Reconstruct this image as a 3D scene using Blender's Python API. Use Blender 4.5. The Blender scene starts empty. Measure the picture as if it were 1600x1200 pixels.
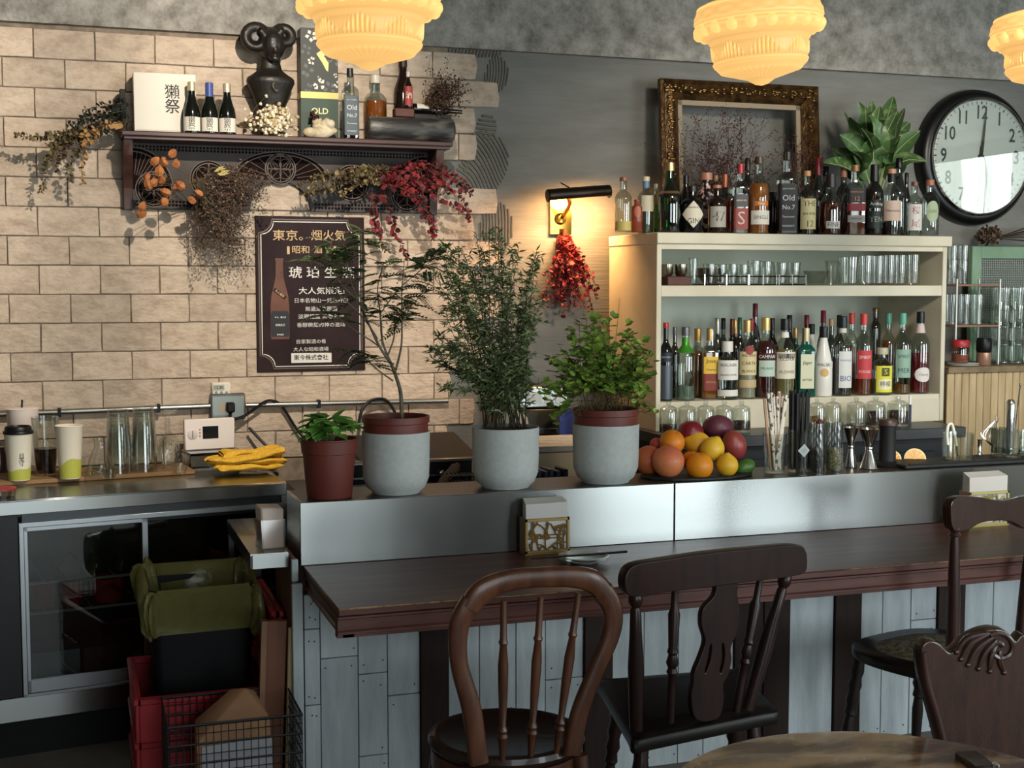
import bpy, bmesh, math, random
from mathutils import Vector, Matrix, Euler, Quaternion
random.seed(7)
SC = bpy.context.scene
COL = SC.collection
R_ = math.radians
PI = math.pi

# ------------------------------------------------------------ camera
FOC, YAW, PIT = 2050.0, R_(18.5), math.atan(155/2050)
CAM = Vector((0, -5.5, 1.62))
cam = bpy.data.cameras.new('camera')
cam.sensor_fit = 'HORIZONTAL'; cam.sensor_width = 36; cam.lens = 36*FOC/1600
cam.clip_start = .05; cam.clip_end = 100
camo = bpy.data.objects.new('camera', cam); COL.objects.link(camo)
camo.location = CAM; camo.rotation_euler = (PI/2-PIT, 0, -YAW)
SC.camera = camo
_fh = Vector((math.sin(YAW), math.cos(YAW), 0))
_r = Vector((math.cos(YAW), -math.sin(YAW), 0))
_f = _fh*math.cos(PIT)+Vector((0, 0, -math.sin(PIT)))
_u = _fh*math.sin(PIT)+Vector((0, 0, math.cos(PIT)))
def ray(px, py): return _f+_r*((px-800)/FOC)+_u*((600-py)/FOC)
def PY(px, py, Y):
    d = ray(px, py); return CAM+d*((Y-CAM.y)/d.y)
def PZ(px, py, Z):
    d = ray(px, py); return CAM+d*((Z-CAM.z)/d.z)
def MPP(p):            # metres per photo pixel at a point
    return (Vector(p)-CAM).dot(_f)/FOC

# ------------------------------------------------------------ world, light, exposure
SC.view_settings.view_transform = 'Standard'; SC.view_settings.look = 'None'
SC.view_settings.gamma = 1; SC.view_settings.use_curve_mapping = False
SC.view_settings.exposure = 0.45
SC.cycles.transparent_max_bounces = 24
SC.cycles.max_bounces = 8
SC.cycles.sample_clamp_indirect = 4
w = bpy.data.worlds.new('world'); SC.world = w; w.use_nodes = True
wn = w.node_tree; bg = wn.nodes['Background']
tc = wn.nodes.new('ShaderNodeTexCoord'); nz = wn.nodes.new('ShaderNodeTexNoise'); nz.inputs['Scale'].default_value = 9
rp = wn.nodes.new('ShaderNodeValToRGB')
rp.color_ramp.elements[0].position = .38; rp.color_ramp.elements[0].color = (.10, .20, .07, 1)
rp.color_ramp.elements[1].position = .62; rp.color_ramp.elements[1].color = (.80, .95, .92, 1)
wn.links.new(tc.outputs['Generated'], nz.inputs['Vector']); wn.links.new(nz.outputs['Fac'], rp.inputs['Fac'])
wn.links.new(rp.outputs['Color'], bg.inputs['Color']); bg.inputs['Strength'].default_value = .9

def area(name, loc, rot, sx, sy, power, col, spread=PI):
    l = bpy.data.lights.new(name, 'AREA'); l.shape = 'RECTANGLE'; l.size = sx; l.size_y = sy
    l.energy = power; l.color = col; l.spread = spread
    o = bpy.data.objects.new(name, l); COL.objects.link(o); o.location = loc; o.rotation_euler = rot
    return o
def spot(name, loc, aim, power, col, ang, blend=.5, rad=.03):
    l = bpy.data.lights.new(name, 'SPOT'); l.energy = power; l.color = col
    l.spot_size = R_(ang); l.spot_blend = blend; l.shadow_soft_size = rad
    o = bpy.data.objects.new(name, l); COL.objects.link(o); o.location = loc
    o.rotation_euler = (Vector(aim)-Vector(loc)).to_track_quat('-Z', 'Y').to_euler()
    return o
# daylight through the street windows behind the camera (openings are in wall_front)
DAY = (.86, .95, 1.0)
area('window_daylight_a', (5.2, -7.56, 1.55), (R_(90), 0, 0), 2.4, 2.3, 145, DAY)
area('window_daylight_b', (1.15, -7.56, 1.55), (R_(90), 0, 0), 2.2, 2.3, 58, DAY)
area('window_daylight_c', (9.06, -6.1, 1.7), (R_(90), 0, R_(90)), 2.2, 2.5, 80, (.90, 1, .95))
# ceiling track spots (fittings are above the frame)
spot('track_spot_shelf', (.80, -2.45, 3.08), (.38, 0, 1.75), 235, (1, .88, .74), 62, .6, .025)
spot('track_spot_bottles', (2.5, -4.3, 3.1), (3.2, -.4, 1.55), 330, (1, .91, .77), 44, .5, .28)

# ------------------------------------------------------------ helpers
def lin(h):
    h = h.lstrip('#')
    v = [int(h[i:i+2], 16)/255 for i in (0, 2, 4)]
    return tuple(x/12.92 if x <= .04045 else ((x+.055)/1.055)**2.4 for x in v)
MATS = {}
def mat(name, col, rough=.5, metal=0, col2=None, vs=8, stretch=(1, 1, 1), bump=0, bs=60, rnd=0, emit=0, coat=0, aniso=0, contrast=(.35, .65), alpha=1, trans=0, ior=1.45, bstretch=None, spec=.5, det=5, nr=.5):
    if name in MATS: return MATS[name]
    m = bpy.data.materials.new(name); m.use_nodes = True; MATS[name] = m
    nt = m.node_tree; N = nt.nodes; L = nt.links; b = N['Principled BSDF']
    c1 = lin(col)+(1,)
    b.inputs['Base Color'].default_value = c1; b.inputs['Roughness'].default_value = rough
    b.inputs['Metallic'].default_value = metal; b.inputs['Coat Weight'].default_value = coat
    b.inputs['IOR'].default_value = ior; b.inputs['Transmission Weight'].default_value = trans; b.inputs['Specular IOR Level'].default_value = spec
    b.inputs['Anisotropic'].default_value = aniso
    if alpha < 1: b.inputs['Alpha'].default_value = alpha
    out = None
    if col2 or bump:
        t = N.new('ShaderNodeTexCoord'); mp = N.new('ShaderNodeMapping'); mp.inputs['Scale'].default_value = stretch
        L.new(t.outputs['Object'], mp.inputs['Vector'])
        if rnd or col2:
            oi = N.new('ShaderNodeObjectInfo'); va = N.new('ShaderNodeVectorMath'); va.operation = 'ADD'
            ml = N.new('ShaderNodeMath'); ml.operation = 'MULTIPLY'; ml.inputs[1].default_value = 37
            L.new(oi.outputs['Random'], ml.inputs[0]); L.new(mp.outputs['Vector'], va.inputs[0]); L.new(ml.outputs[0], va.inputs[1])
            vec = va.outputs[0]
        else: vec = mp.outputs['Vector']
    if col2:
        nz = N.new('ShaderNodeTexNoise'); nz.inputs['Scale'].default_value = vs; nz.inputs['Detail'].default_value = det; nz.inputs['Roughness'].default_value = nr
        L.new(vec, nz.inputs['Vector'])
        rp = N.new('ShaderNodeValToRGB'); rp.color_ramp.elements[0].position = contrast[0]; rp.color_ramp.elements[1].position = contrast[1]
        rp.color_ramp.elements[0].color = c1; rp.color_ramp.elements[1].color = lin(col2)+(1,)
        L.new(nz.outputs['Fac'], rp.inputs['Fac']); out = rp.outputs['Color']
    if rnd:
        if out is None:
            oi = N.new('ShaderNodeObjectInfo')
        hs = N.new('ShaderNodeHueSaturation'); mr = N.new('ShaderNodeMapRange')
        mr.inputs['To Min'].default_value = 1-rnd; mr.inputs['To Max'].default_value = 1+rnd
        L.new(oi.outputs['Random'], mr.inputs['Value']); L.new(mr.outputs[0], hs.inputs['Value'])
        if out is None: hs.inputs['Color'].default_value = c1
        else: L.new(out, hs.inputs['Color'])
        out = hs.outputs['Color']
    if out is not None: L.new(out, b.inputs['Base Color'])
    if bump:
        n2 = N.new('ShaderNodeTexNoise'); n2.inputs['Scale'].default_value = bs; n2.inputs['Detail'].default_value = 6
        if bstretch:
            mp2 = N.new('ShaderNodeMapping'); mp2.inputs['Scale'].default_value = bstretch; L.new(t.outputs['Object'], mp2.inputs['Vector']); L.new(mp2.outputs['Vector'], n2.inputs['Vector'])
        else: L.new(vec, n2.inputs['Vector'])
        bp = N.new('ShaderNodeBump'); bp.inputs['Strength'].default_value = bump; bp.inputs['Distance'].default_value = .01
        L.new(n2.outputs['Fac'], bp.inputs['Height']); L.new(bp.outputs['Normal'], b.inputs['Normal'])
    if emit:
        b.inputs['Emission Color'].default_value = c1; b.inputs['Emission Strength'].default_value = emit
    return m
def thin_glass(name, col, gloss=.08, rough=.03, tint2=None):
    """clear glass wall: transparent with a fresnel reflection"""
    if name in MATS: return MATS[name]
    m = bpy.data.materials.new(name); m.use_nodes = True; MATS[name] = m
    nt = m.node_tree; N = nt.nodes; L = nt.links; N.remove(N['Principled BSDF'])
    tr = N.new('ShaderNodeBsdfTransparent'); tr.inputs['Color'].default_value = lin(col)+(1,)
    gl = N.new('ShaderNodeBsdfGlossy'); gl.inputs['Roughness'].default_value = rough
    lw = N.new('ShaderNodeLayerWeight'); lw.inputs['Blend'].default_value = .35
    mr = N.new('ShaderNodeMapRange'); mr.inputs['To Min'].default_value = gloss; mr.inputs['To Max'].default_value = .5
    L.new(lw.outputs['Facing'], mr.inputs['Value'])
    mx = N.new('ShaderNodeMixShader'); L.new(mr.outputs[0], mx.inputs['Fac']); L.new(tr.outputs[0], mx.inputs[1]); L.new(gl.outputs[0], mx.inputs[2])
    L.new(mx.outputs[0], N['Material Output'].inputs['Surface'])
    return m
def liquid(name, col, clear=.35):
    """drink or coloured glass: body colour that lets part of the light through"""
    if name in MATS: return MATS[name]
    m = mat(name, col, .08, coat=.3); nt = m.node_tree; N = nt.nodes; L = nt.links
    tr = N.new('ShaderNodeBsdfTransparent'); c = lin(col); k = max(c); tr.inputs['Color'].default_value = tuple(min(1, (x/k)*.9+.02) for x in c)+(1,)
    mx = N.new('ShaderNodeMixShader'); mx.inputs['Fac'].default_value = clear
    L.new(N['Principled BSDF'].outputs[0], mx.inputs[1]); L.new(tr.outputs[0], mx.inputs[2])
    L.new(mx.outputs[0], N['Material Output'].inputs['Surface'])
    return m

class MB:
    def __init__(s): s.v = []; s.f = []; s.m = []
    def add(s, vs, fs, mi=0, M=None):
        n = len(s.v)
        s.v += [tuple(M @ Vector(p)) for p in vs] if M is not None else [tuple(p) for p in vs]
        s.f += [tuple(i+n for i in q) for q in fs]; s.m += [mi]*len(fs)
        return s
    def box(s, x0, x1, y0, y1, z0, z1, mi=0, M=None):
        vs = [(x, y, z) for z in (z0, z1) for y in (y0, y1) for x in (x0, x1)]
        return s.add(vs, [(0, 2, 3, 1), (4, 5, 7, 6), (0, 1, 5, 4), (2, 6, 7, 3), (0, 4, 6, 2), (1, 3, 7, 5)], mi, M)
    def lathe(s, prof, seg=20, c=(0, 0, 0), mi=0, M=None, a0=0, a1=2*PI, sq=0, sx=1, sy=1):
        """revolve (r,z); sq>0 squares the section"""
        full = abs(a1-a0-2*PI) < 1e-6; na = seg if full else seg+1
        vs = []
        for r, z in prof:
            for k in range(na):
                a = a0+(a1-a0)*k/seg
                cx, cy = math.cos(a), math.sin(a)
                if sq:
                    p = 2+sq*10; q = (abs(cx)**p+abs(cy)**p)**(-1/p); rr = r*q
                else: rr = r
                vs.append((c[0]+rr*cx*sx, c[1]+rr*cy*sy, c[2]+z))
        fs = []
        for i in range(len(prof)-1):
            for k in range(seg):
                k2 = (k+1) % na if full else k+1
                fs.append((i*na+k, i*na+k2, (i+1)*na+k2, (i+1)*na+k))
        if full:
            if prof[0][0] > 1e-5: fs.append(tuple(range(na-1, -1, -1)))
            if prof[-1][0] > 1e-5: fs.append(tuple((len(prof)-1)*na+k for k in range(na)))
        return s.add(vs, fs, mi, M)
    def tube(s, pts, r, seg=8, mi=0, closed=False, M=None, flat=1):
        pts = [Vector(p) for p in pts]; n = len(pts)
        if n < 2: return s
        rs = r if isinstance(r, (list, tuple)) else [r]*n
        vs = []; up = None
        for i in range(n):
            if closed: t = pts[(i+1) % n]-pts[i-1]
            else: t = pts[min(i+1, n-1)]-pts[max(i-1, 0)]
            t = t.normalized() if t.length > 1e-9 else Vector((0, 0, 1))
            if up is None:
                up = Vector((0, 0, 1)) if abs(t.z) < .9 else Vector((1, 0, 0))
            a = t.cross(up)
            if a.length < 1e-6: a = t.orthogonal()
            a.normalize(); b = a.cross(t).normalized(); up = b
            for k in range(seg):
                q = 2*PI*k/seg
                vs.append(pts[i]+a*math.cos(q)*rs[i]+b*math.sin(q)*rs[i]*flat)
        fs = []
        for i in range(n if closed else n-1):
            j = (i+1) % n
            for k in range(seg):
                fs.append((i*seg+k, i*seg+(k+1) % seg, j*seg+(k+1) % seg, j*seg+k))
        if not closed:
            fs.append(tuple(range(seg-1, -1, -1))); fs.append(tuple((n-1)*seg+k for k in range(seg)))
        return s.add(vs, fs, mi, M)
    def prism(s, poly, d0, d1, M=None, mi=0):
        """poly in XY, extruded along Z from d0 to d1"""
        n = len(poly)
        vs = [(x, y, d0) for x, y in poly]+[(x, y, d1) for x, y in poly]
        fs = [tuple(range(n-1, -1, -1)), tuple(range(n, 2*n))]+[(i, (i+1) % n, n+(i+1) % n, n+i) for i in range(n)]
        return s.add(vs, fs, mi, M)
    def ball(s, c, r, seg=12, rings=8, mi=0, M=None, sc=(1, 1, 1), bumpy=0, rng=random):
        vs = [(0, 0, -1)]
        for i in range(1, rings):
            p = -PI/2+PI*i/rings
            for k in range(seg):
                a = 2*PI*k/seg; vs.append((math.cos(p)*math.cos(a), math.cos(p)*math.sin(a), math.sin(p)))
        vs.append((0, 0, 1)); fs = []
        for k in range(seg): fs.append((0, 1+(k+1) % seg, 1+k))
        for i in range(rings-2):
            for k in range(seg):
                a = 1+i*seg; fs.append((a+k, a+(k+1) % seg, a+seg+(k+1) % seg, a+seg+k))
        a = 1+(rings-2)*seg; e = len(vs)-1
        for k in range(seg): fs.append((a+k, a+(k+1) % seg, e))
        o = []
        for p in vs:
            q = 1+(rng.uniform(-bumpy, bumpy) if bumpy else 0)
            o.append((c[0]+p[0]*r*sc[0]*q, c[1]+p[1]*r*sc[1]*q, c[2]+p[2]*r*sc[2]*q))
        return s.add(o, fs, mi, M)
    def grid(s, fn, nu, nv, mi=0, M=None, wrapu=False):
        vs = [fn(i/(nu if wrapu else nu), j/nv) for j in range(nv+1) for i in range(nu if wrapu else nu+1)]
        w_ = nu if wrapu else nu+1
        fs = [(j*w_+i, j*w_+(i+1) % w_ if wrapu else j*w_+i+1, (j+1)*w_+((i+1) % w_ if wrapu else i+1), (j+1)*w_+i) for j in range(nv) for i in range(nu)]
        return s.add(vs, fs, mi, M)
    def mesh(s, name, mats, smooth=40, bevel=0, bseg=1):
        me = bpy.data.meshes.new(name); me.from_pydata(s.v, [], s.f)
        if not isinstance(mats, (list, tuple)): mats = [mats]
        for m in mats: me.materials.append(m)
        if len(mats) > 1: me.polygons.foreach_set('material_index', s.m)
        bm = bmesh.new(); bm.from_mesh(me)
        bmesh.ops.recalc_face_normals(bm, faces=bm.faces)
        if bevel:
            es = [e for e in bm.edges if len(e.link_faces) == 2 and e.calc_face_angle(0) > .5]
            bmesh.ops.bevel(bm, geom=es, offset=bevel, segments=bseg, affect='EDGES', clamp_overlap=True)
        bm.to_mesh(me); bm.free()
        if smooth:
            me.polygons.foreach_set('use_smooth', [True]*len(me.polygons)); me.set_sharp_from_angle(angle=R_(smooth))
        me.update(); return me
    def build(s, name, mats, parent=None, world=False, **k):
        if world and parent is not None:
            Mi = xf(parent).inverted(); s.v = [tuple(Mi @ Vector(p)) for p in s.v]
        o = bpy.data.objects.new(name, s.mesh(name, mats, **k)); COL.objects.link(o)
        if parent is not None: o.parent = parent
        return o
def xf(o):
    M = Matrix.Translation(o.location) @ o.rotation_euler.to_matrix().to_4x4() @ Matrix.Diagonal((*o.scale, 1))
    return xf(o.parent) @ M if o.parent else M
def tag(o, label=None, cat=None, group=None, kind=None):
    if label: o['label'] = label
    if cat: o['category'] = cat
    if group: o['group'] = group
    if kind: o['kind'] = kind
    return o
def thing(name, label, cat, loc=(0, 0, 0), rz=0, group=None):
    o = bpy.data.objects.new(name, None); COL.objects.link(o); o.empty_display_size = .05
    o.location = loc; o.rotation_euler = (0, 0, rz)
    return tag(o, label, cat, group)
def link(name, me, parent=None, loc=(0, 0, 0), rot=(0, 0, 0), sc=(1, 1, 1)):
    o = bpy.data.objects.new(name, me); COL.objects.link(o); o.location = loc; o.rotation_euler = rot; o.scale = sc
    if parent is not None: o.parent = parent
    return o
_TX = {}
def text_geo(body, size, bold=0, align='CENTER', space=1.0):
    key = (body, size, bold, align, space)
    if key in _TX: return _TX[key]
    c = bpy.data.curves.new('t', 'FONT'); c.body = body; c.size = size; c.align_x = align; c.align_y = 'CENTER'
    c.offset = bold; c.resolution_u = 2; c.space_character = space
    o = bpy.data.objects.new('t', c); COL.objects.link(o)
    dg = bpy.context.evaluated_depsgraph_get(); me = o.evaluated_get(dg).to_mesh()
    r = ([tuple(v.co) for v in me.vertices], [tuple(p.vertices) for p in me.polygons])
    o.evaluated_get(dg).to_mesh_clear(); bpy.data.objects.remove(o); bpy.data.curves.remove(c)
    _TX[key] = r; return r
def facing(loc, yaw=0):
    """matrix that stands XY print upright at loc, reading towards -Y"""
    return Matrix.Translation(loc) @ Matrix.Rotation(yaw, 4, 'Z') @ Matrix.Rotation(PI/2, 4, 'X')
def smooth_path(pts, n=6):
    """Catmull-Rom through pts"""
    P = [Vector(p) for p in pts]; o = []
    for i in range(len(P)-1):
        a, b, c, d = P[max(i-1, 0)], P[i], P[i+1], P[min(i+2, len(P)-1)]
        for k in range(n):
            t = k/n
            o.append(.5*((2*b)+(c-a)*t+(2*a-5*b+4*c-d)*t*t+(3*b-a-3*c+d)*t**3))
    o.append(P[-1]); return o

# ------------------------------------------------------------ common materials
m_black = mat('black_plastic', '#0c0c0e', .4, spec=.35)
m_steel = mat('brushed_steel', '#959896', .25, 1, aniso=.85)
tg = m_steel.node_tree.nodes.new('ShaderNodeTangent'); tg.direction_type = 'RADIAL'; tg.axis = 'Z'
m_steel.node_tree.links.new(tg.outputs[0], m_steel.node_tree.nodes['Principled BSDF'].inputs['Tangent'])
m_steel.node_tree.nodes['Principled BSDF'].inputs['Anisotropic Rotation'].default_value = .25
m_chrome = mat('chrome', '#d8d8d6', .12, 1)
m_walnut = mat('dark_walnut', '#3a211a', .35, col2='#291512', vs=6, stretch=(1, 8, 8), coat=.2, bump=.05, bs=60)
m_ivory = mat('ivory_paint', '#cfc8b4', .55, col2='#bdb59e', vs=4, bump=.03, bs=90)
m_glass = thin_glass('clear_glass', '#f7f9f7', .06)
m_white = mat('white_paper', '#e4e2dc', .6)
# ============================================================ the room
WX0, WX1, WY0 = -2.4, 9.0, -7.6
def wood_floor():
    m = mat('worn_concrete_floor', '#8a857b', .6, col2='#6e685f', vs=3, bump=.05, bs=40)
    b = MB().box(WX0, WX1, WY0, .2, -.1, 0); tag(b.build('floor', m), kind='structure')
wood_floor()
m_plaster = mat('grey_plaster', '#807f7b', .85, col2='#66665f', vs=3.2, stretch=(.5, 1, 3), bump=.28, bs=14, bstretch=(.3, 1, 9), contrast=(.3, .7), det=10, nr=.65)
m_beam = mat('rough_concrete', '#a5a199', .9, col2='#625f58', vs=9, bump=1.0, bs=24, contrast=(.36, .66), det=14, nr=.75)
wall = tag(MB().box(WX0, WX1, .012, .2, 0, 2.64).build('wall_back', m_plaster), kind='structure')
tag(MB().box(WX0, WX1, -.018, .2, 2.632, 3.25).build('trim_1', m_beam), kind='structure')
m_wallp = mat('dim_plaster', '#8d877c', .85, col2='#7c776d', vs=2)
tag(MB().box(WX0-.15, WX0, WY0, .2, 0, 3.25).build('wall_left', m_wallp), kind='structure')
m_ceil = mat('ceiling_paint', '#8f8b84', .9, col2='#807c76', vs=2)
tag(MB().box(WX0-.15, WX1+.15, WY0-.15, .2, 3.25, 3.35).build('ceiling', m_ceil), kind='structure')
# front wall (street side, behind the camera) with window openings
def wall_holes(name, axis, c0, c1, a0, a1, holes, m):
    """axis 'x': wall spans x a0..a1 at y c0..c1; holes (p0,p1,z0,z1)"""
    b = MB()
    def bx(p0, p1, z0, z1):
        if p1-p0 < 1e-4 or z1-z0 < 1e-4: return
        if axis == 'x': b.box(p0, p1, c0, c1, z0, z1)
        else: b.box(c0, c1, p0, p1, z0, z1)
    cur = a0
    for p0, p1, z0, z1 in sorted(holes):
        bx(cur, p0, 0, 3.25); bx(p0, p1, 0, z0); bx(p0, p1, z1, 3.25); cur = p1
    bx(cur, a1, 0, 3.25)
    return tag(b.build(name, m), kind='structure')
H1 = [(.05, 2.25, .4, 2.7), (3.95, 6.45, .35, 2.75)]
wall_holes('wall_front', 'x', WY0-.15, WY0, WX0, WX1, H1, m_wallp)
H2 = [(-7.2, -5.0, .4, 3.0)]
wall_holes('wall_right', 'y', WX1, WX1+.15, WY0, .2, H2, m_wallp)
m_frame = mat('window_frame_paint', '#3a3d3a', .5)
for i, (a, b_, z0, z1) in enumerate(H1):
    fr = MB(); t = .05
    fr.box(a, b_, WY0-.1, WY0-.04, z0, z0+t).box(a, b_, WY0-.1, WY0-.04, z1-t, z1).box(a, a+t, WY0-.1, WY0-.04, z0, z1).box(b_-t, b_, WY0-.1, WY0-.04, z0, z1)
    fr.box((a+b_)/2-.03, (a+b_)/2+.03, WY0-.1, WY0-.04, z0, z1)
    tag(fr.build('window_%d' % (i+1), m_frame), kind='structure')
fr = MB(); a, b_, z0, z1 = H2[0]
fr.box(WX1+.04, WX1+.1, a, b_, z0, z0+.05).box(WX1+.04, WX1+.1, a, b_, z1-.05, z1).box(WX1+.04, WX1+.1, (a+b_)/2-.03, (a+b_)/2+.03, z0, z1)
tag(fr.build('window_3', m_frame), kind='structure')

# ---- cream brick slips on the back wall, each its own brick
m_brick = mat('cream_brick', '#c2b09c', .85, col2='#8d7a67', vs=12, stretch=(1, 1, 2.0), bump=.6, bs=38, rnd=.12, contrast=(.42, .80), det=10, nr=.72)
m_mortar = mat('mortar', '#8a7c6c', .95, col2='#6b5f52', vs=20)
m_comb = mat('combed_mortar', '#6b675e', .9, col2='#58544c', vs=12, bump=.2, bs=60)
tag(MB().box(WX0, PY(700, 500, 0).x, .004, .0125, .5, 2.632).build('mortar_bed', m_mortar, wall), kind=None)
RP = .1146; Z0 = 1.238
bw = (PY(333, 60, 0).x-PY(51, 60, 0).x)/3
xa = PY(51, 60, 0).x
ends = {11: 747, 10: 781, 9: 744, 8: 746, 7: 690, 6: 778, 5: 742, 4: 781, 3: 742, 2: 780, 1: 745, 0: 780, -1: 705, -2: 742, -3: 700}
rng = random.Random(3)
for k in range(-3, 12):
    z0 = Z0+k*RP; xe = PY(ends[k], 300, 0).x
    x = xa-6*bw-((11-k) % 2)*bw/2
    while x < xe-.03:
        x1 = min(x+bw, xe)
        if xe-x1 < .05: x1 = xe
        if x1 > -.45:
            j = lambda a: rng.uniform(-a, a)
            g = .0022
            cx, cz = (x+x1)/2, z0+RP/2
            hw, hh = (x1-x)/2-g, RP/2-g
            fy = -rng.uniform(0, .004)
            P = [(-hw+j(.0015), -hh+j(.0015)), (j(.02), -hh+j(.001)), (hw+j(.0015), -hh+j(.0015)), (hw+j(.0015), j(.01)), (hw+j(.0015), hh+j(.0015)), (j(.02), hh+j(.001)), (-hw+j(.0015), hh+j(.0015)), (-hw+j(.0015), j(.01))]
            if x1 == xe:
                P[2] = (hw-rng.uniform(.004, .012), -hh+.003); P[3] = (hw, j(.02)); P[4] = (hw-rng.uniform(.003, .012), hh-.002)
            b = MB(); b.prism(P, 0, .014+fy*-1)
            b.v = [(p[0], .0125-p[2], p[1]) for p in b.v]
            me = b.mesh('brick', m_brick, bevel=.0022, smooth=30)
            link('brick', me, wall, (cx, 0, cz))
        x = x1 if x1 < x+bw-1e-6 else x+bw
# combed mortar ridges beside the ragged brick edge
def comb(cx, cz, w_, h, ang, n, curve=.0):
    b = MB()
    ca, sa = math.cos(ang), math.sin(ang)
    for i in range(n):
        u = (i+.5)/n-.5
        pts = []
        lim = math.sqrt(max(.05, 1-(2*u)**2))
        for q in range(7):
            v = (q/6-.5)*lim
            a, c = u*w_, v*h+curve*(v*v)*4*w_
            a += curve*w_*math.sin(v*3)
            pts.append((cx+a*ca-c*sa, .011, cz+a*sa+c*ca))
        b.tube(pts, w_/n*.36, 5)
    tag(b.build('mortar_ridges', m_comb, wall), kind='stuff')
p = PY(745, 82, 0); comb(p.x-.08, p.z+.005, .40, .07, 0, 26, .02)
p = PY(776, 125, 0); comb(p.x, p.z, .12, .16, .25, 9, .2)
p = PY(775, 265, 0); comb(p.x-.03, p.z, .26, .24, .9, 15, .15)
p = PY(735, 280, 0); comb(p.x, p.z, .18, .10, 1.2, 9, .1)
p = PY(760, 360, 0); comb(p.x+.05, p.z, .16, .22, .2, 11, .1)
p = PY(760, 198, 0); comb(p.x+.005, p.z, .11, .09, 1.5, 6, 0)

# ---- steel conduit along the wall
cp = thing('wall_conduit', 'galvanised steel conduit pipe running along the brick wall above the counter', 'pipe', PY(0, 648, -.03))
b = MB(); b.tube([PY(-60, 650, -.03), PY(330, 634.5, -.03)], .0115, 10)
b.tube([PY(384, 633.5, -.03), PY(700, 626, -.03)], .0115, 10)
b.build('pipe', mat('galvanised', '#9a9c98', .35, 1), cp, world=True)
for px, py in ((93, 644.5), (248, 638), (498, 631)):
    q = PY(px, py, -.03); MB().box(q.x-.006, q.x+.006, -.045, 0, q.z-.017, q.z+.017).build('clip', m_black, cp, world=True)

# ============================================================ the bar
BY = -1.53     # plane of the steel riser front
BX0, BX1 = .645, 4.6
LZ, SZ = .76, .956
ledge = thing('bar_ledge', 'dark brown moulded wooden bar ledge with worn edge in front of the steel riser', 'counter', ((BX0+BX1)/2, -1.8, .678))
m_ledge = mat('bar_wood', '#5f3b33', .36, col2='#482a24', vs=5, stretch=(.6, 6, 6), coat=.0, bump=.04, bs=50, spec=.32)
MB().box(BX0+.005, BX1, -2.10, BY, LZ-.022, LZ).build('top_board', m_ledge, ledge, world=True, bevel=.004)
b = MB()
poly = [(0, 0), (0, .008), (.012, .012), (.012, .018), (.006, .022), (.006, .05), (.014, .054), (.014, .06), (-.03, .06), (-.03, 0)]
def mould(x0, x1, y, sgn=1):
    v = [(x0, y-a, LZ-.082+c) for a, c in poly]+[(x1, y-a, LZ-.082+c) for a, c in poly]; n = len(poly)
    return v, [tuple(range(n)), tuple(range(2*n-1, n-1, -1))]+[(i, (i+1) % n, n+(i+1) % n, n+i) for i in range(n)]
v, f = mould(BX0+.005, BX1, -2.088); b.add(v, f)
b.build('front_moulding', m_ledge, ledge, world=True)
b = MB()
n = len(poly)
v = [(BX0+.02-a, -2.088+.0, LZ-.082+c) for a, c in poly]+[(BX0+.02-a, BY, LZ-.082+c) for a, c in poly]
b.add(v, [tuple(range(n)), tuple(range(2*n-1, n-1, -1))]+[(i, (i+1) % n, n+(i+1) % n, n+i) for i in range(n)])
b.build('end_moulding', m_ledge, ledge, world=True)
m_worn = mat('worn_bare_wood', '#a88a64', .7, col2='#6d4a34', vs=60)
MB().tube([(BX0+.007, -2.1005, LZ-.001), (1.35, -2.1005, LZ-.001)], [.0028, .0012], 5).build('worn_edge', m_worn, ledge, world=True); MB().tube([(2.2, -2.1, LZ-.001), (3.4, -2.1, LZ-.001)], [.0012, .0016], 5).build('worn_edge', m_worn, ledge, world=True)

riser = thing('steel_riser', 'brushed stainless steel riser panels standing behind the wooden bar ledge', 'counter', ((BX0+BX1)/2, BY, LZ))
xs = PZ(1070, 760, SZ).x
MB().box(BX0, xs-.0015, BY, BY+.012, LZ, SZ).build('steel_panel', m_steel, riser, world=True, bevel=.002)
MB().box(xs+.0015, BX1, BY, BY+.012, LZ, SZ).build('steel_panel', m_steel, riser, world=True, bevel=.002)
MB().box(BX0, BX0+.012, BY+.012, -1.27, LZ, SZ).build('end_panel', m_steel, riser, world=True, bevel=.002)
m_slate = mat('dark_stone_top', '#2c2624', .35, col2='#3b322e', vs=9, bump=.05)
MB().box(BX0+.012, BX1, BY+.012, -1.27, SZ-.03, SZ-.001).build('top_slab', m_slate, riser, world=True)

# white-washed plank front under the ledge
FYP = -1.56
m_plank = mat('whitewashed_plank', '#acb3b6', .7, col2='#929b9f', vs=7, stretch=(4, 1, .7), bump=.15, bs=40, rnd=.07, contrast=(.3, .75))
m_post = mat('dark_stained_board', '#2a1b15', .6, col2='#1d120f', vs=6, stretch=(8, 8, .6), spec=.2)
m_knot = mat('plank_nail', '#3a3835', .8)
front = thing('plank_bar_base', 'white washed plank front below the wooden bar ledge with dark upright boards', 'bar front', (1.8, FYP, 0))
MB().box(BX0, BX1, FYP+.014, BY+.03, 0, LZ-.0825).build('backing', mat('dark_backing', '#151311', .9), front, world=True)
planks = [(475, 500, (983, 1102)), (500, 559, (1027,)), (559, 605, (1052, 1180)), (605, 656, (1085,)), (700, 749, ()), (749, 806, (1120,)), (806, 852, ()), (852, 912, (1060,)), (956, 1006, ()), (1006, 1060, (1075,)), (1060, 1100, ()), (1100, 1146, (1140,)), (1232, 1302, ()), (1343, 1378, ()), (1378, 1422, ()), (1422, 1462, (968,)), (1504, 1550, ()), (1550, 1600, (1050,)), (1600, 1660, ()), (1660, 1720, ())]
zt = LZ-.083
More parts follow.
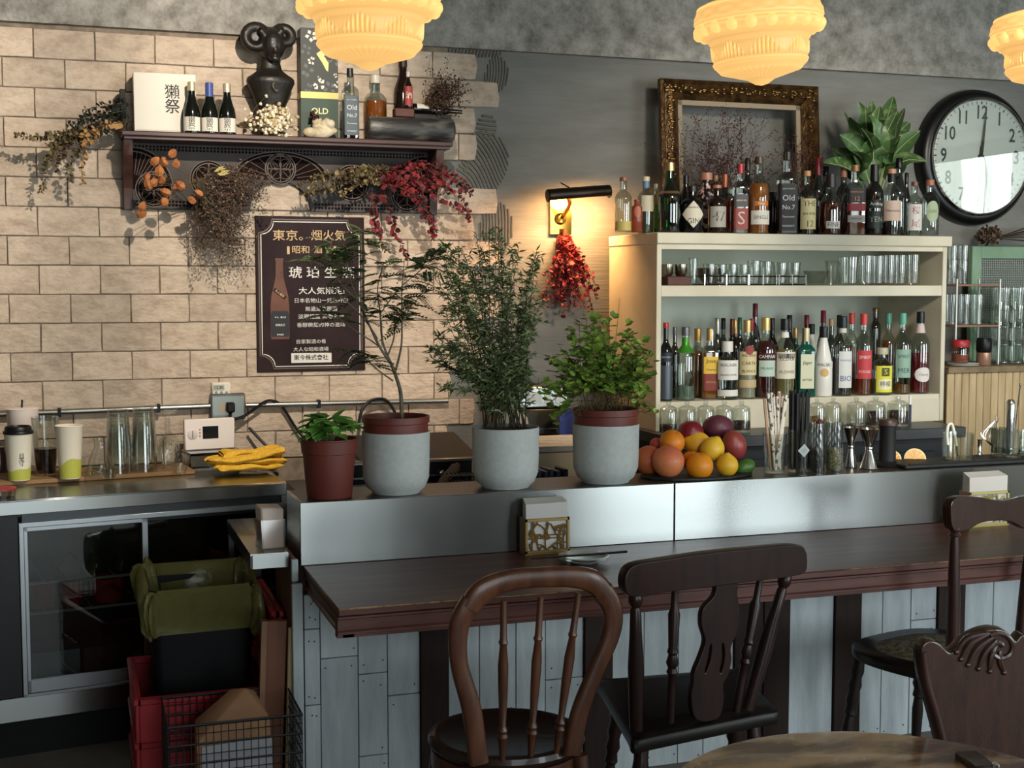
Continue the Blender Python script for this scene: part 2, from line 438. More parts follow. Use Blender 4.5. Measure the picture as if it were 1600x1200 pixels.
for a, b_, js in planks:
    x0, x1 = PY(a, 1000, FYP).x, PY(b_, 1000, FYP).x
    zs = [zt]+[PY((a+b_)/2, j, FYP).z for j in js]+[0]
    for i in range(len(zs)-1):
        g = .0012
        pl = MB().box(x0+g, x1-g, FYP-rng.uniform(0, .002), FYP+.014, zs[i+1]+g, zs[i]-g).build('plank', m_plank, front, world=True, bevel=.0015)
        nb = MB()
        for zz in (zs[i]-.03, zs[i+1]+.03):
            for xx in (x0+.018, x1-.018):
                if rng.random() < .75: nb.lathe([(.0028, 0), (.0028, .0006), (0, .0007)], 6, M=Matrix.Translation((xx+rng.uniform(-.006, .006), FYP-.0022, zz+rng.uniform(-.01, .01))) @ Matrix.Rotation(PI/2, 4, 'X'))
        if nb.v: tag(nb.build('nail_heads', m_knot, pl, world=True), kind='stuff')
for a, b_ in ((656, 700), (912, 956), (1146, 1190), (1191, 1232), (1302, 1343), (1462, 1504)):
    x0, x1 = PY(a, 1000, FYP).x, PY(b_, 1000, FYP).x
    MB().box(x0, x1, FYP-.012, FYP+.014, 0, zt).build('upright_board', m_post, front, world=True, bevel=.002)
# end board with white edge
m_ply = mat('brown_plywood', '#6b4630', .6, col2='#5a3a28', vs=5, stretch=(6, 6, .6))
endp = thing('bar_end_panel', 'brown plywood end panel with white painted front edges at the open bar end', 'panel', (BX0-.03, -1.4, 0))
MB().box(BX0-.03, BX0-.018, FYP+.003, -1.2, 0, .79).build('board', m_ply, endp, world=True)
MB().box(BX0-.034, BX0-.002, FYP-.016, FYP+.003, 0, .715).build('front_edge', m_plank, endp, world=True, bevel=.002)
MB().box(BX0-.034, BX0-.014, FYP-.012, FYP+.003, .722, .79).build('upper_edge', m_plank, endp, world=True, bevel=.002)
# ============================================================ plant helpers
def rv(r, a=1): return Vector((r.uniform(-a, a), r.uniform(-a, a), r.uniform(-a, a)))
def add_leaf(mb, p, d, n, L, W, fold=.2, droop=0, mi=0, rnd=False):
    p = Vector(p); a = Vector(d).normalized(); n = Vector(n)
    s = a.cross(n)
    if s.length < 1e-4: s = a.orthogonal()
    s.normalize(); n = s.cross(a)
    if rnd:
        v = [p, p+a*L*.2+s*W*.42, p+a*L*.6+s*W*.5, p+a*L, p+a*L*.6-s*W*.5, p+a*L*.2-s*W*.42, p+a*L*.5-n*fold*W]
        mb.add(v, [(0, 1, 6), (1, 2, 6), (2, 3, 6), (3, 4, 6), (4, 5, 6), (5, 0, 6)], mi)
    else:
        dz = Vector((0, 0, -droop*L))
        v = [p, p+a*L*.4+s*W*.5+n*fold*W+dz*.25, p+a*L+dz, p+a*L*.4-s*W*.5+n*fold*W+dz*.25, p+a*L*.45+dz*.25]
        mb.add(v, [(0, 1, 4), (1, 2, 4), (2, 3, 4), (3, 0, 4)], mi)
def sprig(leaves, stems, pts, r, n, L, W, rng, rnd=True, sr=.0012, t0=.05, mi=0, jit=.0, fold=.2):
    path = smooth_path(pts, 8)
    stems.tube(path, sr, 5)
    for i in range(n):
        t = t0+(1-t0)*i/max(1, n-1); k = min(int(t*(len(path)-1)), len(path)-2)
        p = path[k]; d = (path[k+1]-path[k]).normalized()
        side = d.cross(rv(rng)).normalized()
        q = (side*.9+d*.5).normalized()
        m_ = mi if not isinstance(mi, (list, tuple)) else rng.choice(mi)
        sz = rng.uniform(.75, 1.2)*(1-.45*t)
        add_leaf(leaves, p+side*jit*rng.random(), q, rv(rng), L*sz, W*sz, fold, mi=m_, rnd=rnd)

# ============================================================ wall shelf
m_shelf = mat('shelf_mahogany', '#4a2f2a', .4, col2='#3a2420', vs=6, stretch=(1, 8, 8))
m_slatep = mat('lattice_board', '#55514f', .8, col2='#454140', vs=6, spec=.1)
m_lace = mat('lattice_dark', '#1d1311', .9, spec=.05)
m_lacel = mat('lattice_ring', '#6e6660', .8, spec=.1)
SY = -.2; SHZ = 2.212
sx0, sx1 = .195, 1.516
shelf = thing('wall_shelf', 'dark mahogany wall shelf with pierced gothic arch panel on the brick wall', 'shelf', ((sx0+sx1)/2, -.1, 1.92))
MB().box(sx0, sx1, SY, -.006, SHZ-.02, SHZ).build('shelf_board', m_shelf, shelf, world=True, bevel=.004)
MB().box(sx0+.01, sx1-.01, SY+.012, -.006, SHZ-.03, SHZ-.02).build('under_trim', m_shelf, shelf, world=True)
for x in (.203, 1.452):
    b = MB(); poly = [(0, 0), (0, -.265), (.045, -.265), (.05, -.18), (.10, -.12), (.155, -.06), (.165, 0)]
    b.v = []; b.prism([(q, z) for q, z in poly], 0, .034)
    b.v = [(x+p[2], -.006-p[0], SHZ-.03+p[1]) for p in b.v]
    b.build('bracket', m_shelf, shelf, world=True, bevel=.002)
# back panel with arched cut-out, ornaments raised on it
zt, zb = SHZ-.03, 1.925
cx = PY(437, 300, 0).x
b = MB()
N_ = 24; cut = [(cx+.125*math.cos(PI-PI*i/N_), zb+.12*math.sin(PI*i/N_)) for i in range(N_+1)]
poly = [(.237, zt), (.237, zb)]+cut+[(1.452, zb), (1.452, zt)]
b.prism(poly, 0, .01); b.v = [(p[0], -.018-p[2], p[1]) for p in b.v]
b.build('pierced_panel', m_slatep, shelf, world=True)
yo = -.03
def ring(mb, x, z, r, t=.003, a0=0, a1=2*PI, sx=1, sz=1, n=28):
    mb.tube([(x+r*sx*math.cos(a0+(a1-a0)*i/n), yo, z+r*sz*math.sin(a0+(a1-a0)*i/n)) for i in range(n+1)], t, 5)
def rosette(x, z, r, arch=None):
    d = MB(); d.lathe([(r, 0), (r, .002), (0, .0022)], 28, M=Matrix.Translation((x, -.028, z)) @ Matrix.Rotation(PI/2, 4, 'X'))
    o = d.build('arch_opening', m_lace, shelf, world=True)
    k = MB()
    for rr in (r, r*.86): ring(k, x, z, rr)
    for i in range(8):
        a = i*PI/4; k.tube([(x+r*.2*math.cos(a), yo, z+r*.2*math.sin(a)), (x+r*.86*math.cos(a), yo, z+r*.86*math.sin(a))], .0014, 4)
    for i in range(4):
        a = i*PI/2+PI/4; ring(k, x+r*.42*math.cos(a), z+r*.42*math.sin(a), r*.36, .0015, n=14)
    tag(k.build('tracery', m_lacel, o, world=True), kind='stuff')
def big_arch(x, z, w_, h, a0=0, a1=PI):
    d = MB(); pts = [(x+w_*math.cos(a0+(a1-a0)*i/24), z+h*math.sin(a0+(a1-a0)*i/24)) for i in range(25)]
    if abs(a1-a0-PI) < .1: poly = pts
    else: poly = pts+[(x, z)]
    d.prism(poly, 0, .002); d.v = [(p[0], -.0275-p[2], p[1]) for p in d.v]
    o = d.build('arch_opening', m_lace, shelf, world=True)
    k = MB()
    for q in (1, .9): ring(k, x, z, 1, .003, a0, a1, w_*q, h*q)
    for i in range(1, 12):
        a = a0+(a1-a0)*i/12
        k.tube([(x+w_*.35*math.cos(a), yo, z+h*.35*math.sin(a)), (x+w_*.9*math.cos(a), yo, z+h*.9*math.sin(a))], .0013, 4)
    tag(k.build('tracery', m_lacel, o, world=True), kind='stuff')
big_arch(cx, zb+.125, .20, .115)
rosette(cx, 2.095, .062)
for px in (325, 548): q = PY(px, 272, 0); rosette(q.x, 2.045, .075)
big_arch(.24, 2.0, .155, .165, 0, PI/2); big_arch(1.448, 2.0, .165, .165, PI/2, PI)
rosette(.32, 2.0, .07); rosette(1.36, 2.0, .07)
k = MB()
for x0, x1, z in ((.25, 1.44, zt-.012), (.25, 1.44, zt-.024), (.25, cx-.14, zb+.014), (.25, cx-.14, zb+.028), (cx+.14, 1.44, zb+.014), (cx+.14, 1.44, zb+.028)):
    n = int((x1-x0)/.014)
    for i in range(n): k.box(x0+i*.014, x0+i*.014+.008, -.031, -.028, z-.004, z+.004)
tag(k.build('pierced_strip', m_lace, shelf, world=True), kind='stuff')

# ------------------------------------------------------------ goods on the wall shelf
def on_shelf(px, Y): return PY(px, 300, Y).x
# gift box with brush lettering
Y = -.115; x0, x1 = on_shelf(212, Y), on_shelf(309, Y)
q = thing('sake_gift_box', 'white sake gift box with black brush lettering on the wall shelf', 'box', ((x0+x1)/2, Y+.05, SHZ))
m_box = mat('white_card', '#d6d0c2', .6); m_ink = mat('black_ink', '#141210', .7)
zt_ = PY(212, 112, Y).z
bb = MB().box(x0, x1, Y, Y+.09, SHZ, zt_).build('carton', m_box, q, world=True, bevel=.002)
MB().box(x0+.006, x1-.004, Y-.0015, Y, SHZ+.012, SHZ+.014).build('lid_line', mat('card_line', '#b8b0a0', .7), bb, world=True)
v, f = text_geo('獺', .060, .0); b = MB().add(v, f, 0, facing((on_shelf(272, Y), Y-.001, PY(272, 145, Y).z)))
v, f = text_geo('祭', .060, .0003); b.add(v, f, 0, facing((on_shelf(272, Y), Y-.001, PY(272, 168, Y).z)))
b.build('lettering', m_ink, bb, world=True)
q2 = tag(MB().box(on_shelf(190, -.06), on_shelf(199, -.06), -.1, -.03, SHZ, PY(195, 141, -.06).z).build('dark_box', mat('dark_card', '#1f1c18', .7), bevel=.002), 'narrow black box peeking out left of the white gift box', 'box')

def sake_bottle(px, cap, label, cid):
    Y = -.16; s = MPP((on_shelf(px, Y), Y, 2.3)); r = 13.2*s
    q = thing('sake_bottle', label, 'bottle', (on_shelf(px, Y), Y, SHZ), R_(-6), 'small sake bottles before the gift box')
    prof = [(0, 0), (r*.96, 0), (r, .006), (r, .075), (r*.92, .095), (r*.62, .125), (r*.43, .15), (r*.40, .188), (0, .188)]
    MB().lathe(prof, 20).build('glass_body', mat('dark_green_glass', '#0d120c', .12, coat=.5), q)
    MB().lathe([(r*.47, .165-.02*(cid == 1)), (r*.47, .198), (r*.40, .2), (0, .2)], 16).build('cap', mat('cap_'+cap, cap, .35, .6 if cid != 1 else 0), q)
    lb = MB().lathe([(r*1.015, .008), (r*1.015, .062)], 14, a0=R_(-160), a1=R_(-20)).build('label', m_box, q)
    b = MB()
    for ch, z in (('獺', .047), ('祭', .023)):
        v, f = text_geo(ch, .028, .0)
        b.add([((r*1.03)*math.sin(p[0]/r), -(r*1.03)*math.cos(p[0]/r), z+p[1]) for p in v], f)
    b.build('lettering', m_ink, lb)
sake_bottle(302, '#d9cba0', 'small dark sake bottle with pale gold cap nearest the white gift box', 0)
sake_bottle(329.5, '#3d4f8f', 'small dark sake bottle with blue foil cap', 1)
sake_bottle(357, '#d8ccab', 'small dark sake bottle with pale cap beside the dried white flowers', 2)

# black bust with curled hair
Y = -.10; bx = on_shelf(425, Y); s = MPP((bx, Y, 2.4))
q = thing('bust_sculpture', 'black bust sculpture with large curled horns of hair on the wall shelf', 'sculpture', (bx, Y, SHZ))
b = MB()
H = (205-28)*s
def zz(py): return (205-py)*s
b.lathe([(0, 0), (.045, 0), (.05, .02), (.035, .04), (.04, .06)], 20, sy=.8)
tor = [(.03, .05), (.040, zz(175)), (.052, zz(160)), (.075, zz(138)), (.098, zz(119)), (.094, zz(113)), (.07, zz(107)), (.047, zz(100)), (.041, zz(90)), (.040, zz(78)), (.02, zz(70))]
b.lathe([(0, .045)]+tor+[(0, zz(69))], 24, sy=.62)
b.ball((.006, -.012, zz(62)), .062, 18, 12, sc=(.86, .95, 1.1))
b.ball((.012, -.055, zz(72)), .02, 10, 8, sc=(.6, .9, 1)); b.ball((.012, -.045, zz(85)), .025, 10, 8, sc=(.9, .8, .7))
for sg, cxp, cyp, rr in ((-1, 402, 54, .052), (1, 446, 49, .038)):
    hx, hz = (cxp-425)*s, zz(cyp)
    pts = [(hx+rr*.95*math.cos(a)*(1-.32*a/(2*PI))*sg*-1, -.012*a/2-.0, hz+rr*.95*math.sin(a)*(1-.32*a/(2*PI))) for a in [i*PI/8 for i in range(-2, 20)]]
    b.tube(pts, [.027-.0006*i for i in range(len(pts))], 10); b.ball((hx, -.004, hz), rr*1.02, 14, 10, sc=(1, .42, 1))
b.ball((0, .0, zz(45)), .03, 12, 8)
o = b.build('figure', mat('black_bronze', '#15120f', .42, col2='#221d18', vs=14, bump=.1, bs=60), q)
md = o.modifiers.new('fuse', 'REMESH'); md.mode = 'VOXEL'; md.voxel_size = .0045; md.use_smooth_shade = True
b = MB(); pz = zz(128)
for i in range(9):
    a = i*.7; b.ball((.006*math.cos(a)+.002*i-.004, -.07, pz+.006*math.sin(a)-.003*i+.01), .004, 8, 6)
b.build('brooch', mat('old_silver', '#b8ae90', .3, 1), q)

# tall printed carton
Y = -.098; x0, x1 = on_shelf(472, Y), on_shelf(530, Y); z1 = PY(472, 43, Y).z
q = thing('whisky_carton', 'tall dark floral carton with a gold band and green base on the wall shelf', 'box', ((x0+x1)/2, Y+.05, SHZ))
cb = MB().box(x0, x1, Y, Y+.085, SHZ, z1).build('carton', mat('carton_dark', '#23261f', .5), q, world=True, bevel=.001)
zb1, zb2 = PY(500, 154, Y).z, PY(500, 144, Y).z
MB().box(x0-.0006, x1+.0006, Y-.0008, Y+.085, SHZ+.001, zb1).build('green_base', mat('carton_green', '#1f3b2a', .5), cb, world=True)
MB().box(x0-.0008, x1+.0008, Y-.001, Y+.085, zb1, zb2).build('gold_band', mat('carton_gold', '#a99b5c', .4, .4), cb, world=True)
v, f = text_geo('OLD', .034, .0004); MB().add(v, f, 0, facing(((x0+x1)/2, Y-.0018, PY(500, 174, Y).z))).build('lettering', mat('gold_print', '#c9bd86', .4, .3), cb, world=True)
fl = MB(); rr = random.Random(5)
mw = mat('print_white', '#cfcac0', .6); mg = mat('print_grey', '#5c6160', .6); my = mat('print_yellow', '#d8cf86', .6)
def bloom(px, py, r, mi, n=5):
    c = PY(px, py, Y-.0012)
    for i in range(n):
        a = 2*PI*i/n+rr.random(); p_ = c+Vector((math.cos(a)*r*.25, 0, math.sin(a)*r*.25)); e = c+Vector((math.cos(a)*r, 0, math.sin(a)*r)); sd = Vector((-math.sin(a), 0, math.cos(a)))*r*.33; m = (p_+e)/2
        fl.add([p_, m+sd, e, m-sd], [(0, 1, 2, 3)], mi)
for px, py, r in ((486, 56, .026), (497, 120, .005), (497, 69, .010), (505, 62, .011), (499, 132, .028), (519, 55, .012), (524, 118, .010), (527, 132, .016), (487, 95, .018)): bloom(px, py, r, 0)
for px, py, r in ((480, 110, .03), (515, 138, .03), (478, 78, .025), (522, 95, .028), (482, 138, .022), (510, 76, .02)): bloom(px, py, r, 1, 4)
c = PY(502, 96, Y-.0014)
fl.add([c+Vector(k) for k in ((-.02, 0, .03), (.0, 0, .045), (.022, 0, .035), (.012, 0, .022), (.03, 0, -.005), (.028, 0, -.04), (.02, 0, -.035), (.004, 0, -.005))], [(0, 1, 2, 3), (0, 3, 4, 7), (7, 4, 5, 6)], 2)
fl.v = [(max(x0+.001, min(x1-.001, a)), b_, max(zb2+.002, min(z1-.002, c_))) for a, b_, c_ in fl.v]
tag(fl.build('printed_flowers', [mw, mg, my], cb, world=True), kind='stuff')

# rock with dried rose
Y = -.155; x = on_shelf(505, Y)
b = MB(); rr = random.Random(9)
for i in range(16):
    a = rr.uniform(0, 2*PI); d = rr.uniform(0, .06); b.ball((math.cos(a)*d*1.3, math.sin(a)*d*.45, .014+rr.uniform(0, .02)), rr.uniform(.018, .032), 10, 7, sc=(1.2, .7, .7))
for i in range(9): b.ball((rr.uniform(-.03, .05), rr.uniform(-.01, .02), .05+rr.uniform(0, .022)), rr.uniform(.012, .02), 10, 7)
b.v = [(p[0], p[1], max(0, p[2])) for p in b.v]
o = tag(b.build('coral_rock', mat('pale_rock', '#cfc3aa', .8, col2='#a99877', vs=25, bump=.4, bs=50)), 'pale lumpy rock in front of the floral carton on the wall shelf', 'rock'); o.location = (x, Y, SHZ)
md = o.modifiers.new('fuse', 'REMESH'); md.mode = 'VOXEL'; md.voxel_size = .004; md.use_smooth_shade = True
def petals(name, c, r, m, label, n=16, cat='flower'):
    b = MB(); rr = random.Random(int(c[0]*1000))
    for i in range(n):
        d = rv(rr).normalized(); add_leaf(b, Vector(c)+d*r*.25, d, rv(rr), r*.9, r*.9, .3, rnd=True)
    return tag(b.build(name, m), label, cat)
o = petals('dried_rose', (on_shelf(491, -.13), -.155, SHZ+.088), .022, mat('dark_rose', '#3a1014', .8), 'dark red dried rose resting on the pale rock')

# whisky and other bottles at the right end of the shelf are built with the bar bottles below
# mottled log, wooden block, lying bottle
Y = -.145; xl, xr = on_shelf(576, Y), on_shelf(708, Y); r = 19*MPP((xl, Y, 2.2))
lg = thing('mottled_log', 'dark mottled cylindrical log lying at the right end of the wall shelf', 'log', ((xl+xr)/2, Y, SHZ))
m_log = mat('mottled_bark', '#2b2b2a', .45, col2='#7d7a70', vs=9, stretch=(.7, 2.5, 2.5), contrast=(.44, .72), bump=.2, bs=30)
b = MB(); M = Matrix.Translation((xl, Y, SHZ+r)) @ Matrix.Rotation(PI/2, 4, 'Y')
Lh = xr-xl
b.lathe([(0, 0), (r*.9, 0), (r, .01), (r*.96, Lh*.3), (r*1.0, Lh*.5), (r*.95, Lh*.8), (r*.98, Lh-.008), (r*.85, Lh), (0, Lh)], 26, M=M)
b.build('log_body', m_log, lg, world=True)
MB().lathe([(r*.6, -.002), (r*.6, .001), (0, .001)], 20, M=M).build('end_grain', mat('log_end', '#4a4238', .8), lg, world=True)
lz = SHZ+2*r
o = tag(MB().box(on_shelf(646, -.09), on_shelf(704, -.09), -.11, -.06, lz-.012, lz+.022).build('dark_slab', mat('dark_slab', '#2a2724', .7, col2='#3a3630', vs=10), bevel=.004), 'dark flat slab lying behind the mottled log under the fallen bottle', 'slab')
o = tag(MB().box(on_shelf(616, -.14), on_shelf(646, -.14), -.165, -.115, lz-.001, lz+.034).build('wooden_block', mat('red_brown_wood', '#5a2f20', .6, col2='#47241a', vs=8), bevel=.003), 'small red brown wooden block standing on the mottled log', 'block')
Yb = -.09; zc = lz+.022+.0225
q = thing('lying_sake_bottle', 'dark sake bottle lying on its side above the mottled log', 'bottle', (on_shelf(646, Yb), Yb, lz+.022))
M = Matrix.Translation((on_shelf(646, Yb), Yb, zc)) @ Matrix.Rotation(PI/2+.03, 4, 'Y'); Lb = on_shelf(722, Yb)-on_shelf(646, Yb); r = .0225
MB().lathe([(0, 0), (r*.95, 0), (r, .005), (r, Lb*.5), (r*.8, Lb*.62), (r*.45, Lb*.75), (r*.38, Lb), (0, Lb)], 20, M=M).build('glass_body', mat('black_glass', '#0a0707', .12, coat=.5), q, world=True)
MB().lathe([(r*1.02, Lb*.06), (r*1.02, Lb*.3)], 14, M=M, a0=PI/2+.6, a1=PI*1.5).build('label', m_box, q, world=True)

# ------------------------------------------------------------ dried bunches
def bunch(name, label, loc, cat='dried flowers'): return thing(name, label, cat, loc)
m_stem = mat('dry_stem', '#5a4a2e', .8)
# white statice on the shelf
rr = random.Random(21); Y = -.17
c0 = PY(378, 196, Y); q = bunch('dried_white_flowers', 'bunch of dried white flowers lying before the black bust', c0)
st = MB(); fl = MB()
for i in range(330):
    t = PY(rr.gauss(427, 14), rr.gauss(188, 12), Y+rr.uniform(-.035, .03))
    if t.z < SHZ-.012: t.z = SHZ+.01
    if i < 60: st.tube(smooth_path([c0+rv(rr, .012), (c0+t)/2+rv(rr, .012), t], 3), .0009, 4)
    fl.ball(t, rr.uniform(.0055, .0095), 6, 4, bumpy=.2, rng=rr, mi=rr.choice((0, 0, 1)))
tag(st.build('stems', m_stem, q, world=True), kind='stuff')
tag(fl.build('flower_heads', [mat('dry_white', '#ddd0b4', .8), mat('dry_cream', '#b8a47c', .8)], q, world=True), kind='stuff')

def eucalyptus(name, label, root, sprigs, mats, L, W, seed, n=34, mi=None, stem=None):
    rr = random.Random(seed); q = bunch(name, label, root)
    lv, st = MB(), MB()
    for pts in sprigs:
        k = pts[0] if isinstance(pts[0], int) else None
        if k is not None: pts = pts[1:]
        P = [PY(*p) for p in pts]
        ln = sum((P[i+1]-P[i]).length for i in range(len(P)-1))
        sprig(lv, st, P, 0, max(6, int(n*ln/.3)), L, W, rr, True, mi=(k if k is not None else (mi or tuple(range(len(mats))))), jit=.004)
    tag(st.build('stems', stem or m_stem, q, world=True), kind='stuff')
    tag(lv.build('leaves', mats, q, world=True), kind='stuff')
    return q
dk = mat('dry_dark_green', '#1d221c', .8); ol = mat('dry_olive', '#5d5133', .8); tn = mat('dry_tan', '#a07a4c', .8); br = mat('dry_brown', '#4b3722', .8)
eucalyptus('dried_eucalyptus', 'dried eucalyptus branches, dark green and tan, spilling off the left shelf end', PY(198, 195, -.1),
   [(0, (200, 168, -.1), (150, 178, -.13), (102, 196, -.15)), (0, (200, 178, -.1), (150, 190, -.13), (112, 200, -.15)), (0, (200, 190, -.1), (160, 196, -.12), (118, 205, -.14)), (0, (196, 160, -.1), (165, 165, -.12), (128, 172, -.13)), (0, (198, 172, -.12), (160, 180, -.15), (125, 186, -.16)),
    (1, (196, 195, -.12), (110, 205, -.17), (60, 214, -.18), (23, 211, -.16)), (1, (150, 200, -.12), (95, 212, -.16), (45, 214, -.17)), (1, (120, 208, -.15), (85, 235, -.16), (70, 265, -.15), (64, 302, -.12)), (3, (130, 208, -.15), (95, 225, -.14), (78, 255, -.12)), (3, (110, 210, -.15), (100, 235, -.14), (88, 270, -.13)),
    (1, (140, 205, -.14), (118, 235, -.15), (108, 270, -.14), (112, 285, -.14)), (2, (198, 191, -.14), (165, 195, -.17), (135, 208, -.17), (130, 225, -.17)), (2, (150, 202, -.16), (135, 230, -.17), (128, 260, -.17), (130, 288, -.16)), (3, (125, 210, -.14), (110, 225, -.15), (85, 228, -.16)), (1, (110, 208, -.16), (90, 222, -.17), (72, 228, -.17)), (0, (165, 200, -.15), (140, 215, -.14), (128, 228, -.14)),
    (3, (120, 206, -.13), (105, 220, -.13), (96, 250, -.11)), (1, (105, 212, -.15), (82, 240, -.15), (70, 250, -.14))],
   [dk, ol, tn, br], .025, .023, 31, n=56)
# lantern pods and grass
pods = [(269, 240), (242, 252), (257, 253), (275, 256), (249, 268), (230, 276), (240, 285), (252, 281), (259, 300), (276, 292), (311, 302), (300, 313), (257, 316), (222, 323), (221, 335), (232, 288), (282, 290)]
rr = random.Random(4); base = PY(300, 290, -.22)
q = bunch('dried_lantern_pods', 'dried bouquet with orange lantern pods hanging below the left of the shelf', base)
st = MB()
m_pod = mat('lantern_orange', '#b0713f', .75, col2='#8a4f2b', vs=30)
b = MB(); b.lathe([(0, -.02), (.010, -.016), (.0165, -.004), (.014, .010), (.006, .019), (0, .023)], 5)
pm = b.mesh('lantern_pod', m_pod, smooth=20)
kn = PY(312, 285, -.2)
for px, py in pods:
    t = PY(px, py, -.22+rr.uniform(-.03, .05))
    st.tube(smooth_path([kn+rv(rr, .01), (kn*.5+t*.5)+rv(rr, .012), t], 4), .001, 4)
    link('lantern_pod', pm, q, tuple(t-base), (rr.uniform(-1, 1), rr.uniform(-1, 1), rr.uniform(0, 6)), [rr.uniform(.85, 1.15)]*3)
tag(st.build('stems', m_stem, q, world=True), kind='stuff')
# brown grass bouquet
q = bunch('dried_grass_bouquet', 'brown dried grass and heather bouquet hanging upside down beside the sign', PY(310, 280, -.2))
st, fl = MB(), MB()
for i in range(210):
    u = rr.random()
    if u < .72: e = PY(rr.gauss(362, 26), rr.gauss(358, 38), -.14+rr.uniform(-.09, .09))
    else: e = PY(rr.gauss(385, 22), rr.gauss(290, 18), -.14+rr.uniform(-.09, .09))
    o_ = kn+rv(rr, .012); m_ = o_*.45+e*.55+rv(rr, .015)
    path = smooth_path([o_, m_, e], 5); st.tube(path, [.0013-.0009*k/(len(path)-1) for k in range(len(path))], 3)
    for k in range(30):
        p = path[int(len(path)*(.35+.65*rr.random()**.7)-1)]+rv(rr, .014)
        add_leaf(fl, p, rv(rr), rv(rr), rr.uniform(.009, .017), .006, .2, mi=rr.choice((0, 0, 1, 2)))
tag(st.build('stems', mat('grass_stem', '#5d5340', .8), q, world=True), kind='stuff')
tag(fl.build('seed_heads', [mat('heather_brown', '#5d4436', .85), mat('heather_grey', '#7b6a58', .85), mat('heather_dark', '#3c2b22', .85)], q, world=True), kind='stuff')
b = MB()
for i in range(7): add_leaf(b, PY(330+rr.uniform(0, 18), 268+rr.uniform(-6, 6), -.23), (1, -.3, rr.uniform(-.4, .6)), (0, -1, .3), .035, .012, .1)
tag(b.build('pale_leaves', mat('pale_husk', '#a89a5a', .7), q, world=True), kind='stuff')
# olive and red eucalyptus under the right half
oc = mat('dry_khaki', '#8b7a50', .8); rd = mat('red_leaf', '#6b1f27', .7); rd2 = mat('red_leaf_dark', '#43131a', .7); rd3 = mat('red_leaf_bright', '#8a2b30', .7)
eucalyptus('dried_khaki_eucalyptus', 'khaki dried eucalyptus sprays below the middle of the shelf', PY(600, 275, -.15),
   [((612, 270, -.12), (560, 268, -.18), (500, 280, -.2), (462, 290, -.2)), ((612, 275, -.12), (540, 278, -.17), (480, 298, -.19)), ((610, 268, -.12), (570, 265, -.16), (520, 270, -.18), (485, 278, -.18)), ((600, 280, -.14), (555, 290, -.17), (530, 305, -.17)), ((600, 278, -.1), (540, 285, -.13), (500, 300, -.13), (470, 305, -.14)), ((605, 265, -.12), (575, 262, -.15), (545, 270, -.16))],
   [oc, ol, br], .024, .023, 12, n=62)
eucalyptus('dried_red_eucalyptus', 'dark red dried eucalyptus branches hanging below the right end of the shelf', PY(640, 275, -.15),
   [((610, 285, -.12), (660, 262, -.2), (705, 282, -.22), (738, 305, -.2)), ((610, 280, -.12), (650, 255, -.2), (700, 268, -.2), (738, 300, -.18)), ((600, 285, -.15), (660, 285, -.22), (715, 300, -.22), (735, 348, -.2)), ((590, 285, -.16), (640, 300, -.23), (665, 340, -.23), (678, 375, -.2)),
    ((580, 300, -.14), (585, 340, -.17), (592, 365, -.17), (603, 392, -.16)), ((600, 300, -.15), (612, 345, -.2), (625, 380, -.2), (638, 405, -.2)), ((620, 285, -.15), (655, 310, -.22), (675, 345, -.22), (680, 368, -.2)), ((610, 270, -.14), (645, 262, -.2), (680, 275, -.2), (700, 305, -.2)), ((620, 275, -.16), (650, 290, -.22), (690, 310, -.22), (735, 335, -.2)), ((600, 275, -.14), (630, 290, -.2), (650, 315, -.2)), ((590, 270, -.14), (640, 268, -.2), (670, 288, -.2)), ((600, 285, -.16), (640, 280, -.22), (690, 290, -.22))],
   [rd, rd2, rd3], .030, .033, 14, n=44)
# dried dark heather at the shelf end
rr = random.Random(77); q = bunch('dried_dark_heather', 'small dark brown dried bouquet at the right end of the wall shelf', PY(668, 165, -.12)); st, fl = MB(), MB()
o_ = PY(660, 168, -.1)
for i in range(90):
    e = PY(rr.gauss(702, 14), rr.gauss(146, 17), -.12+rr.uniform(-.05, .05)); path = smooth_path([o_, (o_+e)/2+rv(rr, .01), e], 4); st.tube(path, .0009, 3)
    for k in range(14): add_leaf(fl, path[rr.randint(3, 8)]+rv(rr, .012), rv(rr), rv(rr), .012, .008, .2, mi=rr.randint(0, 1))
tag(st.build('stems', m_stem, q, world=True), kind='stuff'); tag(fl.build('seed_heads', [mat('heather_red', '#3f2522', .85), MATS['heather_brown']], q, world=True), kind='stuff')
# red bunch hanging under the picture lamp
top = PY(882, 368, -.03); q = bunch('hanging_red_bunch', 'bright red dried eucalyptus bunch hanging upside down below the brass lamp', top)
lv, st = MB(), MB(); rr = random.Random(15)
for i in range(44):
    e = PY(884+rr.gauss(8, 28), rr.uniform(430, 500), -.04-rr.uniform(0, .1)); e.x = min(e.x, 2.20); m_ = top*.55+e*.45+Vector((rr.uniform(-.03, .03), -.02, -.01))
    sprig(lv, st, [top+Vector((rr.uniform(-.004, .004), 0, .0)), top*.8+m_*.2+Vector((0, 0, -.02)), m_, e], 0, 26, .034, .036, rr, True, t0=.12, mi=(0, 1, 2), jit=.004)
st.tube([top+Vector((.002, 0, .03)), top, top-Vector((0, 0, .05))], .009, 8)
tag(st.build('stems', mat('red_stem', '#4a2118', .8), q, world=True), kind='stuff')
tag(lv.build('leaves', [mat('red_bright', '#9c2a26', .65), mat('red_mid', '#7a1c22', .65), mat('red_deep', '#4a1018', .65)], q, world=True), kind='stuff')

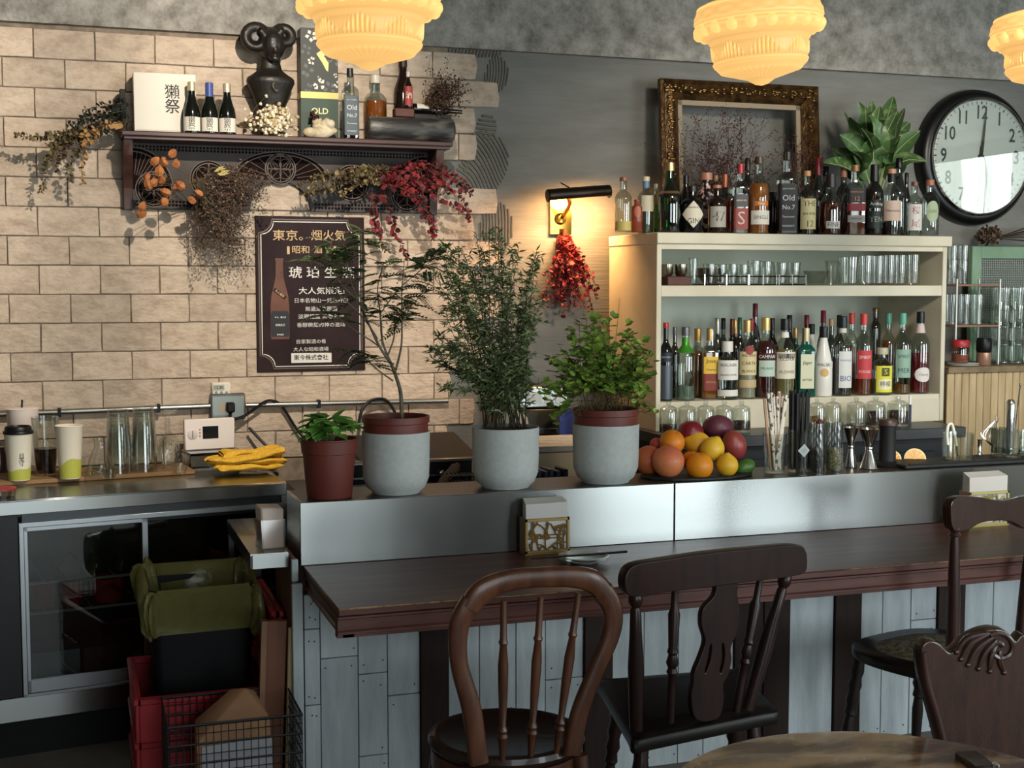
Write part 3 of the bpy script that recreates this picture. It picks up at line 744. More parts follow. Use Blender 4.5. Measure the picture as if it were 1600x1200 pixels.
# ------------------------------------------------------------ enamel sign
Y = -.012; x0, x1 = PY(400, 460, Y).x, PY(570, 460, Y).x; z1, z0 = PY(400, 337, Y).z, PY(400, 582, Y).z
sg = thing('enamel_sign', 'dark brown Japanese bar sign with gold and white lettering on the brick wall', 'sign', ((x0+x1)/2, Y, z0))
W_, H_ = x1-x0, z1-z0
def sp(px, py): return PY(px, py, Y)
MB().box(x0, x1, -.012, -.002, z0, z1).build('plate', mat('sign_brown', '#2a1e1f', .6, col2='#332728', vs=7, spec=.12), sg, world=True, bevel=.003)
def border(inset, r, t, name, m, dy):
    pts = []; a0, a1, c0, c1 = x0+inset, x1-inset, z0+inset, z1-inset
    for cx_, cz_, st_ in ((a0, c1, 0), (a1, c1, -90), (a1, c0, -180), (a0, c0, -270)):
        for i in range(9):
            a = R_(st_-90*i/8) if True else 0
            pts.append((cx_+r*math.cos(a+0), dy, cz_+r*math.sin(a)))
    # order each corner so that the notch curves inwards
    out = []
    for k in range(4):
        seg = pts[k*9:(k+1)*9]; out += seg[::-1] if k >= 0 else seg
    b = MB(); b.tube(out, t, 4, closed=True, flat=1); b.v = [(p[0], dy+(p[1]-dy)*.15, p[2]) for p in b.v]
    b.build(name, m, sg, world=True)
m_sw = mat('sign_white', '#d9d5cc', .5); m_sg = mat('sign_gold', '#c9a878', .5)
border(.014, .055, .0028, 'bronze_border', mat('sign_bronze', '#5b4a3c', .4), -.0125)
border(.023, .052, .0018, 'white_border', m_sw, -.0128)
def sign_text(s, px, py, h, m, bold=.0002, w=None, space=1.0):
    v, f = text_geo(s, h, bold, 'CENTER', space)
    p = sp(px, py); mw_ = max(a[0] for a in v)-min(a[0] for a in v); k = (w*MPP(p)*1.0/mw_) if w else 1
    MB().add([(a[0]*k, a[1], a[2]) for a in v], f, 0, facing((p.x, Y-.0012, p.z))).build('lettering', m, sg, world=True)
sign_text('東京。', 456, 369, .047, m_sg, w=47); sign_text('烟火気', 513, 369, .047, m_sg, w=54)
sign_text('昭和', 470, 391, .034, m_sg, w=27); sign_text('酒食', 504, 391, .034, m_sg, w=27)
for px in (450.5, 523.5): c_ = sp(px, 391); MB().box(c_.x-.0055, c_.x+.0055, Y-.0012, Y, c_.z-.016, c_.z+.016).build('bar_mark', m_sg, sg, world=True)
sign_text('琥 珀 生 酒', 503, 427, .052, m_sw, .0004, w=103)
sign_text('大人気限定!', 503, 455, .031, m_sw, .0003, w=72)
sign_text('日本名物山一純米吟醸', 502, 470, .022, m_sw, .0, w=84)
sign_text('無過濾生原酒', 502, 483, .021, m_sw, .0, w=50)
sign_text('淡麗軽盈 果香芳醇', 502, 495, .021, m_sw, .0, w=72)
sign_text('香醇微甜的神の滋味', 502, 508, .021, m_sw, .0, w=76)
sign_text('自家製酒の肴', 486, 534, .020, m_sw, .0, w=46)
sign_text('大人な昭和酒場', 486, 546, .020, m_sw, .0, w=55)
a, b_ = sp(455, 552), sp(518, 566)
MB().box(a.x, b_.x, Y-.0012, Y, b_.z, a.z).build('name_plate', m_sw, sg, world=True)
v, f = text_geo('東今株式會社', .024, .0003); p = sp(486, 559); k = 54*MPP(p)/(max(q[0] for q in v)-min(q[0] for q in v))
MB().add([(q[0]*k, q[1], 0) for q in v], f, 0, facing((p.x, Y-.0018, p.z))).build('lettering', m_ink, sg, world=True)
# printed bottle
prof = [(0, 0), (13.5, 0), (14.5, 3), (14.5, 52), (13, 68), (8, 88), (6, 98), (5.5, 122), (6.5, 123), (6.5, 126), (0, 126)]
def flat_prof(pr, px, py, m, name, dy):
    s = MPP(sp(px, py)); c = sp(px, py); pts = [(c.x+a*s, c.z+b2*s) for a, b2 in pr]+[(c.x-a*s, c.z+b2*s) for a, b2 in pr[::-1]]
    b = MB(); b.prism(pts, 0, .0006); b.v = [(p[0], dy-p[2], p[1]) for p in b.v]; b.build(name, m, sg, world=True)
flat_prof(prof[1:-1], 438, 530, mat('sign_bottle', '#6b3f2b', .5, col2='#54301f', vs=8), 'printed_bottle', Y-.0005)
flat_prof([(13, 4), (14, 8), (14, 38), (12, 44)], 438, 530, mat('sign_bottle_label', '#1b1c20', .5), 'printed_label', Y-.0013)
s_ = [('今七、烟火気', 520 - 24, .008), ('琥珀生酒', 508, .010), ('東今株式', 523, .007)]
for t, py, h in s_:
    v, f = text_geo(t, h, .0002); p = sp(438, py); MB().add(v, f, 0, facing((p.x, Y-.0024, p.z))).build('lettering', m_sw, sg, world=True)
p = sp(437, 459); M = facing((p.x, Y-.0016, p.z)) @ Matrix.Rotation(R_(-38), 4, 'Z')
MB().box(-.030, .030, -.008, .008, 0, .0004, M=M).build('printed_band', m_ink, sg, world=True)
v, f = text_geo('大人昭和', .012, .0002); MB().add(v, f, 0, M @ Matrix.Translation((0, 0, .001))).build('lettering', m_sg, sg, world=True)
# ============================================================ counter fridge on the left
def PP(px, py, p0, n):
    d = ray(px, py); return CAM+d*((Vector(p0)-CAM).dot(n)/d.dot(n))
FZ = .90
fA = Vector((-.244, -.84, 0)); fang = math.atan2(.15, .982)
fr = thing('counter_fridge', 'stainless steel undercounter fridge with sliding glass doors below the brick wall', 'fridge', fA, fang)
fn = Vector((math.sin(fang), -math.cos(fang), 0)); fMi = xf(fr).inverted()
def fl_(px, py, y=0):
    """photo point on the fridge front (or a plane y behind it) in fridge coordinates"""
    q = fMi @ PP(px, py, fA-fn*y, fn); return q
xl, xr, dp = -.75, .985, .58
m_dsteel = mat('dark_steel', '#4a4c4e', .35, 1); m_dark = mat('dark_cavity', '#0e0d0d', .7)
m_gasket = mat('black_panel', '#17181a', .45)
ztop = FZ
zl = fl_(0, 799).z
MB().box(xl, xr, -.012, dp, FZ-.006, FZ).build('worktop', m_steel, fr, bevel=.002)
MB().box(xl, xr, -.014, -.002, FZ-.05, FZ-.004).build('worktop_lip', m_steel, fr, bevel=.002)
zb = fl_(0, 1131).z; z2 = fl_(40, 1088).z
b = MB(); b.box(xl, xr, dp-.02, dp, .1, FZ-.006); b.box(xl, xl+.02, 0, dp, .1, FZ-.006); b.box(xr-.02, xr, 0, dp, .1, FZ-.006); b.box(xl, xr, .0, dp, z2-.03, z2-.01); b.box(xl, xr, .01, dp, FZ-.06, FZ-.05)
b.build('carcass', mat('fridge_inner', '#57504a', .5), fr)
MB().box(xl, xr, -.006, .02, zb, z2).build('kick_panel', m_steel, fr, bevel=.002)
MB().box(xl+.05, xr-.03, .06, dp-.05, 0, zb+.02).build('plinth', mat('plinth_black', '#0c0b0b', .8), fr)
xd = fl_(38, 950).x; xm = fl_(225, 950).x
MB().box(xl, xd-.012, -.004, .01, z2, FZ-.05).build('side_panel', m_gasket, fr, bevel=.002)
zf1 = fl_(40, 822).z
m_alu = mat('aluminium', '#a9adb0', .35, 1)
b = MB(); b.box(xd-.012, xr, -.012, .014, zf1-.004, zf1+.014); b.box(xd-.012, xr, -.012, .014, z2-.002, z2+.010); b.box(xd-.012, xd+.004, -.012, .014, z2, zf1); b.box(xr-.02, xr, -.01, .014, z2, zf1+.05)
b.build('door_frame', m_alu, fr, bevel=.0015)
MB().box(xd, xr, -.004, .01, zf1+.012, FZ-.05).build('upper_strip', m_dsteel, fr)
m_pane = thin_glass('fridge_glass', '#c8d0d0', .10)
for k, (a, c, y) in enumerate(((xd+.004, xm+.018, -.002), (xm-.01, xr-.02, .012))):
    f_ = MB(); t = .02; z0_, z1_ = z2+.010, zf1-.004
    f_.box(a, c, y-.006, y+.006, z1_-.014, z1_); f_.box(a, c, y-.006, y+.006, z0_, z0_+.045); f_.box(a, a+.012, y-.006, y+.006, z0_, z1_); f_.box(c-t, c, y-.006, y+.006, z0_, z1_)
    o = f_.build('sliding_door', m_alu if k == 0 else mat('dark_alu', '#3a3c3e', .4, 1), fr, bevel=.001)
    MB().box(a+.012, c-t, y-.002, y+.002, z0_+.045, z1_-.014).build('door_pane', m_pane, o)
zs1, zs2 = fl_(60, 915).z, fl_(60, 962).z
for z in (zs1, zs2):
    s_ = MB(); s_.box(xl+.02, xr-.02, .03, .036, z-.004, z+.004)
    for i in range(22): s_.box(xl+.03+i*.078, xl+.033+i*.078, .03, dp-.03, z-.002, z+.001)
    s_.build('wire_shelf', mat('shelf_white', '#a8a49c', .5), fr)
# food behind the glass
def in_fridge(name, label, cat, x, y, z, mb, m, group=None):
    q = tag(mb.build(name, m), label, cat, group); M = xf(fr); p = M @ Vector((x, y, z)); q.location = p; q.rotation_euler = (0, 0, fang); return q
m_redt = mat('red_tub', '#b83228', .5)
def tub(r, h): return MB().lathe([(0, 0), (r*.85, 0), (r, h), (r*.94, h), (r*.8, .008), (0, .008)], 20)
for i, (px, w_) in enumerate(((66, .045), (112, .04), (168, .06))):
    in_fridge('red_tub', ['red food tub at the left on the upper fridge shelf', 'small red food tub in the middle of the upper fridge shelf', 'wide red food tub right of the others on the upper fridge shelf'][i], 'tub', fl_(px, 940, .12).x, .12, zs2+.001, tub(w_, .085), m_redt, 'tubs in the fridge')
for i, px in enumerate((112, 150, 190)):
    in_fridge('clear_tub', ['clear glass jar behind the fridge glass, left of three', 'clear glass jar behind the fridge glass, middle of three', 'clear glass jar behind the fridge glass, right of three'][i], 'jar', fl_(px, 900, .14).x, .14, zs1+.001, MB().lathe([(0, 0), (.03, 0), (.033, .03), (.02, .05), (.022, .06)], 14), m_glass, 'jars in the fridge')
for i, px in enumerate((85, 165)):
    in_fridge('food_container', ['grey steel food container low in the fridge at left', 'brown food container low in the fridge beside the steel one'][i], 'container', fl_(px, 1030, .12).x, .16, z2-.009, MB().box(-.08+i*.0, .08-i*.0, -.08, .08, 0, .13), mat('container_%d' % i, ['#8b8f90', '#4a3a2a'][i], .45, .6 if i == 0 else 0), None)

# ------------------------------------------------------------ things on the fridge top
def TZ(px, py, z=FZ): return PZ(px, py, z)
m_bamboo = mat('bamboo_board', '#8a6a44', .6, col2='#775a38', vs=10, stretch=(1, 10, 10))
p0, p1 = TZ(-60, 764), TZ(305, 741)
bd = thing('drying_board', 'long thin wooden board under the cups and glasses on the steel worktop', 'board', p0, math.atan2(p1.y-p0.y, p1.x-p0.x))
L_ = (p1-p0).length
MB().box(0, L_, 0, .24, 0, .016).build('board', m_bamboo, bd, bevel=.003)
for i in range(5): MB().box(.0, L_, .03+i*.042, .034+i*.042, .0155, .0168).build('groove', mat('board_groove', '#5a4428', .7), bd)
BZ = FZ+.017
def lathe_thing(name, label, cat, loc, prof, m, seg=24, group=None):
    o = tag(MB().lathe(prof, seg).build(name, m), label, cat, group); o.location = loc; return o
# paper cups
def paper_cup(px, py, wt, h, lid, label, art):
    p = PZ(px, py, BZ); s = MPP(p); r1, r0 = wt*s/2, wt*s*.37; h = h*s
    q = thing('paper_cup', label, 'cup', p+Vector((0, r0, 0)))
    prof = [(0, .004), (r0*.95, .004), (r0, 0), (r0+(r1-r0)*.05, h*.03), (r1, h*.985), (r1*1.04, h), (r1*1.0, h*1.01), (r1*.93, h), (r0*.93, .01), (0, .01)]
    MB().lathe(prof, 28).build('cup_wall', mat('cup_paper', '#d6cfbd', .6), q)
    # green print around the foot
    def band(u, v):
        a = u*2*PI; zt_ = h*(.30+.09*math.sin(a*1.0+art)+.03*math.sin(3*a)); z = .003+(zt_-.003)*v; rr_ = r0+(r1-r0)*z/h+.0008; return (rr_*math.cos(a), rr_*math.sin(a), z)
    MB().grid(band, 36, 3, wrapu=True).build('green_print', mat('cup_green', '#a8aa48', .6), q)
    if lid:
        MB().lathe([(r1*1.06, h*.965), (r1*1.08, h*.99), (r1*1.04, h*1.02), (r1*.95, h*1.04), (r1*.93, h*1.10), (r1*.86, h*1.12), (r1*.82, h*1.085), (0, h*1.085)], 28).build('lid', m_black, q)
        b = MB()
        for i, (hh, ww) in enumerate(((.52, .012), (.44, .01), (.36, .012))):
            z = h*hh; rr_ = r0+(r1-r0)*hh+.0012
            v, f = text_geo('日木寸'[i], .02, .0003)
            b.add([(rr_*math.sin(a[0]/rr_+.25), -rr_*math.cos(a[0]/rr_+.25), z+a[1]) for a in v], f)
        b.build('lettering', mat('cup_ink', '#4a4a44', .7), q)
paper_cup(30, 752, 43, 76, True, 'white and lime paper cup with a black lid at the left of the worktop', .4)
paper_cup(110, 749, 42, 83, False, 'open white and lime paper cup without lid beside the cola glass', 2.2)
def glass_prof(r0, r1, h, t=.0022, base=.008): return [(0, 0), (r0*.97, 0), (r0, .003), (r1, h), (r1-t, h), (r0-t, base), (0, base)]
# white tumbler with straw
p = PZ(37, 738, BZ); s = MPP(p)
q = thing('white_tumbler', 'white takeaway tumbler with a black straw behind the lidded paper cup', 'cup', p+Vector((0, .05, 0)))
MB().lathe([(0, 0), (19*s, 0), (20*s, .004), (24*s, 96*s), (25*s, 98*s), (20*s, 100*s), (0, 100*s)], 26).build('tumbler_wall', mat('tumbler_white', '#d8cbc2', .45), q)
MB().tube([(-.002, .0, 98*s), (0, 0, 112*s)], .0035, 8).build('straw', m_black, q)
# cola glass
p = PZ(72, 744, BZ); s = MPP(p); h = 92*s
q = thing('cola_glass', 'tall glass half full of dark cola between the two paper cups', 'glass', p+Vector((0, .03, 0)))
MB().lathe(glass_prof(15*s, 21*s, h), 28).build('glass_wall', m_glass, q)
MB().lathe([(0, .009), (14.4*s, .009), (17.2*s, h*.46), (0, h*.46)], 24).build('cola', mat('cola', '#1a0c10', .1), q)
# dark jar at the frame edge, red lidded tub in front
lathe_thing('dark_jar', 'dark coffee jar cut by the left frame edge', 'jar', PZ(-4, 735, BZ), [(0, 0), (.035, 0), (.036, .06), (.03, .08), (.03, .09), (0, .09)], mat('dark_coffee', '#1c1210', .2))
p = PZ(5, 782, FZ); q = thing('red_lidded_tub', 'clear plastic tub with a red lid at the left worktop edge', 'tub', (p.x-.01, p.y+.06, FZ))
MB().lathe([(0, 0), (.045, 0), (.05, .03)], 20).build('tub_wall', thin_glass('clear_plastic', '#e8e8e4', .1, .15), q); MB().lathe([(.051, .028), (.051, .034), (0, .036)], 20).build('lid', mat('red_lid', '#b03030', .4), q)
def tall_glass(px, py, wt, wb, h, label, inv=False, z=BZ, dy=.03, group='upturned glasses on the board', stack=0, name='drinking_glass'):
    p = PZ(px, py, z); s = MPP(p)
    o = thing(name, label, 'glass', p+Vector((0, dy, 0)), 0, group)
    r0, r1, hh = wb*s/2, wt*s/2, h*s
    pr = glass_prof(r0, r1, hh)
    if inv: pr = [(r, hh-z_) for r, z_ in pr]
    MB().lathe(pr, 26).build('glass_wall', m_glass, o)
    b = MB()
    zz_ = hh if inv else 0
    b.tube([(r1*math.cos(a)*.99, r1*math.sin(a)*.99, 0 if inv else hh) for a in [i*PI/13 for i in range(26)]], .0014, 5, closed=True)
    b.build('rim', m_glass, o)
    return o
tall_glass(113, 715, 30, 26, 84, 'upturned plain glass behind the open paper cup', True, dy=.06)
# stacked pint glasses: each glass its own thing
def stack(px, py, n, pos):
    p = PZ(px, py, BZ); s = MPP(p); g = 'nested pint glasses'
    r1, r0, h = 20*s, 16*s, 62*s
    for i in range(n):
        o = thing('pint_glass', ['lowest upturned pint glass of the %s nested stack', 'upturned pint glass second in the %s nested stack', 'upturned pint glass third in the %s nested stack', 'topmost upturned pint glass of the %s nested stack'][i] % pos, 'glass', p+Vector((0, .045, i*12.5*s)), 0, g)
        MB().lathe([(r, h-z_) for r, z_ in glass_prof(r0, r1, h, .003, .014)], 26).build('glass_wall', m_glass, o)
        MB().tube([(r0*.96*math.cos(a), r0*.96*math.sin(a), h) for a in [k*PI/10 for k in range(20)]], .002, 5, closed=True).build('base_ring', m_glass, o)
stack(187, 741, 4, 'left'); stack(227, 738, 4, 'right')
# goblets
def goblet(px, py, label, sc_=1, dy=.03):
    p = PZ(px, py, BZ); s = MPP(p)*sc_
    o = thing('stemmed_glass', label, 'glass', p+Vector((0, dy, 0)), 0, 'upturned stemmed glasses')
    MB().lathe([(13*s, 0), (17*s, 20*s), (16*s, 36*s), (8*s, 47*s), (2*s, 51*s), (2*s, 80*s), (14*s, 84*s), (14.4*s, 85*s), (0, 86*s)], 22).build('bowl', m_glass, o)
goblet(262, 734, 'upturned stemmed glass right of the pint stacks', 1.02, .06); goblet(283, 741, 'upturned stemmed glass nearest the white device', .62, .02); goblet(268, 728, 'upturned stemmed glass at the back by the conduit', .98, .1)
p = PZ(158, 746, BZ); s = MPP(p)
o = thing('glass_jug', 'small clear glass jug beside the left pint stack', 'jug', p+Vector((0, .03, 0)))
MB().lathe([(0, 0), (20*s, 0), (22*s, 8*s), (18*s, 28*s), (9*s, 48*s), (11*s, 62*s)], 24).build('jug_wall', m_glass, o)
p = PZ(172, 748, BZ); s = MPP(p); lathe_thing('glass_dish', 'small clear glass dish in front of the glass jug', 'dish', p+Vector((0, .01, 0)), [(0, 0), (8*s, 0), (14*s, 16*s), (13*s, 16*s), (7*s, 2*s), (0, 2*s)], m_glass)
# white kitchen device
p = PZ(300, 735, FZ); s = MPP(p); 
dv = thing('kitchen_scale', 'white kitchen scale with dial and dark display below the wall socket', 'scale', (p.x, p.y+.02, FZ), fang)
W_ = 82*s
MB().box(0, W_, .03, .16, 0, 22*s).build('base', m_steel, dv, bevel=.006)
MB().box(.0, W_+.015, .02, .17, 22*s, 24*s).build('platform', mat('scale_glass', '#1a1a1c', .1, coat=.5), dv, bevel=.002)
MB().box(.004, W_+.002, .12, .15, 24*s, 74*s).build('display_body', mat('scale_white', '#ddd3ca', .4), dv, bevel=.004)
MB().box(W_*.37, W_*.68, .1185, .12, 42*s, 62*s).build('screen', mat('dark_screen', '#0d0d10', .15), dv)
b = MB().lathe([(8*s, 0), (8*s, .003), (7*s, .004), (0, .004)], 20, M=Matrix.Translation((W_*.17, .12, 50*s)) @ Matrix.Rotation(PI/2, 4, 'X')); b.build('dial', mat('dial_white', '#c8beb6', .4), dv)
MB().box(W_*.165, W_*.175, .113, .117, 44*s, 56*s).build('dial_mark', m_ink, dv)
b = MB()
for i in range(3): b.box(W_*.3, W_*.33, .1185, .12, (46+i*5)*s, (48+i*5)*s)
tag(b.build('indicator_marks', mat('red_mark', '#b0392c', .5), dv), kind='stuff')
# yellow towel
p = PZ(388, 742, FZ); s = MPP(p); rr = random.Random(8)
tw = thing('yellow_towel', 'folded yellow towel lying at the right end of the steel worktop', 'towel', (p.x, p.y+.07, FZ+.012), fang)
m_tow = mat('yellow_terry', '#dfb03a', .95, col2='#cc9c2a', vs=60, bump=.6, bs=220)
def tl(px): return (px-388)*s
def cloth_layer(x0, x1, y0, y1, z0, th, seed, sag=0):
    r2 = random.Random(seed); ph = [r2.uniform(0, 6) for _ in range(8)]
    def fn_(u, v):
        a = v*2*PI; ca, sa = math.cos(a), math.sin(a)
        cx_ = (abs(ca)**.5)*(1 if ca > 0 else -1); sz_ = (abs(sa)**.8)*(1 if sa > 0 else -1)
        e = min(1, (min(u, 1-u)/.06+.25)) if min(u, 1-u) < .06 else 1
        w2 = (y1-y0)/2*(1+.06*math.sin(5*u+ph[0])); yc = (y0+y1)/2+.006*math.sin(4*u+ph[1])
        x = x0+(x1-x0)*u+.006*math.sin(3*a+ph[2])
        z = z0+th/2+(th/2*e)*sz_+.005*math.sin(6*u+2*ca+ph[3])+.0025*math.sin(14*u+3*ca+ph[4])+sag*(u-.5)+.003*math.sin(9*ca+4*u)
        return (x, yc+w2*cx_, max(z, .0005))
    return MB().grid(fn_, 44, 36)
for i_, (xa_, xb_, ya_, yb_, z_, t_, sg_) in enumerate(((340, 442, -.06, .07, .0, .024, 0), (332, 449, -.055, .06, .021, .022, .004), (329, 440, -.06, .05, .040, .020, .012), (350, 447, -.03, .055, .056, .018, .008))):
    cloth_layer(tl(xa_), tl(xb_), ya_, yb_, z_, t_, i_+1, sg_).build('towel_fold', m_tow, tw, smooth=80)
lathe_thing('glass_plate', 'clear glass plate under the yellow towel', 'plate', (p.x+.02, p.y+.06, FZ), [(0, 0), (.07, 0), (.11, .010), (.11, .012), (.07, .003), (0, .003)], m_glass)

# ------------------------------------------------------------ wall socket, plug, timer, cords
Y = -.05; a, b_ = PY(329, 616, Y), PY(384, 655, Y)
sk = thing('wall_socket', 'grey metal socket box on the conduit with a black plug in it', 'socket', ((a.x+b_.x)/2, Y, b_.z))
MB().box(a.x, b_.x, Y, -.004, b_.z, a.z).build('socket_box', mat('grey_metal', '#6f726e', .4, .8), sk, world=True, bevel=.004)
MB().box(a.x+.006, b_.x-.006, Y-.003, Y, b_.z+.008, a.z-.008).build('cover_plate', mat('cover_metal', '#8f938c', .35, .9), sk, world=True, bevel=.002)
c = PY(344, 636, Y); MB().box(c.x-.005, c.x+.055, Y-.005, Y-.003, c.z-.016, c.z+.016).build('socket_face', mat('socket_ivory', '#a89a80', .5), sk, world=True)
c = PY(360, 636, Y-.02); pg = thing('power_plug', 'black plug with a cord in the grey wall socket', 'plug', c)
MB().box(-.017, .017, -.022, .02, -.022, .02).build('plug_body', m_black, pg, bevel=.006)
MB().tube(smooth_path([c+Vector((0, 0, -.02)), c+Vector((.005, -.01, -.05)), PY(385, 648, -.05), PY(410, 630, -.05), PY(424, 626, -.04), PY(440, 634, -.03), PY(462, 668, -.03), PY(480, 690, -.05)]), .006, 8).build('cord', m_black, pg, world=True)
o = tag(MB().tube(smooth_path([PY(389, 668, -.05), PY(400, 680, -.06), PY(420, 700, -.08), PY(440, 712, -.1)]), .006, 8).build('black_cable', m_black), 'short black cable dropping behind the yellow towel', 'cable')
o = tag(MB().tube(smooth_path([PY(560, 665, -.08), PY(566, 640, -.07), PY(580, 626, -.06), PY(600, 624, -.06), PY(612, 635, -.06), PY(622, 655, -.07)]), .007, 8).build('looped_cable', m_black), 'black cable looping over the conduit behind the sapling pot', 'cable')
Y = -.03; a, b_ = PY(331, 598, Y), PY(361, 618, Y)
tm = thing('kitchen_timer', 'small white digital timer stuck above the wall socket', 'timer', ((a.x+b_.x)/2, Y, b_.z))
bo = MB().box(a.x, b_.x, Y, -.002, b_.z, a.z).build('timer_body', mat('timer_white', '#dcd5c8', .4), tm, world=True, bevel=.005)
c = PY(342, 605, Y); MB().box(c.x-.024, c.x+.022, Y-.001, Y, c.z-.014, c.z+.010).build('screen', mat('lcd', '#a9aa98', .3), tm, world=True)
v, f = text_geo('12:30', .017, .0003); MB().add(v, f, 0, facing((c.x-.001, Y-.0016, c.z-.002))).build('lettering', m_ink, tm, world=True)
for px in (338, 346, 354):
    c = PY(px, 613.5, Y); MB().lathe([(.0065, 0), (.006, .003), (0, .003)], 10, M=Matrix.Translation((c.x, Y, c.z)) @ Matrix.Rotation(PI/2, 4, 'X')).build('button', mat('timer_btn', '#8f8a82', .5), tm, world=True)

# ------------------------------------------------------------ bin, crates, basket by the bar end
m_redc = mat('red_crate_plastic', '#a01a24', .45, col2='#8a141e', vs=6)
def crate(label, x0, x1, y0, y1, z1, nm='red_crate', slope=0):
    q = thing(nm, label, 'crate', ((x0+x1)/2, (y0+y1)/2, 0))
    t = .012
    sides = {'left_side': (x0, x0+t, y0, y1), 'right_side': (x1-t, x1, y0, y1), 'front_side': (x0+t, x1-t, y0, y0+t), 'back_side': (x0+t, x1-t, y1-t, y1)}
    for n_, (a, b_, c, d) in sides.items():
        w2 = MB().box(a, b_, c, d, 0, z1).build(n_, m_redc, q, world=True, bevel=.002)
        e = .006
        for z in (z1-.012, z1*.62, z1*.3): MB().box(a-e, b_+e, c-e, d+e, z-.010, z+.010).build('rib', m_redc, w2, world=True, bevel=.003)
    MB().box(x0, x1, y0, y1, .005, .02).build('bottom', m_redc, q, world=True)
    return q
crate('red plastic crate standing in front of the fridge, holding the black bin', .15, .562, -1.50, -1.03, .385)
crate('tall red crate wedged beside the bar end behind the bin', .574, .602, -1.42, -.95, .60)
bx0, bx1 = PY(236, 1000, -1.32).x, PY(398, 1000, -1.32).x; by0, by1 = -1.32, -1.09
bin_ = thing('waste_bin', 'black rectangular bin lined with an olive bin bag in front of the fridge', 'bin', ((bx0+bx1)/2, (by0+by1)/2, .021))
zt_ = .665
b = MB(); i_ = .018
def rectp(x0, x1, y0, y1, z, rad=.03, n=4):
    o_ = []
    for cx_, cy_, s0 in ((x1-rad, y1-rad, 0), (x0+rad, y1-rad, 90), (x0+rad, y0+rad, 180), (x1-rad, y0+rad, 270)):
        for k in range(n+1):
            a_ = R_(s0+90*k/n); o_.append((cx_+rad*math.cos(a_), cy_+rad*math.sin(a_), z))
    return o_
rings_ = [rectp(bx0+i_, bx1-i_, by0+i_, by1-i_, .021), rectp(bx0, bx1, by0, by1, zt_), rectp(bx0+.004, bx1-.004, by0+.004, by1-.004, zt_), rectp(bx0+i_+.004, bx1-i_-.004, by0+i_+.004, by1-i_-.004, .03)]
n_ = len(rings_[0]); fs = []
for r_i in range(3): fs += [(r_i*n_+k, r_i*n_+(k+1) % n_, (r_i+1)*n_+(k+1) % n_, (r_i+1)*n_+k) for k in range(n_)]
fs += [tuple(range(n_)), tuple(range(3*n_, 4*n_))]
b.add([p for r_ in rings_ for p in r_], fs); b.build('bin_body', mat('bin_black', '#08080a', .55, spec=.25), bin_, world=True)
# bag folded over the rim
rr = random.Random(2); b = MB(); nn = 72
per = rectp(bx0-.012, bx1+.012, by0-.012, by1+.012, 0, .035, 17)
nn = len(per); cxm, cym = (bx0+bx1)/2, (by0+by1)/2
ph = [rr.uniform(0, 6) for _ in range(8)]
rows = [(.72, .12, .3), (.80, .05, .6), (.88, .0, .8), (1.0, .022, .6), (1.03, .012, 1), (1.05, -.03, 1.2), (1.05, -.07, 1.2), (1.03, -.115, 1), (1.0, -.135, .6)]
vs = []
for j, (k, dz, am) in enumerate(rows):
    if j < 2: dz = -.35+.28*j
    for i, p in enumerate(per):
        a = i/nn*2*PI
        wv = .008*am*(math.sin(5*a+ph[0])+.6*math.sin(11*a+ph[1]+j*.6)+.5*math.sin(19*a+ph[2]+j))
        zz_ = zt_+dz+(.012*math.sin(3*a+ph[3])+.008*math.sin(7*a+ph[4]))*(1 if j > 2 else .4)+(-.03*(p[0]-cxm)/(bx1-bx0) if j > 4 else 0)+(.025 if (j >= 7 and p[0] > cxm) else 0)
        zz_ += .05*(p[1]-cym)/(by1-by0)*(1 if j > 1 else .3); k2 = 1+(k-1)*1.8 if j > 3 else k
        vs.append((min(.568, cxm+(p[0]-cxm)*k2+wv*math.cos(a)*1.6), cym+(p[1]-cym)*k+wv*math.sin(a)*1.6, zz_))
fs = [(j*nn+i, j*nn+(i+1) % nn, (j+1)*nn+(i+1) % nn, (j+1)*nn+i) for j in range(len(rows)-1) for i in range(nn)]
b.add(vs, fs)
m_bag = mat('olive_bin_bag', '#86824f', .16, bump=1.0, bs=22, coat=.3); nt = m_bag.node_tree
tr = nt.nodes.new('ShaderNodeBsdfTransparent'); tr.inputs['Color'].default_value = (.75, .7, .3, 1); mx = nt.nodes.new('ShaderNodeMixShader'); mx.inputs['Fac'].default_value = .5
nt.links.new(nt.nodes['Principled BSDF'].outputs[0], mx.inputs[1]); nt.links.new(tr.outputs[0], mx.inputs[2]); nt.links.new(mx.outputs[0], nt.nodes['Material Output'].inputs['Surface'])
b.build('bin_bag', m_bag, bin_, world=True, smooth=80)
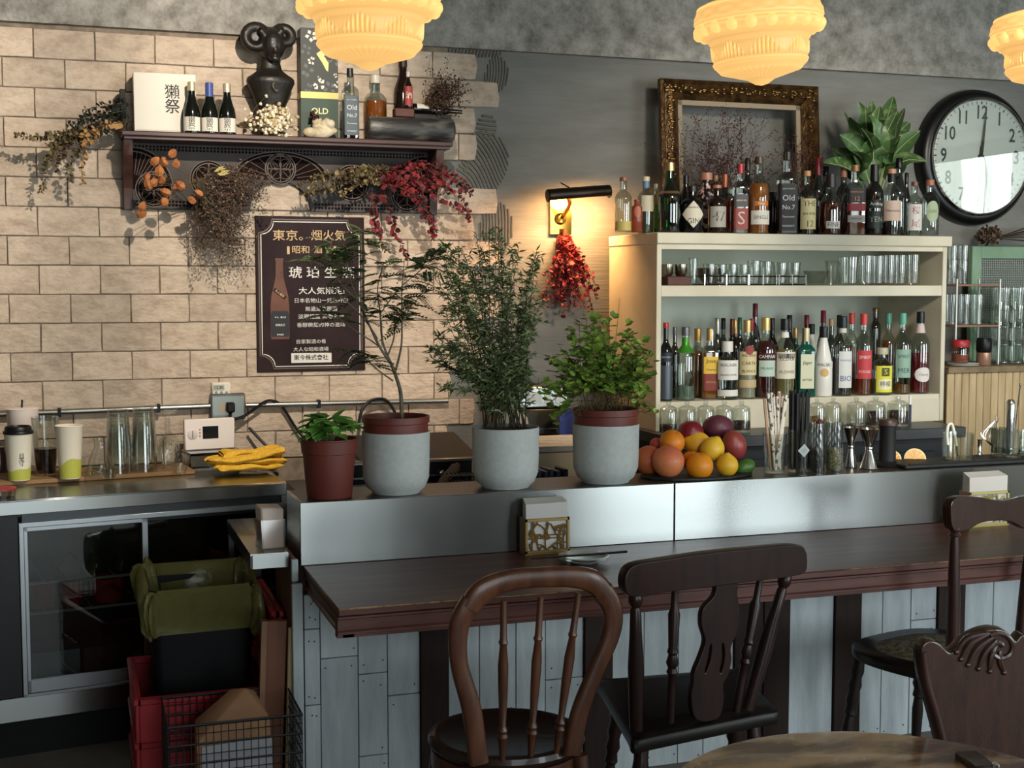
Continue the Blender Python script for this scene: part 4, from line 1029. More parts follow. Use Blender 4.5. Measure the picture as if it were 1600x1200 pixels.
# wire basket
x0, x1, y0, y1, z1 = .225, .60, -1.80, -1.52, .385
wb = thing('wire_basket', 'black wire basket holding a kraft paper bag in front of the red crate', 'basket', ((x0+x1)/2, (y0+y1)/2, 0))
m_wire = mat('black_wire', '#1c1c1e', .4, .5)
def rail(z, r): return MB().tube([(x0, y0, z), (x1, y0, z), (x1, y1, z), (x0, y1, z)], r, 6, closed=True)
rail(z1, .0045).build('top_rail', m_wire, wb, world=True)
for z in (.33, .275, .22, .15, .08, .012): rail(z, .0035).build('hoop', m_wire, wb, world=True)
for nm, pts in (('front_wires', [((x0+(x1-x0)*i/18, y0)) for i in range(19)]), ('back_wires', [((x0+(x1-x0)*i/18, y1)) for i in range(19)]), ('left_wires', [(x0, y0+(y1-y0)*i/12) for i in range(1, 12)]), ('right_wires', [(x1, y0+(y1-y0)*i/12) for i in range(1, 12)])):
    b = MB()
    for px_, py_ in pts: b.tube([(px_, py_, .004), (px_, py_, z1)], .0016, 5)
    for z in (.30, .36, .25): b.tube([(pts[0][0], pts[0][1], z), (pts[-1][0], pts[-1][1], z)], .0014, 5)
    tag(b.build(nm, m_wire, wb, world=True), kind='stuff')
b = MB()
for i in range(11): b.tube([(x0, y0+(y1-y0)*i/10, .006), (x1, y0+(y1-y0)*i/10, .006)], .0018, 5)
tag(b.build('floor_wires', m_wire, wb, world=True), kind='stuff')
# kraft bag in the basket
kb = thing('kraft_bag', 'folded brown kraft paper bag inside the wire basket', 'bag', (.40, -1.66, .008), R_(8))
m_kraft = mat('kraft_paper', '#a27a5a', .75, col2='#8f6a4c', vs=6, bump=.1, bs=20)
b = MB(); b.add([(-.09, -.06, 0), (.13, -.06, 0), (.13, .06, 0), (-.09, .06, 0), (-.10, -.055, .30), (.115, -.06, .345), (.10, .05, .40), (-.08, .055, .335), (.06, -.0, .425), (.02, .03, .42)], [(0, 1, 5, 4), (1, 2, 6, 5), (2, 3, 7, 6), (3, 0, 4, 7), (0, 3, 2, 1), (4, 5, 8), (5, 6, 8), (6, 9, 8), (6, 7, 9), (7, 4, 9), (4, 8, 9)])
b.build('bag_body', m_kraft, kb, bevel=.004)
MB().box(-.088, .118, -.064, -.060, .02, .29).build('white_side', mat('bag_white', '#9a9aa0', .7), kb)
# leaning boards
def lean(name, label, px0, px1, ytop, ybase, y_, m, th, z1, tilt):
    x0_, x1_ = PY(px0, 1000, y_).x, PY(px1, 1000, y_).x
    q = thing(name, label, 'board', (x0_, y_, 0)); 
    M = Matrix.Translation((x0_, y_, 0)) @ Matrix.Rotation(tilt, 4, 'Y')
    MB().box(0, x1_-x0_, 0, th, 0, z1, M=M).build('board', m, q, world=True, bevel=.003); return q, M, x1_-x0_
q, M, w_ = lean('leaning_board', 'orange brown wooden board leaning beside the bin at the bar end', 398, 436, 945, 1200, -1.535, mat('orange_board', '#6e3d22', .5, col2='#5c321c', vs=5, stretch=(8, 8, .6)), .02, .60, R_(2.5))
MB().box(-.004, .012, -.004, .024, 0, .60, M=M).build('edge_strip', mat('edge_strip', '#7d5c44', .6), q, world=True)
lean('leaning_stick', 'pale wooden lath leaning between the brown board and the bar end', 441, 452, 975, 1200, -1.55, mat('pale_lath', '#a89472', .7, col2='#97845f', vs=8), .02, .575, R_(2.0))
# low steel side table and wrapped pack
lt = thing('steel_side_table', 'low stainless steel side table between fridge and bar end', 'table', (.55, -1.2, 0))
TZ0 = .80
MB().box(.497, .612, -1.50, -.87, TZ0-.006, TZ0).build('table_top', m_steel, lt, world=True)
MB().box(.497, .503, -1.50, -.87, TZ0-.045, TZ0-.006).build('side_lip', m_dsteel, lt, world=True)
MB().box(.503, .612, -1.506, -1.50, TZ0-.045, TZ0-.002).build('front_lip', m_steel, lt, world=True)
for x_, y_ in ((.507, -.89), (.60, -.89)): MB().box(x_-.009, x_+.009, y_-.009, y_+.009, 0, TZ0-.04).build('leg', m_dsteel, lt, world=True)
p = PZ(431, 858, TZ0)
q = thing('wrapped_paper_pack', 'white paper pack in clear wrapping on the low steel table', 'pack', (.572, -1.40, TZ0), .1)
b = MB(); b.add([(-.035, -.04, 0), (.036, -.04, 0), (.036, .04, 0), (-.035, .04, 0), (-.033, -.036, .03), (.034, -.038, .03), (.034, .036, .03), (-.033, .036, .03), (-.035, -.03, .13), (.036, -.034, .125), (.036, .034, .13), (-.042, .03, .135)], [(0, 3, 2, 1), (0, 1, 5, 4), (1, 2, 6, 5), (2, 3, 7, 6), (3, 0, 4, 7), (4, 5, 9, 8), (5, 6, 10, 9), (6, 7, 11, 10), (7, 4, 8, 11), (8, 9, 10, 11)])
b.build('paper', mat('pack_paper', '#d2bfb2', .6), q, bevel=.005)
b2 = MB(); b2.v = [(a*1.06, c*1.08, min(d, .09)) for a, c, d in b.v]; b2.f = list(b.f)[:-1]; b2.m = b.m[:-1]
b2.build('wrap', thin_glass('cellophane', '#e8e4e0', .12, .1), q)
# ============================================================ pots and plants on the bar top
PYY = -1.42
m_grey = mat('grey_ceramic', '#b0b4b1', .7, col2='#a8aca9', vs=60, bump=.06, bs=150)
m_terra = mat('terracotta_plastic', '#6b3026', .5, col2='#5e281f', vs=8)
m_soil = mat('soil', '#1e1712', .95, col2='#33271d', vs=60, bump=.8, bs=120)
def base_at(px): return Vector((PY(px, 770, PYY).x, PYY, SZ))
def ceramic_pot(px, w_, ytop, ybot, label, inner):
    p = base_at(px); s = MPP(p); r = w_/2*s; h = (ybot-ytop)*s
    q = thing('ceramic_pot', label, 'pot', p, 0, 'grey ceramic pots on the bar')
    pr = [(0, .004), (r*.62, .004), (r*.64, 0), (r*.70, 0), (r*.72, .006), (r*.86, .018), (r*.97, .05), (r*.985, .09), (r, h*.97), (r*.995, h), (r*.95, h), (r*.93, h*.95), (r*.90, .08), (0, .06)]
    MB().lathe(pr, 44).build('pot_wall', m_grey, q)
    if inner:
        hi = inner*s; ri = r*.965
        MB().lathe([(r*.9, h-.03), (ri*.985, h+.002), (ri*.985, h+hi*.55), (ri*1.03, h+hi*.6), (ri*1.03, h+hi), (ri*.97, h+hi), (ri*.94, h+hi*.5), (r*.85, h*.8)], 40).build('inner_pot', m_terra, q)
    zs_ = h+(inner*s*.35 if inner else -.012)
    MB().lathe([(0, zs_+.004), (r*.5, zs_+.002), (r*.93, zs_)], 30).build('soil', m_soil, q)
    return q, p, s, r, zs_
# sapling
q, p, s, r, zs_ = ceramic_pot(619, 106, 680, 776, 'grey ceramic pot with brown inner pot holding the slender sapling', 24)
rr = random.Random(41)
def W(px, py, d=0): return PY(px, py, PYY+d)
pl = thing('sapling', 'slender bare-stemmed sapling with fine feathery leaves in the grey pot', 'plant', p+Vector((0, 0, zs_)))
st = MB(); lv = MB()
def limb(pts, r0, r1): 
    path = smooth_path([W(*a) for a in pts], 6); st.tube(path, [r0+(r1-r0)*k/(len(path)-1) for k in range(len(path))], 7); return path
limb([(628, 668), (627, 630), (624, 605), (612, 570)], .0075, .0055)
twigs = []
for pts, a, b_ in (([(612, 570), (595, 545), (580, 515), (560, 470), (545, 430), (540, 390)], .005, .0012), ([(618, 580), (627, 540), (628, 500), (628, 450), (632, 405)], .004, .001), ([(612, 570), (598, 535), (594, 490), (590, 450), (600, 410)], .0045, .001), ([(610, 565), (590, 540), (560, 520), (530, 500), (500, 490)], .003, .001), ([(614, 595), (590, 578), (570, 560), (545, 548)], .003, .001), ([(606, 555), (615, 530), (620, 500), (650, 470), (672, 440)], .003, .001), ([(590, 530), (570, 500), (530, 460), (495, 430), (480, 400)], .003, .001), ([(575, 505), (560, 450), (570, 400), (560, 355)], .0025, .001), ([(594, 490), (625, 450), (660, 420), (685, 395)], .002, .001), ([(560, 470), (530, 440), (515, 405), (520, 370)], .002, .001)):
    twigs.append(limb([(x, y, rr.uniform(-.04, .05)*(i/len(pts))) for i, (x, y) in enumerate(pts)], a, b_))
def pinnate(p, d, L, n, lw):
    d = d.normalized(); side = d.cross(Vector((0, 0, 1))+rv(rr, .4)).normalized(); up = side.cross(d)
    path = [p+d*L*t-Vector((0, 0, L*.35*t*t)) for t in (0, .25, .5, .75, 1)]
    st.tube(path, .0006, 3)
    for k in range(n):
        t = .15+.85*k/n; c = p+d*L*t-Vector((0, 0, L*.35*t*t))
        for sg in (-1, 1): add_leaf(lv, c, side*sg+d*.55, up, lw*(1-.35*t), lw*.40, .15, .15, mi=rr.choice((0, 0, 1)))
    add_leaf(lv, path[-1], d, up, lw*.8, lw*.3, .1, .3)
for ti_, path in enumerate(twigs):
    for k in range(13 if ti_ in (3, 6) else 27):
        t = .42+.58*rr.random()**.8; i = min(int(t*(len(path)-1)), len(path)-2)
        d = rv(rr); d.z = abs(d.z)*.5-.1; d.y *= .8
        pinnate(path[i], d, rr.uniform(.055, .10), 7, rr.uniform(.018, .028))
tag(st.build('branches', mat('sapling_bark', '#6b6252', .8, col2='#54493b', vs=30), pl, world=True), kind='stuff')
tag(lv.build('leaves', [mat('sapling_leaf', '#364624', .55), mat('sapling_leaf_b', '#4a5c30', .55)], pl, world=True), kind='stuff')

# bushy plant
q, p, s, r, zs_ = ceramic_pot(790, 105, 672, 766, 'plain grey ceramic pot holding the tall bushy plant in the middle of the bar', 0)
pl = thing('bushy_plant', 'tall bushy plant with thin stems and narrow leaves in the plain grey pot', 'plant', p+Vector((0, 0, zs_)))
st, lv = MB(), MB(); rr = random.Random(43)
for i in range(58):
    u = rr.uniform(-1, 1); ex = 755+u*80+rr.gauss(0, 12); ey = 350+abs(u)*45+rr.uniform(0, 150)*rr.random()
    if i < 10: ex, ey = rr.uniform(655, 715), rr.uniform(480, 620)
    if 10 <= i < 18: ex, ey = rr.uniform(810, 850), rr.uniform(460, 620)
    d = rr.uniform(-.11, .12); x0_ = 790+rr.uniform(-34, 34)
    mx_ = ex*.55+x0_*.45+rr.uniform(-8, 8)
    path = smooth_path([W(x0_, 668, d*.4), W((x0_*.65+mx_*.35), 600, d*.6), W(mx_, (600+ey)/2+10, d), W(ex, ey, d)], 6)
    st.tube(path, [.0021-.0014*k/(len(path)-1) for k in range(len(path))], 4)
    ln = len(path)
    for k in range(86):
        t = .14+.86*rr.random()**.75; j = min(int(t*(ln-1)), ln-2); c = path[j]*(1-(t*(ln-1)-j))+path[j+1]*(t*(ln-1)-j)
        dd = rv(rr); dd.z = dd.z*.5+.25
        L_ = rr.uniform(.02, .042)
        add_leaf(lv, c, dd, rv(rr), L_, L_*.2, .15, rr.uniform(0, .35), mi=rr.choice((0, 0, 0, 1, 2)))
        if rr.random() < .35:
            c2 = c+dd.normalized()*L_*.5
            for sg in range(3): add_leaf(lv, c2, dd+rv(rr, .9), rv(rr), L_*.7, L_*.15, .15, .2, mi=rr.choice((0, 1)))
tag(st.build('stems', mat('bush_stem', '#3d3524', .8), pl, world=True), kind='stuff')
tag(lv.build('leaves', [mat('bush_leaf', '#4a5a33', .6), mat('bush_leaf_b', '#65744a', .6), mat('bush_leaf_c', '#808b60', .6)], pl, world=True), kind='stuff')
# shell ornament by its foot
# herb
q, p, s, r, zs_ = ceramic_pot(946, 104, 664, 755, 'grey ceramic pot with brown inner pot holding the leafy green herb', 24)
pl = thing('herb_plant', 'bright green leafy herb with many thin stems in the right grey pot', 'plant', p+Vector((0, 0, zs_)))
st, lv = MB(), MB(); rr = random.Random(47)
for i in range(130):
    a = rr.random(); ex = 938+rr.uniform(-1, 1)*88; top_ = 492+((ex-938)/88)**2*70
    ey = top_+rr.random()**1.3*120
    if i == 0: ex, ey = 968, 466
    d = rr.uniform(-.12, .12); x0_ = 946+rr.uniform(-42, 42)
    path = smooth_path([W(x0_, 650, d*.45), W(x0_*.6+ex*.4, 605, d*.7), W(ex, ey, d)], 6)
    st.tube(path, .0008, 4)
    for g in range(7 if i else 3):
        t = .55+.45*g/6; j = min(int(t*(len(path)-1)), len(path)-1); c = path[j]+rv(rr, .012)
        dd = rv(rr); dd.z = abs(dd.z)*.3
        n_ = Vector((rr.uniform(-.4, .4), rr.uniform(-.9, .1), 1))
        L_ = rr.uniform(.016, .028)
        for k in range(3):
            ang = (k-1)*1.2; e = Matrix.Rotation(ang, 3, n_.normalized()) @ dd
            add_leaf(lv, c, e, n_, L_, L_*.95, .12, rnd=True, mi=rr.choice((0, 0, 1, 2)))
for i in range(40):
    x0_ = 946+rr.uniform(-48, 48); path = [W(x0_, 652, rr.uniform(-.06, .06)), W(x0_+rr.uniform(-25, 25), 632+rr.uniform(-10, 10), rr.uniform(-.09, .09)), W(x0_+rr.uniform(-45, 45), 636+rr.uniform(-10, 20), rr.uniform(-.1, .1))]
    st.tube(smooth_path(path, 4), .0007, 4)
tag(st.build('stems', mat('herb_stem', '#5a4a2a', .7), pl, world=True), kind='stuff')
tag(lv.build('leaves', [mat('herb_leaf', '#6f8f36', .5), mat('herb_leaf_b', '#94b04a', .5), mat('herb_leaf_c', '#56722b', .5)], pl, world=True), kind='stuff')
# basil
p = base_at(513)+Vector((0, -.02, 0)); s = MPP(p); r = 44*s; h = 92*s
q = thing('plastic_pot', 'reddish brown plastic nursery pot with basil at the left bar end', 'pot', p)
MB().lathe([(0, .003), (r*.76, .003), (r*.78, 0), (r*.8, .004), (r*.93, h*.75), (r*.97, h*.76), (r*1.0, h*.97), (r*1.03, h*.98), (r*1.03, h), (r*.97, h), (r*.93, h*.8), (0, h*.78)], 36).build('pot_wall', m_terra, q)
MB().lathe([(0, h*.9), (r*.6, h*.885), (r*.95, h*.88)], 24).build('soil', m_soil, q)
bs_ = thing('basil_plant', 'basil plant with broad glossy green leaves in the nursery pot', 'plant', p+Vector((0, 0, h*.89)))
rr = random.Random(53); m_bas = mat('basil_leaf', '#74a64c', .42, col2='#5e903c', vs=20, rnd=.2)
def broad_leaf(L, W_, curl, cup=.25, nu=4, nv=7, tip=.75):
    b = MB()
    def f_(u, v):
        t = v; w2 = W_*math.sin(PI*min(1, t**tip))**.8*.5+1e-4; x = (u-.5)*2
        return (x*w2, L*t*math.cos(curl*t*.6), cup*W_*x*x*.5-L*curl*t*t*.5+.0)
    b.grid(f_, nu, nv); return b
for i in range(46):
    a = rr.uniform(0, 2*PI); lvl = rr.random()
    L_ = rr.uniform(.055, .085); b = broad_leaf(L_, L_*.66, rr.uniform(.35, 1.0), .3)
    me = b.mesh('leaf', m_bas, smooth=80)
    rad = r*.12+lvl*r*.5
    o = link('leaf', me, bs_, (math.cos(a)*rad, math.sin(a)*rad, .02+(1-lvl)*.055+rr.uniform(0, .012)), (rr.uniform(-.1, .5), 0, a-PI/2))
b = broad_leaf(.06, .034, .4, .3); link('leaf', b.mesh('leaf', m_bas, smooth=80), bs_, (.012, -.005, .075), (.75, 0, -1.2))
b = MB()
for i in range(9): a = i*.7; b.tube([(0, 0, -.01), (math.cos(a)*.02, math.sin(a)*.02, .03), (math.cos(a)*.03, math.sin(a)*.03, .06)], .0022, 5)
tag(b.build('stems', mat('basil_stem', '#4f6b30', .6), bs_), kind='stuff')

# ============================================================ kitchen counter behind the pots
KZ = .80
m_kst = mat('worktop_grey', '#5b5854', .4, .7)
kc = thing('kitchen_counter', 'steel kitchen counter along the wall behind the potted plants', 'counter', (1.5, -.38, 0))
MB().box(.83, 2.22, -.78, -.01, KZ-.04, KZ).build('worktop', m_kst, kc, world=True, bevel=.003)
MB().box(.86, 2.19, -.74, -.03, .08, KZ-.04).build('cabinet_body', mat('cabinet_dark', '#1c1a19', .6), kc, world=True)
MB().box(.88, 2.17, -.70, -.05, 0, .08).build('plinth', MATS['plinth_black'], kc, world=True)
# cooker with black lid
def KY(px, py, Y): return PY(px, py, Y)
Y = -.72; x0, x1 = KY(545, 740, Y).x, KY(738, 740, Y).x
z1 = KY(700, 716, Y).z; z0_ = KZ
ck = thing('gas_cooker', 'black gas cooker with steel trims and a control knob behind the pots', 'cooker', ((x0+x1)/2, Y+.2, KZ))
MB().box(x0, x1, Y, Y+.42, z0_, z1-.012).build('cooker_body', mat('enamel_black', '#131214', .25), ck, world=True, bevel=.004)
MB().box(x0-.01, x1+.01, Y-.012, Y+.44, z1-.012, z1).build('steel_edge', m_steel, ck, world=True, bevel=.002)
zk = KY(700, 741, Y).z
for z in (KY(700, 741, Y).z, KY(700, 752, Y).z): MB().box(x0, x1, Y-.006, Y, z-.004, z+.003).build('trim_rail', m_steel, ck, world=True)
c = KY(690, 739, Y-.01); MB().lathe([(.012, 0), (.012, .012), (.008, .014), (0, .014)], 16, M=Matrix.Translation(c) @ Matrix.Rotation(PI/2, 4, 'X')).build('knob', m_chrome, ck, world=True)
b = MB(); M = Matrix.Translation((0, 0, 0))
xa_, xb_ = KY(670, 700, Y+.05).x, KY(745, 700, Y+.05).x
lidz = KY(690, 678, Y+.3).z
MB().add([(x0+.05, Y+.02, z1), (x1+.03, Y+.02, z1), (x1+.03, Y+.36, lidz), (x0+.05, Y+.36, lidz), (x0+.05, Y+.34, z1), (x1+.03, Y+.34, z1)], [(0, 1, 2, 3), (0, 3, 4), (1, 5, 2), (3, 2, 5, 4), (0, 4, 5, 1)]).build('sloping_lid', mat('lid_black', '#1b1816', .6), ck, world=True)
q = thing('rolling_pin', 'wooden rolling pin handle leaning against the cooker front', 'utensil', KY(688, 760, Y-.06))
MB().tube([KY(684, 768, Y-.06), KY(692, 752, Y-.06), KY(712, 730, Y-.03)], [.016, .018, .019], 12).build('pin_body', mat('turned_wood', '#8a7868', .6), q, world=True)
MB().tube([KY(712, 730, Y-.03), KY(716, 725.5, Y-.025)], [.013, .010], 12).build('pin_end', mat('turned_wood2', '#6e5e50', .6), q, world=True)
q = thing('wire_rack', 'small black wire rack between the sapling pot and the bushy plant pot', 'rack', KY(720, 758, -1.0))
b = MB(); a_, c_ = KY(702, 745, -1.0), KY(740, 744, -1.0)
for dy in (0, .07): b.tube([a_+Vector((0, dy, 0)), c_+Vector((0, dy, 0))], .003, 6)
for i in range(7):
    t = a_.lerp(c_, i/6); b.tube([t, t+Vector((0, .07, 0))], .002, 5); b.tube([t, t+Vector((0, 0, -.05))], .002, 5)
b.build('wires', m_wire, q, world=True)
zlow = a_.z-.05
tag(MB().box(a_.x-.06, c_.x+.04, -1.26, -.86, 0, zlow).build('prep_cabinet', m_kst, bevel=.003), 'steel prep cabinet behind the bar top below the wire rack', 'cabinet')
# cream ribbed box
Y = -.70; a_, b_ = KY(842, 682, Y), KY(898, 740, Y)
bx = thing('cream_box', 'cream plastic box with a ribbed lid between the bushy plant and the herb pot', 'box', ((a_.x+b_.x)/2, Y, KZ))
zl = KY(870, 706, Y).z
MB().box(a_.x-.012, b_.x+.05, Y, Y+.20, KZ, zl).build('box_body', mat('cream_plastic', '#a8977c', .5), bx, world=True, bevel=.004)
MB().box(a_.x-.02, b_.x+.06, Y-.012, Y+.21, zl, zl+.02).build('lid_rim', mat('lid_grey', '#8c877c', .5), bx, world=True, bevel=.003)
zt_ = KY(870, 684, Y+.1).z
for i in range(4): 
    MB().box(a_.x-.016, b_.x+.055, Y-.008+.05*i, Y+.034+.05*i, zl+.02, zl+.026+.006*min(i, 3)).build('lid_rib', mat('cream_lid', '#ddd2be', .5), bx, world=True, bevel=.002)
# blue tray of pegs
Y = -1.0; a_, b_ = KY(842, 736, Y), KY(892, 751, Y)
q = thing('blue_crate', 'dark blue slotted tray below the cream box', 'tray', ((a_.x+b_.x)/2, Y, b_.z))
m_blue = mat('navy_plastic', '#1d2440', .4)
MB().box(a_.x-.05, b_.x, Y, Y+.1, b_.z-.04, b_.z+.006).build('tray_floor', m_blue, q, world=True)
for px in (842, 853, 861, 872, 884): c = KY(px, 740, Y); MB().box(c.x-.008, c.x+.009, Y-.004, Y+.1, b_.z-.01, a_.z+rr.uniform(-.004, .004)).build('divider', m_blue, q, world=True, bevel=.003)
tag(MB().box(a_.x-.10, b_.x+.06, -1.09, -.82, 0, b_.z-.041).build('prep_cabinet', m_kst), 'steel prep cabinet under the dark blue tray', 'cabinet')
# steel toaster box at the back, white flask, blue cloth
Y = -.30; a_, b_ = KY(800, 606, Y), KY(888, 636, Y)
q = thing('steel_appliance', 'silver kitchen appliance with vents behind the bushy plant', 'appliance', ((a_.x+b_.x)/2, Y, KZ))
MB().box(a_.x, b_.x, Y, Y+.22, b_.z, a_.z).build('upper_housing', m_steel, q, world=True, bevel=.006)
for px, w2 in ((830, 8), (842, 8), (857, 6), (876, 8)): c = KY(px, 621, Y-.002); s_ = MPP(c); MB().box(c.x-w2*s_, c.x+w2*s_*.6, Y-.003, Y, c.z-.026, c.z+.024).build('vent_window', mat('vent_white', '#d8d8d2', .4), q, world=True)
MB().box(a_.x-.02, b_.x+.02, Y-.03, Y+.2, KZ+.0, b_.z-.004).build('lower_housing', mat('appliance_olive', '#3b362a', .35, .3), q, world=True, bevel=.006)
MB().box(a_.x-.02, b_.x+.03, Y-.04, Y-.03, KY(850, 672, Y).z-.012, KY(850, 672, Y).z+.012).build('front_bar', m_steel, q, world=True, bevel=.003)
Y = -.62; c = KY(800, 664, Y); s_ = MPP(c)
q = thing('white_flask', 'white rounded flask with a slim neck behind the bushy plant pot', 'flask', (c.x+.0, Y, KZ))
zb_ = c.z-KZ
MB().lathe([(0, 0), (24*s_, 0), (27*s_, zb_-.01), (24*s_, zb_+12*s_), (12*s_, zb_+22*s_), (6*s_, zb_+28*s_), (5*s_, zb_+52*s_), (0, zb_+53*s_)], 24).build('flask_body', mat('flask_white', '#d6cbb8', .35), q)
Y = -.45; c = KY(890, 665, Y); rr = random.Random(3)
b = MB(); b.grid(lambda u, v: (c.x-.05+.1*u, Y-.04+.02*math.sin(7*u)+.02*v, KZ+(c.z+.06-KZ)*v-.0*u+(.03*u if v > .5 else 0)), 12, 6); 
o = tag(b.build('blue_cloth', mat('blue_cloth', '#3b4a86', .9), smooth=80), 'blue cloth hanging beside the herb pot', 'cloth'); sm = o.modifiers.new('t', 'SOLIDIFY'); sm.thickness = .006
# ============================================================ back bar unit
UY0, UY1 = -.60, -.10
ux0, ux1 = PY(1026, 450, UY0).x, PY(1479, 450, UY0).x
UZ = 1.833
def uz(py): return PY(1250, py, UY0).z
zA, zB, zC, zD, zE = uz(383), uz(391), uz(446), uz(463), uz(622)
unit = thing('back_bar_unit', 'ivory painted open shelf unit full of bottles behind the bar', 'shelf unit', ((ux0+ux1)/2, -.35, 1.0))
CZ = PY(1450, 658, UY0).z          # back counter height
tw_ = .022
MB().box(ux0-.004, ux1+.016, UY0-.012, UY1, zA, UZ).build('top_board', m_ivory, unit, world=True, bevel=.003)
MB().box(ux0, ux0+tw_, UY0, UY1, CZ, zA).build('left_side', m_ivory, unit, world=True, bevel=.002)
MB().box(ux1-tw_, ux1, UY0, UY1, CZ, zA).build('right_side', m_ivory, unit, world=True, bevel=.002)
MB().box(ux0+tw_, ux1-tw_, UY1-.012, UY1, CZ, zA).build('back_panel', mat('sage_panel', '#c6cabc', .7, col2='#b9beaf', vs=3), unit, world=True)
MB().box(ux0+tw_, ux1-tw_, UY0+.002, UY0+.02, zB, zA).build('top_rail', m_ivory, unit, world=True)
MB().box(ux0+tw_, ux1-tw_, UY0+.002, UY1-.012, zD, zC).build('middle_shelf', m_ivory, unit, world=True, bevel=.002)
MB().box(ux0+tw_, ux1-tw_, UY0+.004, UY1-.012, zE-.02, zE).build('bottom_shelf', m_ivory, unit, world=True)
MB().box(ux0+tw_, ux1-tw_, UY0+.002, UY0+.02, CZ, zE-.02).build('base_panel', m_ivory, unit, world=True)
# back counter under it
m_cnt = mat('slate_counter', '#3a3c40', .4, col2='#303236', vs=6)
pc = PZ(1510, 667, CZ); cx1 = pc.x; cy0 = pc.y
bc = thing('back_counter', 'dark slate back counter carrying the ivory shelf unit', 'counter', ((2.26+cx1)/2, -.5, 0))
MB().box(2.235, cx1, cy0, -.06, CZ-.045, CZ).build('counter_top', m_cnt, bc, world=True, bevel=.003)
MB().box(2.26, cx1-.06, cy0+.04, -.08, .1, CZ-.045).build('cabinet', mat('navy_cabinet', '#1b2024', .5), bc, world=True, bevel=.002)
MB().box(2.28, cx1-.08, cy0+.07, -.1, 0, .1).build('plinth', MATS['plinth_black'], bc, world=True)
for i in range(3):
    xa_ = 2.32+i*(cx1-.1-2.32)/3; MB().box(xa_, xa_+(cx1-.1-2.32)/3-.03, cy0+.03, cy0+.04, .16, CZ-.1).build('cabinet_door', mat('navy_door', '#20262a', .5), bc, world=True, bevel=.004)

# ============================================================ bottles
SH = {
 'std': [(0, 0), (.94, 0), (1, .015), (1, .60), (.93, .655), (.62, .72), (.40, .76), (.36, .82), (.36, 1)],
 'slim': [(0, 0), (.94, 0), (1, .015), (1, .56), (.9, .63), (.6, .72), (.42, .80), (.38, .88), (.38, 1)],
 'squat': [(0, 0), (.95, 0), (1, .02), (1, .60), (.96, .66), (.75, .72), (.45, .76), (.40, .80), (.40, 1)],
 'box': [(0, 0), (.97, 0), (1, .01), (1, .66), (.97, .70), (.6, .745), (.36, .77), (.33, .82), (.33, 1)],
 'cone': [(0, 0), (.94, 0), (1, .02), (1, .30), (.97, .45), (.8, .6), (.55, .74), (.40, .84), (.38, 1)],
 'bell': [(0, 0), (.95, 0), (1, .02), (1, .5), (.95, .56), (.7, .62), (.48, .70), (.38, .80), (.36, 1)],
 'tube': [(0, 0), (.96, 0), (1, .01), (1, .75), (.95, .80), (.6, .84), (.5, .87), (.5, 1)],
}
GL = {
 'clear': thin_glass('bottle_clear', '#dfe6e2', .10), 'green': thin_glass('bottle_green', '#3d7a3c', .12), 'dgreen': thin_glass('bottle_dark_green', '#18331c', .14),
 'amber': thin_glass('bottle_amber', '#a8642a', .12), 'brown': mat('bottle_brown', '#1c0f0a', .1, coat=.4), 'black': mat('bottle_black', '#0b0b0d', .1, coat=.4),
 'white': mat('bottle_white', '#d8d6cf', .3, coat=.2), 'smoke': thin_glass('bottle_smoke', '#8a8f8c', .12), 'leopard': mat('leopard', '#241512', .4, col2='#c9a9a0', vs=45, contrast=(.5, .54), det=1), 'teal': mat('bottle_teal', '#0f4a3c', .12, coat=.4), 'mesh': mat('quilted_glass', '#3c4148', .2, .3, col2='#8a9096', vs=90, contrast=(.48, .52), det=0),
 'rust': liquid('bottle_rust', '#8a4a34', .3)}
def rad_at(pr, z):
    for (r0, z0), (r1, z1) in zip(pr, pr[1:]):
        if z0 <= z <= z1 and z1 > z0: return r0+(r1-r0)*(z-z0)/(z1-z0)
    return pr[-1][0]
